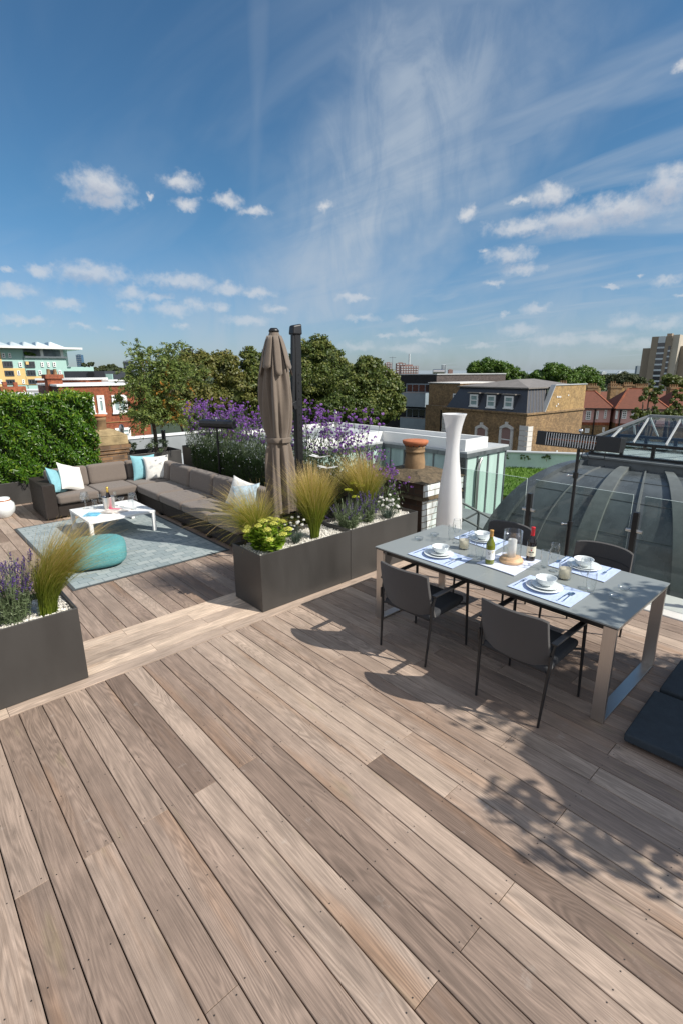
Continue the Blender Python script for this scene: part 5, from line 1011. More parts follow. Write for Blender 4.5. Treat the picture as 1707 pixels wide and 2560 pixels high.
def pillow(label, loc, rot, m, size=.46, th=.15, seed=0):
    g = np.random.default_rng(seed); n = 18; mb = MB(); f = size/2; wob = g.normal(0, .012, (n+1, n+1))
    for sg in (1, -1):
        vs = []
        for i in range(n+1):
            for j in range(n+1):
                u, v = 2*i/n-1, 2*j/n-1; pin = 1-.10*(1-u*u)*abs(v)**3-.0; pin2 = 1-.10*(1-v*v)*abs(u)**3
                h = th/2*((1-u**2)*(1-v**2))**.42; h *= 1+.12*math.sin(u*4+seed)*math.cos(v*3+seed*2)+wob[i, j]*(3 if 0 < i < n and 0 < j < n else 0)
                vs.append((u*f*pin2, v*f*pin, sg*h))
        fs = [(i*(n+1)+j, (i+1)*(n+1)+j, (i+1)*(n+1)+j+1, i*(n+1)+j+1) for i in range(n) for j in range(n)]
        mb.add(vs, fs if sg > 0 else [q[::-1] for q in fs], smooth=True)
    o = mb.build('pillow', m); o.location = loc; o.rotation_euler = rot; return tag(o, label, 'pillow', 'scatter pillows on the sofa')
pillow('light blue pillow leaning on the wicker sofa arm', (2.07, 9.56, .60), (rad(68), rad(18), rad(48)), 'blue_linen', .46, .15, 1)
pillow('white pillow leaning against the blue one at the sofa arm', (2.30, 9.60, .625), (rad(64), rad(20), rad(28)), 'white_linen', .50, .16, 2)
pillow('light blue pillow in the far sofa corner, behind a white one', (3.63, 9.70, .63), (rad(78), rad(3), rad(4)), 'blue_linen', .48, .14, 3)
pillow('off-white pillow in the far sofa corner in front of a blue one', (3.80, 9.50, .625), (rad(76), rad(-2), rad(-22)), 'white_linen', .47, .15, 4)
pillow('white pillow with faint blue marks standing on the near end of the sofa', (3.86, 6.52, .60), (rad(74), rad(14), rad(-68)), 'white_linen', .46, .15, 5)
pillow('blue and white patterned pillow leaning at the near end of the sofa', (3.80, 6.28, .58), (rad(66), rad(-8), rad(-50)), 'patterned', .44, .15, 6)
CT = thing('coffee_table', 'square white metal coffee table on the blue-grey rug', 'coffee table', (2.42, 7.98, .01))
m = MB(); m.box(1.935, 2.905, 7.495, 8.475, .300, .335); bpart('tabletop', m, 'white_paint', CT, bevel=.004)
for sx, sy in ((1.94, 7.5), (2.85, 7.5), (1.94, 8.42), (2.85, 8.42)):
    m = MB(); m.box(sx, sx+.05, sy, sy+.05, .011, .2995); bpart('leg', m, 'white_paint', CT, bevel=.003)
CZ = .336
def crystal(label, loc):
    r = thing('crystal_lamp', label, 'table lamp', loc, 0, 'crystal table lamps'); m = MB(); m.lathe([(0, 0), (.045, 0), (.045, .010), (.014, .025), (.012, .14), (.02, .15), (0, .15)], 12, smooth=False); m.build('base', 'crystal', r)
    m = MB(); m.lathe([(.070, .13), (.074, .135), (.066, .20), (.058, .24), (.048, .272), (.044, .272), (.055, .24), (.062, .20), (.069, .136)], 14, smooth=False, fn=lambda a, z: 1+.05*math.cos(7*a+z*60), capb=False, capt=False); m.build('shade', 'crystal', r); return r
cr = crystal('clear crystal lamp with faceted shade, at the sofa-arm side of the coffee table', (2.14, 8.33, CZ)); dup(cr, (2.675, 7.78, CZ), .3, 'clear crystal lamp with faceted shade, at the near right of the coffee table')
bk = thing('ice_bucket', 'brushed steel ice bucket on the white coffee table', 'ice bucket', (2.42, 8.10, CZ)); m = MB(); m.lathe([(0, 0), (.075, 0), (.078, .004), (.092, .185), (.096, .19), (.092, .192), (.086, .185), (.072, .012), (0, .012)], 32); m.build('bucket', 'steel', bk)
for s in (-1, 1): m = MB(); m.tube([(s*.09, -.02, .15), (s*.105, 0, .15), (s*.09, .02, .15)], .005, 6); m.build('handle', 'steel', bk)
cb_ = thing('champagne_bottle', 'dark champagne bottle with gold foil standing in the steel ice bucket', 'champagne bottle', (2.42, 8.10, CZ+.013)); m = MB(); m.lathe([(0, 0), (.042, 0), (.043, .16), (.034, .20), (.018, .25), (.016, .27), (0, .27)], 24); m.build('glass', 'dark_bottle', cb_); m = MB(); m.lathe([(.0185, .245), (.0165, .29), (.020, .295), (.021, .32), (.012, .335), (0, .337)], 20, capb=False); m.build('foil', 'foil_gold', cb_)
coup = [(0, 0), (.034, 0), (.034, .003), (.006, .008), (.004, .09), (.03, .11), (.055, .15), (.056, .155), (.053, .151), (.028, .114), (0, .098)]; flute = [(0, 0), (.03, 0), (.03, .003), (.005, .008), (.004, .08), (.018, .10), (.026, .15), (.024, .225), (.0225, .225), (.0242, .15), (.016, .104), (0, .088)]
for lab, p, l in (('stemmed glass left of the ice bucket', flute, (2.33, 8.22)), ('stemmed glass right behind the ice bucket', flute, (2.56, 8.22)), ('wide champagne coupe right of the ice bucket', coup, (2.60, 8.08)), ('clear tumbler at the left of the ice bucket', tum_p, (2.24, 8.20))):
    lathe_thing('champagne_glass' if 'tum' not in lab else 'tumbler', lab, 'glass', p, 'clear_glass', (l[0], l[1], CZ), 'glasses on the coffee table', 20)
def magazine(label, x, y, rz, m1, z, sx=.21, sy=.28, m2=None):
    m = MB(); m.box(-sx/2, sx/2, -sy/2, sy/2, 0, .007, mi=0); m.box(-sx/2+.012, sx/2-.012, sy/2-.075, sy/2-.02, .0071, .0076, mi=1); o = m.build('magazine', [m1, m2 or 'white_paint']); o.location = (x, y, z); o.rotation_euler = (0, 0, rz); return tag(o, label, 'magazine', 'magazines on the coffee table')
magazine('blue-covered magazine at the left of the fanned magazines', 2.13, 7.93, rad(-38), 'magazine_a', CZ); magazine('pale photo-covered magazine with a pink strip on top of the fan', 2.38, 7.90, rad(-52), 'magazine_b', CZ+.0078, .21, .28, 'magenta'); magazine('grey photo-covered magazine at the right of the fan', 2.50, 7.82, rad(-70), 'magazine_b', CZ)
def pouf():
    m = MB(); n = 56; prof = []; e = 3.2
    for k in range(25):
        t = -math.pi/2+math.pi*k/24; c_, s_ = math.cos(t), math.sin(t); prof.append((.365*abs(c_)**(2/4.2), .155+.155*(abs(s_)**(2/3.6))*(1 if s_ > 0 else -1)))
    prof[0] = (.0, 0); prof[-1] = (0, .315)
    m.lathe(prof, 112, fn=lambda a, z: (abs(math.cos(a+.3))**3.2+abs(math.sin(a+.3))**3.2)**(-1/3.2)*(1+.006*math.cos(56*a)))
    o = m.build('pouf', 'teal_knit'); o.location = (1.75, 6.66, .0105); tag(o, 'turquoise knitted pouf on the rug behind the windswept grass', 'pouf')
pouf()
def urn(label, loc):
    r = thing('lantern_jar', label, 'lantern', loc, 0, 'white jars with leather bands'); m = MB(); m.lathe([(0, 0), (.085, 0), (.10, .015), (.165, .10), (.175, .17), (.165, .24), (.125, .285), (.115, .30), (.115, .335), (.108, .338), (.10, .30), (.0, .29)], 36); m.build('jar', 'porcelain', r)
    m = MB(); m.lathe([(.119, .288), (.122, .292), (.121, .31), (.117, .312)], 36, capb=False, capt=False); m.tube([(-.12, 0, .30), (-.25, -.01, .27), (-.30, -.02, .20)], .009, 6); m.build('band', 'leather', r)
urn('white ceramic lantern jar with a brown leather band standing on the lounge deck', (1.30, 10.10, 0))

# ------------------------------------------------------------------ chimneys beside the terrace
def chimney_white():
    r = thing('brick_chimney', 'white-glazed brick chimney with a terracotta pot beside the white lamp', 'chimney', (6.0, 4.95, 0)); X0, Y0, X1, Y1 = 5.50, 4.36, 6.42, 5.45
    m = MB(); w = MB()
    m.box(X0+.012, X1, Y0+.012, Y1, -1.2, .60); m.box(X0-.012, X1+.02, Y0-.010, Y1, .652, .845); bpart('brick_stack', m, 'old_brick', r)
    w.box(X0+.004, X1, Y0-.002, Y0+.0115, -1.2, .60); w.box(X0-.010, X1+.018, Y0-.024, Y0-.0105, .654, .843); bpart('glazed_face', w, 'white_glazed', r)
    m = MB(); m.hexa([(X0-.03, Y0-.04, .60), (X1+.03, Y0-.04, .60), (X1+.03, Y1+.02, .60), (X0-.03, Y1+.02, .60), (X0, Y0-.012, .651), (X1, Y0-.012, .651), (X1, Y1, .651), (X0, Y1, .651)]); bpart('ledge', m, 'mossy_stone', r)
    m = MB(); m.hexa([(X0-.05, Y0-.05, .846), (X1+.05, Y0-.05, .846), (X1+.05, Y1+.03, .846), (X0-.05, Y1+.03, .846), (X0+.24, Y0+.32, .965), (X1-.24, Y0+.32, .965), (X1-.24, Y1-.3, .965), (X0+.24, Y1-.3, .965)]); bpart('cap', m, 'mossy_stone', r, bevel=.006)
    m = MB(); m.lathe([(.155, .94), (.158, 1.04), (.142, 1.16), (.138, 1.20), (.150, 1.205), (.150, 1.225), (.143, 1.23), (.146, 1.262), (.150, 1.27), (.150, 1.29), (.12, 1.30)], 32, (5.93, 4.88, 0), capt=False); po = bpart('pot', m, 'old_clay', r)
    m = MB(); m.lathe([(.125, 1.29), (.155, 1.30), (.19, 1.34), (.197, 1.375), (.185, 1.382), (.09, 1.395), (0, 1.39)], 32, (5.93, 4.88, 0)); bpart('pot_rim', m, 'terracotta', r)
    m = MB()
    for k in range(12): a = k*.5236; m.tube([(5.93+.153*math.cos(a), 4.88+.153*math.sin(a), 1.314), (5.93+.167*math.cos(a), 4.88+.167*math.sin(a), 1.312)], .014, 8)
    bpart('vent_holes', m, 'ink', r)
chimney_white()
def chimney_stone():
    r = thing('stone_chimney', 'old brick chimney with a weathered sandstone cap between hedge and olive tree', 'chimney', (3.75, 12.0, 0)); X0, X1, Y0, Y1 = 3.34, 4.10, 11.72, 12.28
    m = MB(); m.box(X0+.03, X1-.05, Y0+.03, Y1-.03, -.05, .66); m.box(X0+.0, X1+.0, Y0, Y1, .661, .745); m.box(X0-.03, X1+.03, Y0-.03, Y1+.03, .746, .84); bpart('brick_stack', m, 'yellow_old_brick', r)
    m = MB(); m.hexa([(X0-.01, Y0-.01, .841), (X1+.0, Y0-.01, .841), (X1+.0, Y1+.01, .841), (X0-.01, Y1+.01, .841), (X0, Y0, 1.05), (X1, Y0, 1.05), (X1, Y1, 1.05), (X0, Y1, 1.05)])
    m.hexa([(X0+.001, Y0+.001, 1.0505), (X1-.001, Y0+.001, 1.0505), (X1-.001, Y1-.001, 1.0505), (X0+.001, Y1-.001, 1.0505), (X0+.16, Y0+.12, 1.19), (X1-.26, Y0+.12, 1.19), (X1-.26, Y1-.12, 1.19), (X0+.16, Y1-.12, 1.19)]); bpart('cap', m, 'sandstone', r, bevel=.02)
    m = MB(); m.lathe([(.125, 1.14), (.13, 1.38), (.14, 1.39), (.14, 1.45), (.13, 1.46)], 28, (3.62, 12.0, 0), capt=False); bpart('pot', m, 'old_clay', r)
    m = MB(); m.lathe([(.13, 1.455), (.155, 1.47), (.165, 1.50), (.15, 1.515), (0, 1.515)], 28, (3.62, 12.0, 0)); bpart('pot_rim', m, 'terracotta', r)
chimney_stone()
m = MB(); m.tube([(4.62, 13.6, -.6), (4.62, 13.6, 1.0)], .05, 14); m.lathe([(.06, .98), (.062, 1.06), (.03, 1.12), (0, 1.125)], 16, (4.62, 13.6, 0)); m.lathe([(.075, .42), (.075, .47), (.05, .52)], 16, (4.62, 13.6, 0)); tag(m.build('vent_pipe', 'steel'), 'pale metal vent pipe on the flat roof left of the olive trunk', 'vent pipe')
m = MB(); m.tube([(5.55, 13.2, -.1), (5.55, 13.2, .9)], .055, 14); m.lathe([(.058, .9), (.058, .93), (0, .935)], 14, (5.55, 13.2, 0)); tag(m.build('black_post', 'black_metal'), 'short black post right of the olive trunk', 'post')

# ------------------------------------------------------------------ glass pavilion with the pale flat roof
PV = thing('glass_pavilion', 'low glass-walled pavilion with a pale flat roof and dark fascia beyond the verbena', 'building', (15.5, 12, -3.5))
m = MB()   # roof slabs (thin pale top, dark fascia)
for (x0, x1, y0, y1) in ((15.43, 18.3, 10.3, 14.398), (11.0, 18.3, 14.4, 19.4)):
    m.box(x0, x1, y0, y1, -.47, -.405, mi=0); m.box(x0-.03, x1+.03, y0-.03, y1 if y1 > 15 else y1+.03-.028, -.62, -.471, mi=1)
bpart('roof_slab', m, ['roof_pale', 'lead_dark'], PV)
m = MB()
m.box(15.702, 16.928, 10.602, 14.55, -.404, -.25, mi=1)
for q in ((15.58, 15.70, 10.48, 14.6), (16.93, 17.05, 10.60, 19.2), (15.701, 17.05, 10.48, 10.599), (11.5, 15.579, 14.60, 14.72), (11.5, 16.929, 19.05, 19.2)): m.box(*q, -.404, .0, mi=0)
m.box(11.5, 16.92, 14.721, 19.04, -.404, -.19, mi=1); bpart('roof_upstand', m, ['roof_white', 'roof_pale'], PV)
m = MB(); m.box(13.6, 15.4, 15.6, 17.6, -.189, -.17); m.box(11.8, 12.8, 16.0, 18.4, -.189, -.17); bpart('roof_patches', m, 'roof_grey', PV)
pn = MB(); fr_ = MB()
y = 10.36; i = 0
while y < 14.39:
    ye = min(y+.74, 14.39); pn.box(15.50, 15.52, y+.03, ye-.03, -3.6, -.64, mi=(0 if i % 3 else 1)); fr_.box(15.47, 15.53, y-.03, y+.028, -3.6, -.63); y = ye; i += 1
x = 15.50; i = 0
while x < 18.15:
    xe = min(x+.72, 18.2); pn.box(x+.05, xe-.05, 10.36, 10.38, -3.6, -.64, mi=2); fr_.box(x-.045 if i else x+.031, x+.048, 10.33, 10.42, -3.6, -.63); x = xe; i += 1
fr_.box(18.15, 18.23, 10.33, 10.42, -3.6, -.63)
x = 11.1; i = 0
while x < 15.4:
    xe = min(x+.74, 15.4); pn.box(x+.03, xe-.03, 14.46, 14.48, -3.6, -.64, mi=(2 if i % 4 else 0)); fr_.box(x-.03, x+.028, 14.43, 14.50, -3.6, -.63); x = xe; i += 1
bpart('glass_panel', pn, ['curtain_pane', 'dark_pane', 'aqua_pane'], PV); bpart('mullions', fr_, 'lead_dark', PV)
m = MB(); m.box(15.6, 18.1, 10.5, 19.2, -11, -.63); m.box(11.1, 15.6, 14.6, 19.2, -11, -.63); bpart('inner_wall', m, 'mint', PV)
m = MB(); m.tube([(16.15, 10.25, -3.4), (16.15, 10.25, -1.15), (16.25, 10.27, -.9), (16.4, 10.3, -.75)], .055, 10); bpart('downpipe', m, 'steel', PV)
m = MB(); m.tube([(15.9, 17.9, -.4), (15.9, 17.9, .52)], .07, 12); m.lathe([(.085, .5), (.088, .62), (.02, .66), (0, .66)], 14, (15.9, 17.9, 0)); m.lathe([(.10, .05), (.10, .1), (.07, .14)], 14, (15.9, 17.9, 0)); tag(m.build('vent_pipe', 'steel'), 'pale vent pipe on the pavilion roof in front of the big trees', 'vent pipe')
m = MB(); m.tube([(12.4, 17.4, -.2), (12.4, 17.4, .08)], .06, 12); m.lathe([(.075, .05), (.075, .11), (0, .13)], 12, (12.4, 17.4, 0)); tag(m.build('roof_vent', 'white_paint'), 'small white roof vent on the pavilion roof behind the verbena', 'roof vent')
LR = thing('white_flat_roof', 'pale flat roof with a low white parapet in front of the red brick house', 'building', (5, 20, -1))
m = MB(); m.box(-4, 10.96, 13.26, 20.8, -11, -.9); bpart('roof', m, 'roof_pale', LR)
m = MB(); m.box(-4, 10.96, 20.6, 20.85, -.89, -.12); m.box(10.7, 10.96, 14.4, 20.59, -.89, -.42); bpart('parapet', m, 'roof_grey', LR)
m = MB(); m.box(-4.05, 11.4, 20.55, 20.9, -.119, -.05); bpart('coping', m, 'roof_white', LR)
m = MB(); m.box(5.4, 7.6, 13.4, 16.2, -.899, -.62); m.box(5.6, 7.4, 13.6, 16.0, -.619, -.55); bpart('roof_box', m, 'roof_pale', LR)
# steel stair between pavilion and curved roof
ST = thing('steel_stair', 'grey steel stair railing between the glass pavilion and the curved roof', 'stair', (9.0, 6.2, -1.25))
m = MB(); A_ = Vector((8.0, 6.0, .12)); B_ = Vector((9.6, 5.0, -.95))
for dz in (0, -.32, -.62): m.tube([A_+Vector((-.9, .5, dz)), A_+Vector((0, 0, dz)), B_+Vector((0, 0, dz))], .024, 8)
for p in (A_+Vector((-.9, .5, 0)), A_, A_.lerp(B_, .5), B_): m.tube([p, p+Vector((0, 0, -1.35))], .028, 8)
m.tube([A_+Vector((0, 0, -1.0)), A_.lerp(B_, .5)], .02, 6); bpart('railing', m, 'lead', ST)
m = MB()
for k in range(6): p = A_.lerp(B_, (k+.5)/6); m.box(p.x-.15, p.x+.15, p.y-.2, p.y+.75, p.z-1.12, p.z-1.08)
bpart('treads', m, 'roof_pale', ST)
# green roof and its teal parapet
m = MB(); m.box(20, 34, 9.5, 15.2, -11, -3.02); gr = tag(m.build('green_roof', 'stock_brick'), 'low brick block carrying a grass roof beyond the curved lead roof', 'building')
m = MB(); m.box(20.05, 33.9, 9.6, 15.1, -3.015, -2.93); o = m.build('grass', 'lawn', gr)
g_ = np.random.default_rng(8); n = 9000; C = np.stack([g_.uniform(20.2, 33.8, n), g_.uniform(9.7, 15.0, n), np.full(n, -2.88)], 1); fast('grass_blades', leaf_quads(C, unit(g_.normal(size=(n, 3))*np.array([1, 1, .2])), .10, .03, g_, np.array([0, 0, 2.])), 4, g_.uniform(.1, .5, n), 'hedge_leaf', gr); stuff(bpy.data.objects['grass_blades'])
TP = thing('parapet_wall', 'pale teal parapet wall with hanging plants behind the grass roof', 'wall', (30, 15.5, -3)); q = [atz(1236, 1126, -2.0), atz(1450, 1153, -2.0)]
m = MB(); m.bar((q[0][0], q[0][1], -2.75), (q[1][0]+4, q[1][1]-1.0, -2.75), .3, 1.35); bpart('wall', m, 'teal_wall', TP); m = MB(); m.bar((q[0][0], q[0][1], -2.04), (q[1][0]+4, q[1][1]-1.0, -2.04), .5, .07); bpart('coping', m, 'roof_pale', TP)
for k, px in enumerate((1256, 1306, 1360)):
    d = ray(px, 1148); a, b2 = Vector((q[0][0], q[0][1], 0)), Vector((q[1][0]+4, q[1][1]-1, 0)); e = b2-a; tt = (a.x*d[1]-a.y*d[0])/(e.y*d[0]-e.x*d[1]); p = a+e*tt
    bushy('small plant hanging on the teal parapet, '+('left', 'middle', 'right')[k]+' of three', p.x-.28, p.y-.25, -2.42, .27, 300, 'dark_trail', 300+k, .1)

# ------------------------------------------------------------------ buildings further off
class Facade:
    """Vertical facade through two plan points; pixels of the photo are projected on to it."""
    def __init__(s, a, b, root):
        s.a = np.array([a[0], a[1], 0.]); e = np.array([b[0]-a[0], b[1]-a[1], 0.]); s.L = np.linalg.norm(e); s.u = e/s.L; n = np.array([s.u[1], -s.u[0], 0]); s.n = n if n@(CAM*[1, 1, 0]-s.a) > 0 else -n; s.root = root
    def uz(s, px, py):
        d = ray(px, py); t = ((s.a-CAM)@s.n)/(d@s.n); p = CAM+d*t; return (p-s.a)@s.u, p[2]
    def pt(s, u, z, o=0.): p = s.a+s.u*u+s.n*o; return (p[0], p[1], z)
    def slab(s, mb, u0, u1, z0, z1, o0, o1, **k):
        if u0 > u1: u0, u1 = u1, u0
        c_ = [s.pt(u0, z0, o0), s.pt(u1, z0, o0), s.pt(u1, z0, o1), s.pt(u0, z0, o1)]; mb.hexa(c_+[(x, y, z1) for x, y, z in c_], **k)
    def box_px(s, px0, py0, px1, py1):
        pts = [s.uz(px0, py0), s.uz(px1, py0), s.uz(px0, py1), s.uz(px1, py1)]; us = [(pts[0][0]+pts[2][0])/2, (pts[1][0]+pts[3][0])/2]; zs = [(pts[2][1]+pts[3][1])/2, (pts[0][1]+pts[1][1])/2]; return min(us), max(us), min(zs), max(zs)
    def panel(s, name, px0, py0, px1, py1, m, o0=.002, o1=.05, parent=None):
        u0, u1, z0, z1 = s.box_px(px0, py0, px1, py1); mb = MB(); s.slab(mb, u0, u1, z0, z1, o0, o1); o = mb.build(name, m, parent or s.root)
        o.matrix_parent_inverse = (parent or s.root).matrix_basis.inverted() if (parent is None) else s.root.matrix_basis.inverted(); return o
    def window(s, px0, py0, px1, py1, frame='white_paint', pane='dark_pane', fw=.09, bars=(1, 1), sill=True, arch=0., transom=.5, off=.0):
        u0, u1, z0, z1 = s.box_px(px0, py0, px1, py1); mb = MB(); o0, o1 = off+.003, off+.08
        s.slab(mb, u0, u0+fw, z0, z1, o0, o1); s.slab(mb, u1-fw, u1, z0, z1, o0, o1); s.slab(mb, u0+fw, u1-fw, z0, z0+fw, o0, o1); s.slab(mb, u0+fw, u1-fw, z1-fw, z1, o0, o1)
        for i in range(1, bars[0]): u = u0+(u1-u0)*i/bars[0]; s.slab(mb, u-fw*.3, u+fw*.3, z0+fw, z1-fw, o0, o1-.02)
        for j in range(1, bars[1]): z = z0+(z1-z0)*(j/bars[1] if bars[1] > 2 else transom); s.slab(mb, u0+fw, u1-fw, z-fw*.35, z+fw*.35, o0, o1-.015)
        if sill: s.slab(mb, u0-.06, u1+.06, z0-.1, z0-.001, off+.003, off+.14)
        w = mb.build('window', frame, s.root); w.matrix_parent_inverse = s.root.matrix_basis.inverted()
        mb = MB(); s.slab(mb, u0+fw, u1-fw, z0+fw, z1-fw, off+.002, off+.03); p = mb.build('pane', pane, w); return w
def wpart(name, mb, m, root, **k):
    o = mb.build(name, m, root, **k); o.matrix_parent_inverse = root.matrix_basis.inverted(); return o
def bthing(name, label, cat, loc, group=None): r = thing(name, label, cat, loc, 0, group); r.matrix_basis = Matrix.Translation(loc); return r

# yellow stock-brick house with slate mansard
C0 = np.array([38.5, 20.3]); a_ = np.array([.222, .975]); b_ = np.array([.9985, -.0545]); H = bthing('mansard_house', 'yellow stock-brick house with dark slate mansard roof and three dormers', 'house', (38.5, 20.3, -11)); zc = -.80
def PP(u, v): p = C0+a_*u+b_*v; return (float(p[0]), float(p[1]))
m = MB(); m.prism([PP(0, 0), PP(0, 9.4), PP(10.3, 9.4), PP(10.3, 0)], -11, zc-.18, mi=0); wpart('wall', m, 'stock_brick', H)
m = MB(); m.prism([PP(-.12, -.12), PP(-.12, 9.4), PP(10.4, 9.4), PP(10.4, -.12)], zc-.179, zc-.03); wpart('cornice', m, 'stock_brick', H)
zt = zpix(*PP(.9, .9), 969)
m = MB(); bs = [(*PP(.1, .1), zc-.029), (*PP(.1, 3.2), zc-.029), (*PP(9.8, 3.2), zc-.029), (*PP(9.8, .1), zc-.029)]; ts = [(*PP(.75, .95), zt), (*PP(.75, 3.9), zt), (*PP(8.6, 3.9), zt), (*PP(8.6, .95), zt)]; m.hexa(bs+ts); ro = wpart('mansard_roof', m, 'slate', H)
m = MB()
for k in range(7):
    t = k/6; p0 = Vector((*PP(.09, .12+2.9*t), zc)); p1 = Vector((*PP(.74, .97+2.6*t), zt)); m.bar(p0, p1, .05, .06)
o = m.build('standing_seams', 'zinc_roof', ro)
m = MB(); m.add([(*PP(.55, .7), zt+.002), (*PP(.55, 9.4), zt+.002), (*PP(8.9, 9.4), zt+.002), (*PP(8.9, .7), zt+.002), (*PP(3.6, 3.2), zt+.62), (*PP(4.4, 7.2), zt+.62)], [(0, 1, 5, 4), (1, 2, 5), (2, 3, 4, 5), (3, 0, 4)]); m.prism([PP(.5, .65), PP(.5, 4.0), PP(8.95, 4.0), PP(8.95, .65)], zt-.10, zt-.001); wpart('upper_roof', m, 'zinc_roof', H)
m = MB(); zg = zt+.12; w_ = .001; g0 = [(*PP(-.005, 2.6), zc-.178), (*PP(-.005, 9.4), zc-.178), (*PP(.30, 9.4), zc-.178), (*PP(.30, 2.6), zc-.178)]; g1 = [(*PP(-.005, 3.95), zg), (*PP(-.005, 9.4), zg), (*PP(.30, 9.4), zg), (*PP(.30, 3.95), zg)]; m.hexa(g0+g1); wpart('gable_wall', m, 'stock_light', H)
m = MB(); m.bar((*PP(.14, 2.55), zc-.15), (*PP(.14, 3.9), zg+.02), .42, .07); m.bar((*PP(.14, 3.93), zg+.04), (*PP(.14, 9.45), zg+.04), .42, .07); wpart('gable_coping', m, 'roof_pale', H)
FF = Facade(PP(0, 0), PP(10.3, 0), H); FR = Facade(PP(0, 0), PP(0, 9.4), H)
for (x0, x1, y0, y1) in ((1170, 1189.5, 986, 1015), (1212, 1233, 988, 1018.5), (1255.5, 1277.5, 990.5, 1020)):
    u0, u1, z0, z1 = FF.box_px(x0, y0, x1, y1); d = MB(); FF.slab(d, u0-.12, u1+.12, z0-.05, z1+.10, -1.3, -.20); dm = wpart('dormer', d, 'slate', H); d = MB(); FF.slab(d, u0-.25, u1+.25, z1+.101, z1+.18, -1.5, -.05); hd = d.build('hood', 'zinc_roof', dm)
    FF.window(x0+.6, y0, x1+.6, y1, pane='curtain_pane', bars=(1, 2), off=-.195, fw=.13)
for (x0, x1, y0, y1) in ((1187, 1218, 1062, 1120), (1248, 1282, 1061, 1118)):
    u0, u1, z0, z1 = FF.box_px(x0, y0, x1, y1); fw = .24; d = MB(); FF.slab(d, u0, u0+fw, z0-.3, z1-.35, .003, .12); FF.slab(d, u1-fw, u1, z0-.3, z1-.35, .003, .12); n = 8
    for k in range(n):
        f0, f1 = k/n, (k+1)/n; A1 = u0+(u1-u0)*f0; B1 = u0+(u1-u0)*f1; h0 = z1-.30+.28*math.sin(math.pi*f0); h1 = z1-.30+.28*math.sin(math.pi*f1)
        d.hexa([FF.pt(A1, h0-.22, .003), FF.pt(B1, h1-.22, .003), FF.pt(B1, h1-.22, .12), FF.pt(A1, h0-.22, .12), FF.pt(A1, h0+.05, .003), FF.pt(B1, h1+.05, .003), FF.pt(B1, h1+.05, .12), FF.pt(A1, h0+.05, .12)])
    FF.slab(d, (u0+u1)/2-.12, (u0+u1)/2+.12, z1-.2, z1+.22, .004, .18); wpart('window_surround', d, 'stone_white', H); d = MB(); FF.slab(d, u0+fw, u1-fw, z0-.3, z1-.05, .002, .03); wpart('window_pane', d, 'hazy_red', H); d = MB(); FF.slab(d, u0+fw, u1-fw, (z0+z1)/2-.35, (z0+z1)/2-.27, .031, .07); FF.slab(d, u0+fw, u1-fw, z0-.34, z0-.22, .031, .07); wpart('sash_bar', d, 'white_paint', H)
def quoins(F, px0, px1, py0, py1):
    u0, u1, z0, z1 = F.box_px(px0, py0, px1, py1); d = MB(); z = z0-3; i = 0
    while z < z1-.1: e = (u1-u0)*(.03 if i % 2 else 0); F.slab(d, u0+e if u0 > .5 else u0-.06, u1-e, z+.015, z+.40, .003, .06); z += .415; i += 1
    return wpart('quoins', d, 'stone_white', H)
quoins(FF, 1295.5, 1316.2, 1064, 1138); quoins(FF, 1103.5, 1119, 1046, 1090); quoins(FR, 1316.6, 1327, 1064, 1138)
for (x, y, s) in ((1391, 992, 2), (1395, 992, 2), (1399, 992, 2), (1419, 988, 1.6), (1393, 1010, 1.6), (1389, 1015, 1.6), (1390, 1128, 2.), (1398, 1090, 1.6)): FR.panel('wall_vent', x-s*.6, y-s, x+s*.6, y+s, 'white_paint', .008 if y < 1025 else .003, .05)
m = MB(); m.prism([PP(8.9, 1.0), PP(8.9, 8), PP(13.5, 8), PP(13.5, 1.0)], zc-.02, zt+.20); m.prism([PP(10.41, .6), PP(10.41, 8), PP(13.5, 8), PP(13.5, .6)], -11, zc-.021); wpart('side_wing', m, 'stock_brick', H); m = MB(); m.prism([PP(8.8, .9), PP(8.8, 8), PP(13.6, 8), PP(13.6, .9)], zt+.201, zt+.28); wpart('wing_coping', m, 'stone_white', H)
FW = Facade(PP(8.9, 1.0), PP(13.5, 1.0), H); FW.window(1132, 984, 1149, 1009, bars=(1, 2), fw=.12)
m = MB(); p = PP(11.0, .55); m.tube([(p[0], p[1], -9), (p[0], p[1], zc-.4)], .07, 8); wpart('downpipe', m, 'black_metal', H)

# dark brick flats behind it
c_ = atd(1091, 937, 56); zc2 = c_[2]; K = bthing('modern_flats', 'modern dark brick flats with pale glass balconies, left of the mansard house', 'building', (c_[0], c_[1], -11)); 
u_l = atd(1002, 936, 59); cx, cy = c_[0], c_[1]; e1 = np.array([u_l[0]-cx, u_l[1]-cy]); rr2 = atd(1263, 937, 62); e2 = np.array([rr2[0]-cx, rr2[1]-cy])
m = MB(); m.prism([(cx, cy), (cx+e2[0], cy+e2[1]), (cx+e2[0]+e1[0]*1.4, cy+e2[1]+e1[1]*1.4), (cx+e1[0]*1.4, cy+e1[1]*1.4)], -11, zc2); wpart('wall', m, 'brown_brick', K)
F1 = Facade((cx, cy), (cx+e1[0]*1.4, cy+e1[1]*1.4), K); F2 = Facade((cx, cy), (cx+e2[0], cy+e2[1]), K); m = MB(); F1.slab(m, 0, F1.L, -10.9, zc2-.02, .003, .06); wpart('shaded_face', m, 'shaded_brick', K)  # left face: its shade is painted into a darker brick colour
m = MB(); F1.slab(m, -.1, F1.L, zc2+.001, zc2+.10, -.4, .12); F2.slab(m, 0, F2.L, zc2+.001, zc2+.12, -.4, .09); wpart('roof_edge', m, 'roof_pale', K)
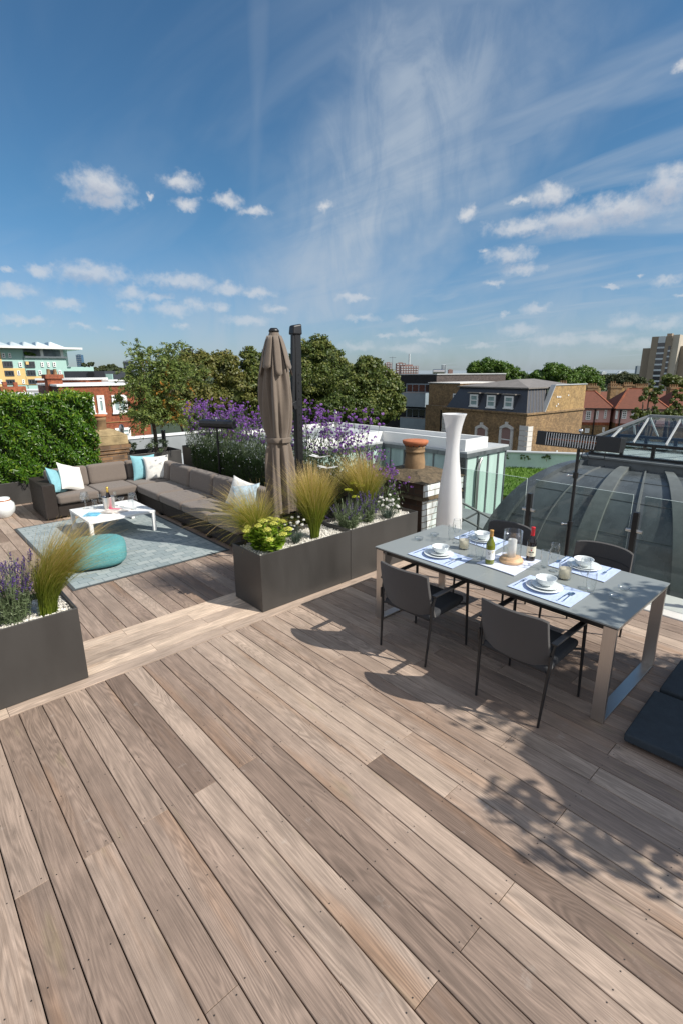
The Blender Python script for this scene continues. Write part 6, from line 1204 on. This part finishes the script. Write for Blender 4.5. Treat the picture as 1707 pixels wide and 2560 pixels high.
for (y0, y1, yb, yc) in ((959, 982, 981, 1012), (1021, 1046, 1043, 1073)):
    F1.window(1016, y0, 1079, y1, 'hazy_grey', 'dark_pane', .12, (4, 1), False, off=.06); u0, u1, z0, z1 = F1.box_px(1014, yb, 1077, yc); d = MB(); F1.slab(d, u0, u1, z0, z1, 1.25, 1.29); F1.slab(d, u0, u0+.04, z0, z1, .07, 1.249); F1.slab(d, u0+.01, u1-.01, z0-.15, z0-.001, .07, 1.3); bl = wpart('balcony', d, 'balcony_glass', K); 
    d = MB(); F1.slab(d, u1-.03, u1, z0+.01, z1-.01, .07, 1.249); F1.slab(d, u0-.02, u1, z1+.001, z1+.05, 1.23, 1.31); o = d.build('rail', 'steel', bl)
m = MB(); q = F2.box_px(1091, 992, 1112, 1012); F2.slab(m, q[0]+.1, q[1], q[2], q[3], .003, .4); wpart('bin_store', m, 'black_metal', K)
# red brick house at the left
RB = bthing('red_brick_house', 'red brick house with flat roof, white coping and white windows behind the hedge', 'house', (9.66, 40, -11)); zr = atd(146, 962, 35)[2]; c1_ = atd(146, 962, 35); X, Y = c1_[0], c1_[1]; xr = X+6.2
yl = Y+9.0; xl = (lambda d: d[0]/d[1]*yl)(ray(96, 959))
m = MB(); m.prism([(X, Y), (xr, Y), (xr, yl), (xl, yl)], -11, zr-.12); wpart('wall', m, 'red_brick', RB)
FB = Facade((X, Y), (xr, Y), RB); FL_ = Facade((X, Y), (xl, yl), RB); m = MB(); FL_.slab(m, 0, FL_.L, -10.9, zr-.13, .003, .03); wpart('shaded_side_wall', m, 'red_brick_shaded', RB)  # side wall in darker brick, shade painted into the colour
m = MB(); m.prism([(X-.12, Y-.12), (xr, Y-.12), (xr, yl+.1), (xl-.1, yl+.1)], zr-.119, zr+.02); wpart('coping', m, 'white_paint', RB)
FB.window(219.5, 988.5, 237, 1033, bars=(1, 2), fw=.17, transom=.72, pane='curtain_pane'); FB.window(244.5, 988, 262.5, 1032.5, bars=(1, 2), fw=.17, transom=.72, pane='curtain_pane'); FB.window(281, 987, 319, 1031, bars=(2, 2), fw=.19, transom=.72, pane='curtain_pane'); FB.window(228.5, 1073, 243, 1098, bars=(1, 2), fw=.17, pane='curtain_pane'); FB.window(289, 1069, 327.5, 1096, bars=(2, 2), fw=.19, pane='curtain_pane')
FB.panel('string_course', 240, 1053.5, 360, 1054.6, 'stock_light', .003, .06)
m = MB(); p = atd(133, 955, 37.5); zs = atd(133, 936, 37.5)[2]; s_ = .45; m.box(p[0]-s_, p[0]+s_+.1, p[1]-s_, p[1]+s_, zr-3, zs-.3); m.box(p[0]-s_-.12, p[0]+s_+.2, p[1]-s_-.12, p[1]+s_+.12, zs-.299, zs); wpart('chimney_stack', m, 'red_brick', RB)
for k in (-.2, .25): m = MB(); m.lathe([(.14, 0), (.11, .35), (.13, .38)], 12, (p[0]+k, p[1], zs)); wpart('chimney_pot', m, 'old_clay', RB)
def back_roof(label, px0, px1, py, D, wall='red_brick', h=4.): # parapet blocks behind
    a, b2 = atd(px0, py, D), atd(px1, py, D); r = bthing('brick_terrace', label, 'house', (a[0], a[1], a[2]-h), 'flat-roofed brick blocks behind the red brick house'); F = Facade(a, b2, r); z = (a[2]+b2[2])/2; m = MB(); F.slab(m, 0, F.L, z-h, z-.18, -4, 0); wpart('wall', m, wall, r); m = MB(); F.slab(m, -.1, F.L+.1, z-.179, z, -4.1, .1); wpart('coping', m, 'roof_white', r)
back_roof('brick parapet with white coping just behind the brick chimney stack', 92, 215, 945, 44); back_roof('long low brick parapet behind the red house, right part', 196, 270, 950, 47); back_roof('brick parapet at the left frame edge above the hedge', -60, 97, 985, 40); back_roof('brick parapet with white coping between the yellow flats and the hedge', -60, 96, 975, 52); 
m = MB(); p = atd(35, 985, 44); zs = atd(35, 966, 44)[2]; m.box(p[0]-.95, p[0]+.95, p[1]-.4, p[1]+.4, zs-4, zs); m.box(p[0]-.7, p[0]-.4, p[1]-.2, p[1]+.2, zs+.001, zs+.4); m.box(p[0]+.1, p[0]+.4, p[1]-.2, p[1]+.2, zs+.001, zs+.35); tag(m.build('brick_stack', 'red_brick'), 'broad red brick chimney stack at the far left, in front of the yellow flats', 'chimney')

# mint and yellow apartment block
AL, AR = atd(-120, 900, 88), atd(172, 900, 100); AP = bthing('apartment_block', 'mint green and yellow apartment block with a white canopy roof at the far left', 'building', (AL[0], AL[1], -11)); FA = Facade(AL, AR, AP)
def solid(F, px0, px1, pyt, m_, depth=10, zb=-11, name='wall', front=0.): u0, u1, z0, z1 = F.box_px(px0, pyt, px1, pyt+60); m = MB(); F.slab(m, u0, u1, zb, z1, -depth, front); return wpart(name, m, m_, AP)
solid(FA, -120, 62, 870.5, 'mint'); solid(FA, 62.01, 169, 891.5, 'mint', 10.5); u0, u1, z0, z1 = FA.box_px(169, 917, 241, 929); m = MB(); FA.slab(m, u0+.02, u1, -11, z1, -14, -1.5); wpart('low_wing', m, 'mint', AP)
FA.panel('yellow_render', -110, 872, 4, 975, 'yellow_render', .003, .10); FA.panel('yellow_render', -110, 872, 9, 975, 'yellow_render', .003, .09); FA.panel('yellow_render', 9.2, 920.5, 66, 962, 'yellow_render', .003, .10); FA.panel('yellow_render', 66.2, 940.5, 122, 962, 'yellow_render', .003, .10)
for (x0, y0, x1, y1) in ((8, 903, 32.5, 918.5), (12.5, 926.5, 36, 940.5), (16, 948.5, 38.5, 961), (64, 903.5, 88, 919), (68, 925, 90, 940), (71.5, 948, 96, 960.5), (121, 924.5, 142, 940)): FA.window(x0, y0, x1, y1, 'dark_clad', 'dark_pane', .2, (3, 1), False, off=.10)
for (x0, y0, x1, y1) in ((5.5, 882.5, 13.5, 895), (21.5, 882.5, 28.5, 895), (43.5, 926.5, 51, 938.5), (47.5, 905, 55.5, 917), (56, 948.5, 62.5, 959.5), (0, 949, 6.5, 960), (103, 905, 110, 917), (119, 905, 124.5, 917), (133, 905, 140, 917), (97, 926, 104.5, 937.5), (147, 926, 154, 936)): FA.window(x0, y0, x1, y1, 'white_paint', 'dark_pane', .14, (1, 2), False, off=.10)
FA.panel('orange_screen', 64.5, 903.8, 72, 911.5, 'yellow_render', .2, .3); m = MB(); u0, u1, z0, z1 = FA.box_px(63, 891, 168, 895.5); FA.slab(m, u0, u1, z0, z1+.02, .003, .3); wpart('terrace_parapet', m, 'roof_white', AP)
u0, u1, z0, z1 = FA.box_px(-120, 866.5, 199, 871.5); m = MB(); FA.slab(m, u0, u1, z0, z1, -13, 2.); wpart('canopy_roof', m, 'roof_white', AP)
u0, u1, z0, z1 = FA.box_px(62.5, 872, 160, 891); m = MB(); FA.slab(m, u0, u1, z0, z1-.02, -6, -3); wpart('penthouse_glazing', m, 'balcony_glass', AP)
m = MB()
for px in (105, 155): u, z = FA.uz(px, 880); FA.slab(m, u-.25, u+.25, z0-.0, z1, -.5, 0)
wpart('canopy_posts', m, 'white_paint', AP); u0, u1, z0, z1 = FA.box_px(162, 872, 184, 914); m = MB(); FA.slab(m, u0, u1, z0, z1, -9, -4); wpart('stair_glazing', m, 'aqua_pane', AP)
m = MB()
for k in range(6): px = -30+k*33; u, z = FA.uz(px, 866); m.hexa([FA.pt(u, z, -4), FA.pt(u+3.2, z, -4), FA.pt(u+3.2, z, -8), FA.pt(u, z, -8), FA.pt(u+.2, z+1.0, -4.5), FA.pt(u+.5, z+1.1, -4.5), FA.pt(u+.5, z+1.1, -7.5), FA.pt(u+.2, z+1.0, -7.5)])
wpart('roof_sails', m, 'balcony_glass', AP)
a, b2 = atd(160, 928, 82), atd(262, 928, 82); r = bthing('clad_building', 'dark grey clad building in front of the mint apartment block', 'building', (a[0], a[1], -11)); F = Facade(a, b2, r); m = MB(); F.slab(m, 0, F.L, -11, a[2], -8, 0); wpart('wall', m, 'dark_clad', r); F.panel('louvre', 222, 930, 236, 945, 'black_metal', .01, .15); F.panel('mint_panel', 261, 935, 280, 957, 'mint', -.6, -.3)
def far_block(label, cat, px0, px1, pyt, pyb, D, m_, wins=None, wm='hazy_white', group=None, name='building', depth=None):
    a, b2 = atd(px0, pyt, D), atd(px1, pyt, D); zb = min(atd(px0, pyb, D)[2], a[2]-2); r = bthing(name, label, cat, (a[0], a[1], zb), group); F = Facade(a, b2, r); m = MB(); dp = depth or F.L*.8; F.slab(m, 0, F.L, zb, a[2], -dp, 0); wpart('wall', m, m_, r)
    m = MB(); F.slab(m, F.L*.25, F.L*.7, a[2]+.001, a[2]+F.L*.08, -dp*.7, -dp*.2); wpart('roof_plant', m, m_, r)
    if wins:
        nu, nz = wins; m = MB(); zz0, zz1 = zb, a[2]; zz0 = max(zz0, atd(px0, pyb, D)[2])
        for i in range(nu):
            for j in range(nz): u = F.L*(i+.2)/nu; z = zz0+(zz1-zz0)*(j+.25)/nz; F.slab(m, u, u+F.L*.6/nu, z, z+(zz1-zz0)*.5/nz, .002, .25)
        o = wpart('windows', m, wm, r); stuff(o)
    return r
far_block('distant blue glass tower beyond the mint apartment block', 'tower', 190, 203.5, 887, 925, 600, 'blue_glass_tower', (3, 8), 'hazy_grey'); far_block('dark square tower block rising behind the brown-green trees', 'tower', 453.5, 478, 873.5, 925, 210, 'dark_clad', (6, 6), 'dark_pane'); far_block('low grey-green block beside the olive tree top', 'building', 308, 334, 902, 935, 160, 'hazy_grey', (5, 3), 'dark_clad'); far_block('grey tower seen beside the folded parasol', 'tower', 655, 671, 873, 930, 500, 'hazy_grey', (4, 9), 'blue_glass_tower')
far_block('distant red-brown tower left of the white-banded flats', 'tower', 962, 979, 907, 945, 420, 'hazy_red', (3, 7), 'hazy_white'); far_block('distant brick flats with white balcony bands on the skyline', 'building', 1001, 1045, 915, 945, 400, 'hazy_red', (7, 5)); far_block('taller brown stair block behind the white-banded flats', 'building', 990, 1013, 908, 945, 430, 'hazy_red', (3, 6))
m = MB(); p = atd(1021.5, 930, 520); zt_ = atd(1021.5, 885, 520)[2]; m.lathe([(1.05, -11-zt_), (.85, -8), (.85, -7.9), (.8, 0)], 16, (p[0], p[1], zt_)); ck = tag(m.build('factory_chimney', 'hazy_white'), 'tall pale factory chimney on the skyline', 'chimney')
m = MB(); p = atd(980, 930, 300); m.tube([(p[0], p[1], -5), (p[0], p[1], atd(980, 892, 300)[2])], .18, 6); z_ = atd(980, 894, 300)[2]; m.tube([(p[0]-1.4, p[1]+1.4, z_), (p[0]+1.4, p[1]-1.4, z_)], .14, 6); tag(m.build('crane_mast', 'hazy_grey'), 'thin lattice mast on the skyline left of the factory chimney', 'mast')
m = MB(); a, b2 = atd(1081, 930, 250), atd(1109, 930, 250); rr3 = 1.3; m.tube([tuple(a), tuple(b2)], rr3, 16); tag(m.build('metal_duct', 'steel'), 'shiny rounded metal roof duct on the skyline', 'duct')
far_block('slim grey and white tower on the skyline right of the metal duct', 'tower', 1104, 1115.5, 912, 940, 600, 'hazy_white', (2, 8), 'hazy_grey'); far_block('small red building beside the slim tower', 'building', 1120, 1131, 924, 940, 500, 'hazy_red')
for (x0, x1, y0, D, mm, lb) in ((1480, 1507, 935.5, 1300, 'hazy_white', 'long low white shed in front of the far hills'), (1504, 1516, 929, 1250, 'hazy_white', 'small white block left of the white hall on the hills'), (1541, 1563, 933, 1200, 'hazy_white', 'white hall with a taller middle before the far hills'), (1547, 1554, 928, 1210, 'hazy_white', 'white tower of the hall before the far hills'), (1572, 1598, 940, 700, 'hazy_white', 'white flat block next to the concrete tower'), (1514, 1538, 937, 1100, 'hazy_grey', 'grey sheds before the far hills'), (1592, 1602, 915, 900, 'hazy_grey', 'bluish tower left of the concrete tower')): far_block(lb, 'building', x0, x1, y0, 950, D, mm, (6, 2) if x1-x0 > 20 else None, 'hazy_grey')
m = MB(); p = atd(1432, 935, 400); m.lathe([(1.0, -16), (.7, -2), (.02, 2.2)], 10, (p[0], p[1], atd(1432, 922, 400)[2])); tag(m.build('white_spire', 'hazy_white'), 'small white spire above the green trees', 'spire')
# concrete tower block
D = 155; tw_l = atd(1629, 842, D); tw_r = atd(1680, 841, D-3.8); CTW = bthing('concrete_tower', 'brown concrete tower block with a glazed stair strip at the right edge', 'tower', (tw_l[0], tw_l[1], -11)); F = Facade(tw_l, tw_r, CTW)
m = MB(); F.slab(m, 0, F.L, -11, tw_l[2], -9, 0); wpart('core', m, 'concrete', CTW); F2_ = Facade(tw_r, (tw_r[0]+5.5, tw_r[1]+5.), CTW)
m = MB(); u = F.L; F.slab(m, u+.01, u+1.8, -11, tw_l[2]+.3, -8, -.5); wpart('lit_side', m, 'concrete_sunlit', CTW)  # sunlight painted into this side as a lighter concrete
m = MB(); zl = atd(1608, 869, D)[2]; F.slab(m, -3.0, -.02, -11, zl, -12, -3.); wpart('left_wing', m, 'concrete', CTW); m = MB(); F.slab(m, u+1.9, u+11, -11, atd(1695, 866, D)[2], -10, -3); wpart('right_wing', m, 'concrete', CTW)
m = MB(); F.slab(m, u-2.3, u-1.0, tw_l[2], tw_l[2]+.9, -5, -3); wpart('roof_box', m, 'concrete', CTW)
zz = tw_l[2]-1.9
def tpart(name, m_, *q): m = MB(); F.slab(m, *q); wpart(name, m, m_, CTW)
tpart('top_panel', 'hazy_white', 1.9, 3.8, zz, tw_l[2]-.05, .003, .2)
while zz > -2:
    tpart('window', 'dark_pane', 1.9, 3.8, zz-1.15, zz-.001, .003, .12); tpart('spandrel', 'hazy_white', 1.85, 3.85, zz-1.65, zz-1.151, .003, .25); tpart('window', 'dark_pane', u-.65, u-.05, zz-2.2, zz-1.0, .003, .12); tpart('spandrel', 'hazy_white', u-.7, u-.02, zz-2.65, zz-2.201, .003, .2); zz -= 1.66
# pink terrace with clay tile roofs
D = 62; pa, pb = atd(1449, 1021, D), atd(1540, 1021, D*.985); e = unit(np.array([pb[0]-pa[0], pb[1]-pa[1]])); nrm = np.array([-e[1], e[0]]); nrm = nrm if nrm@np.array([pa[0], pa[1]]) > 0 else -nrm; ze = pa[2]
def terrace(label, s0, s1, setb, windows, ridge_h, hipl, hipr):
    o0 = np.array([pa[0], pa[1]])+nrm*setb; P0 = o0+e*s0; P1 = o0+e*s1; r = bthing('terraced_house', label, 'house', (P0[0], P0[1], -11), 'pink rendered terraced houses with clay tile roofs'); F = Facade(P0, P1, r); dp = 7.
    m = MB(); F.slab(m, 0, F.L, ze-1.75, ze, -dp, 0); wpart('upper_wall', m, 'pink_render', r); m = MB(); F.slab(m, 0.002, F.L-.002, -11, ze-1.751, -dp, -.002); wpart('lower_wall', m, 'stock_brick', r); m = MB(); F.slab(m, 0.001, F.L-.001, ze-2.1, ze-1.752, -.003, .04); wpart('brick_band', m, 'red_brick', r)
    m = MB(); v = .3; q = [F.pt(-v, ze+.01, v), F.pt(F.L+v, ze+.01, v), F.pt(F.L+v, ze+.01, -dp-v), F.pt(-v, ze+.01, -dp-v), F.pt(hipl, ze+ridge_h, -dp/2), F.pt(F.L-hipr, ze+ridge_h, -dp/2)]; m.add(q, [(0, 1, 5, 4), (1, 2, 5), (2, 3, 4, 5), (3, 0, 4)]); ro = wpart('tile_roof', m, 'tiles', r)
    m = MB(); m.bar(q[4], q[5], .22, .14); m.bar(q[0], q[4], .2, .12); m.bar(q[1], q[5], .2, .12); m.build('ridge_tiles', 'red_brick', ro); m = MB(); F.slab(m, -v, F.L+v, ze-.12, ze+.008, .001, v+.08); wpart('gutter', m, 'black_metal', r)
    for w in windows: F.window(*w, bars=(2, 4) if w[2]-w[0] > 8 else (1, 4), fw=.11, sill=False)
    m = MB(); m.tube([F.pt(.4, -9, .1), F.pt(.4, ze-.1, .1)], .09, 8); m.tube([F.pt(F.L*.52, -9, .1), F.pt(F.L*.52, ze-.1, .1)], .08, 8); wpart('downpipe', m, 'black_metal', r)
    return r, F
r1, Fh1 = terrace('pink house with a clay tile roof right behind the brick gable', 0, 3.75, .9, [(1463, 1027, 1475.5, 1049.5), (1488.5, 1027, 1494.5, 1048), (1508.5, 1025, 1515, 1046.5), (1460.5, 1071, 1471.5, 1082), (1504, 1068, 1510, 1080)], 1.95, 1.0, 1.3)
r2, Fh2 = terrace('pink house with a big clay tile roof left of the slim tree', 4.2, 9.6, 0, [(1537, 1026.5, 1542.5, 1047.5), (1553, 1025.5, 1565, 1047), (1577, 1026, 1583, 1046), (1588, 1025, 1600, 1046)], 2.3, 1.9, 1.9)
r3, Fh3 = terrace('pink house behind the slim tree at the right edge', 10.2, 17.5, .6, [(1640, 1016, 1648, 1036), (1688, 1014, 1700, 1038)], 2.3, 1.6, 1.6)
for (x0, x1, y0, D_, lb) in ((1468, 1504, 961, 70, 'leftmost chimney row behind the tile roofs'), (1527, 1563, 962, 70, 'second chimney row behind the tile roofs'), (1590, 1634, 962, 70, 'third chimney row, left of the slim tree'), (1527, 1547, 955, 80, 'small far chimney above the second row'), (1560, 1592, 957, 80, 'far chimney between second and third rows'), (1676, 1707, 964, 66, 'brick chimney row at the right frame edge'), (1402, 1426, 956, 52, 'row of clay pots on the brick gable')):
    a, b2 = atd(x0, y0+4, D_), atd(x1, y0+4, D_); r = bthing('chimney_row', lb, 'chimney', (a[0], a[1], a[2]-3), 'brick chimney rows with clay pots'); F = Facade(a, b2, r); m = MB(); F.slab(m, 0, F.L*.78, a[2]-2.6, a[2]-.25, -.9, 0); F.slab(m, -.06, F.L*.80, a[2]-.249, a[2], -.95, .06); wpart('stack', m, 'stock_brick', r); m = MB(); F.slab(m, F.L*.78+.001, F.L*.78+.35, a[2]-2.6, a[2]-.26, -.88, -.02); wpart('lit_flank', m, 'stock_light', r)  # lighter brick paints the sunlit flank of each stack
    m = MB(); n = max(3, int(F.L/.35))
    for k in range(n): p = F.pt(F.L*.75*(k+.5)/n, a[2], -.45); m.lathe([(.11, 0), (.09, .34), (.11, .36)], 8, p)
    wpart('chimney_pots', m, 'old_clay', r)
m = MB(); 
a, b2 = atd(1500, 985, 78), atd(1600, 982, 78); F = Facade(a, b2, H); rr4 = bthing('back_terrace', 'dark red tiled roof behind the chimney rows', 'house', (a[0], a[1], -11)); m.hexa([F.pt(-1, -11, 2), F.pt(F.L+8, -11, 2), F.pt(F.L+8, -11, -6), F.pt(-1, -11, -6), F.pt(-1, a[2]-2, 2), F.pt(F.L+8, a[2]-2, 2), F.pt(F.L+8, a[2]-2, -6), F.pt(-1, a[2]-2, -6)]); wpart('wall', m, 'stock_brick', rr4); m = MB(); m.add([F.pt(-1.3, a[2]-2.2, 2.5), F.pt(F.L+8, a[2]-2.2, 2.5), F.pt(F.L+8, a[2]+.3, -2), F.pt(-1.3, a[2]+.3, -2), F.pt(F.L+8, a[2]-2.2, -6.5), F.pt(-1.3, a[2]-2.2, -6.5)], [(0, 1, 2, 3), (3, 2, 4, 5), (0, 3, 5), (1, 4, 2)]); wpart('roof', m, 'tiles', rr4)

# ------------------------------------------------------------------ trees of the neighbourhood
def px_tree(label, D, blobs_px, nleaf, L, m_, seed, group='big trees beyond the flat roofs', tone0=.55, loose=.25, yr=.8, zb=-11):
    """blobs as (px centre x, y, half width, half height) at depth D."""
    bl = []
    for (x, y, w, h) in blobs_px:
        p = atd(x, y, D); rw = w/FPX*D; rh = h/FPX*D; bl.append((p[0], p[1], p[2], rw, rw*yr, rh))
    x = np.mean([q[0] for q in bl]); y = np.mean([q[1] for q in bl]); return tree(label, x, y, zb, bl, int(nleaf*1.5), L*1.08, m_, seed, .32, 'tree', group, 'broadleaf_tree', loose, tone0, .74 if loose < .5 else 0.)
G1 = 'big trees beyond the flat roofs'
px_tree('olive-brown tree behind the young olive tree', 42, [(455, 940, 50, 45), (490, 925, 48, 52), (430, 1000, 55, 60), (500, 1010, 70, 60)], 13000, .24, 'tree_leaf_brown', 101)
px_tree('brownish tree left of the folded parasol', 45, [(560, 925, 50, 50), (590, 985, 55, 60), (545, 1010, 60, 55)], 11000, .24, 'tree_leaf_brown', 102)
px_tree('green tree right behind the folded parasol', 47, [(635, 915, 38, 42), (650, 975, 55, 60), (640, 1030, 60, 50)], 10000, .24, 'tree_leaf', 103)
px_tree('tallest dense tree right of the parasol mast', 50, [(800, 890, 42, 44), (820, 905, 46, 48), (770, 905, 50, 50), (795, 970, 95, 60), (770, 1030, 85, 50), (850, 950, 50, 55)], 20000, .25, 'tree_leaf', 104)
px_tree('broad dense tree left of the dark flats', 46, [(920, 935, 45, 40), (955, 975, 50, 55), (880, 990, 62, 60), (940, 1025, 72, 55), (985, 1010, 30, 50)], 17000, .24, 'tree_leaf', 105)
px_tree('lower dark tree between the two tallest trees', 44, [(845, 1030, 60, 45), (900, 1040, 50, 38)], 7000, .24, 'tree_leaf', 106, tone0=.35)
G2 = 'bright green trees behind the mansard house'
px_tree('bright green tree left above the mansard roof', 95, [(1225, 925, 45, 26), (1190, 928, 30, 22), (1262, 935, 35, 24), (1290, 945, 32, 18)], 9000, .36, 'tree_leaf_green', 107, G2); px_tree('bright green tree above the mansard roof, middle', 88, [(1385, 938, 40, 26), (1350, 945, 30, 22), (1420, 955, 40, 28)], 9000, .34, 'tree_leaf_green', 108, G2); px_tree('bright green tree behind the leftmost chimney row', 92, [(1458, 945, 36, 26), (1475, 965, 38, 25)], 7000, .34, 'tree_leaf_green', 109, G2); px_tree('dull tree beside the concrete tower foot', 110, [(1555, 950, 35, 15), (1590, 955, 25, 12), (1530, 955, 25, 12)], 4500, .4, 'tree_leaf_far', 110, G2); px_tree('dark tree in front of the concrete tower', 85, [(1675, 955, 28, 18), (1695, 965, 25, 22)], 4000, .34, 'tree_leaf', 111, G2)
px_tree('slim airy tree in front of the pink terrace', 40, [(1606, 1005, 9, 40), (1622, 985, 8, 32), (1641, 992, 9, 38), (1630, 1015, 10, 35), (1592, 1042, 18, 22), (1615, 1048, 22, 20), (1640, 1046, 18, 20)], 4600, .15, 'tree_leaf', 112, 'slim trees before the pink terrace', loose=.9); px_tree('slim airy tree at the right frame edge before the pink terrace', 42, [(1684, 1008, 10, 36), (1698, 1012, 9, 40), (1668, 1040, 18, 22), (1692, 1046, 20, 20)], 3600, .15, 'tree_leaf', 113, 'slim trees before the pink terrace', loose=.9)
px_tree('small tree right of the mint apartment block', 120, [(255, 930, 22, 14), (280, 928, 25, 14), (305, 940, 25, 18), (240, 938, 12, 10)], 4500, .42, 'tree_leaf_far', 114, 'trees beyond the apartment block')
px_tree('bush on the mint apartment roof terrace', 96, [(230, 911, 8, 6), (212, 914, 8, 5)], 700, .35, 'tree_leaf_far', 115, 'trees beyond the apartment block', zb=3.9); px_tree('planted bush under the white canopy roof', 95.5, [(75, 886, 15, 5)], 600, .3, 'tree_leaf_green', 116, 'trees beyond the apartment block', zb=5.7)
# far woods and hills
def far_band(name, px0, px1, ytop, D, n, L, m_, seed, amp=6, kind='stuff', hh=14):
    g = np.random.default_rng(seed); V = []; T = []; xs = g.uniform(px0, px1, n); C = np.zeros((n, 3)); ph = g.uniform(0, 6, 5)
    top = ytop+amp*(np.sin(xs*.021+ph[0])+.6*np.sin(xs*.055+ph[1])+.4*np.sin(xs*.13+ph[2]))*.5; ys = top+np.abs(g.normal(0, hh, n))
    for i in range(n): C[i] = atd(xs[i], ys[i], D*(1+.08*g.random()))
    o = fast(name, leaf_quads(C, unit(g.normal(size=(n, 3))+np.array([.2, -.4, .5])), L, L*.7, g), 4, np.clip(g.normal(.4, .2, n), 0, 1), m_); stuff(o); return tag(o, 'far-off tree tops between the near roofs and the '+('skyline' if seed == 201 else 'hills'), 'trees')
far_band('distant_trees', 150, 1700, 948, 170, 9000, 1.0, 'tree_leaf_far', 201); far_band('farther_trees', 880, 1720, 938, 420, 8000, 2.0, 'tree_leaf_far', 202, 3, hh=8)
hill = MB(); xs = np.linspace(-900, 2600, 90); g_ = np.random.default_rng(6); vs = []
for i, x in enumerate(xs):
    y = 927+2.2*math.sin(x*.011)+1.3*math.sin(x*.031+1)+.8*math.sin(x*.083)+g_.normal(0, .25); y += (8 if x < 900 else 0)
    for (D_, f) in ((4200, 0), (5200, 1)):
        p = atd(x, y if f else 944, D_); vs.append((p[0], p[1], p[2] if f else -11))
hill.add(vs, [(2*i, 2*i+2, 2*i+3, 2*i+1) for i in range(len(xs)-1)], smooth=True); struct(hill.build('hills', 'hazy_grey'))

# tree standing behind the photographer on the right, whose shade falls across the deck and table end
tree('potted tree right of the viewpoint, casting leafy shade on the deck', 4.2, -2.3, 0, [(4.25, -1.75, 2.35, .95, .9, .75), (3.95, -1.5, 1.9, .6, .55, .6), (4.9, -1.9, 2.7, .9, .9, .8), (4.6, -1.6, 1.6, .9, .8, .6), (5.3, -1.6, 2.0, .8, .7, .8), (4.50, -.72, 2.30, .42, .30, .32)], 5600, .095, 'tree_leaf', 400, .05, 'tree', None, 'potted_tree', .4, .45, .66)
m = MB(); m.lathe([(.26, .001), (.34, .5), (.36, .52), (.33, .52), (.31, .47), (0, .46)], 28, (4.2, -2.3, 0)); o = m.build('plant_pot', 'anthracite'); tag(o, 'round charcoal pot holding the tree behind the viewpoint', 'plant pot')

for o in bpy.data.objects:      # petals, leaves and pebbles nobody could count
    if o.parent is not None and o.name.split('.')[0] in ('flower_heads', 'flowers', 'white_flowers', 'flower_spikes', 'blades', 'seed_heads', 'leafy_stems', 'stems', 'fronds', 'leaves', 'foliage'): stuff(o)
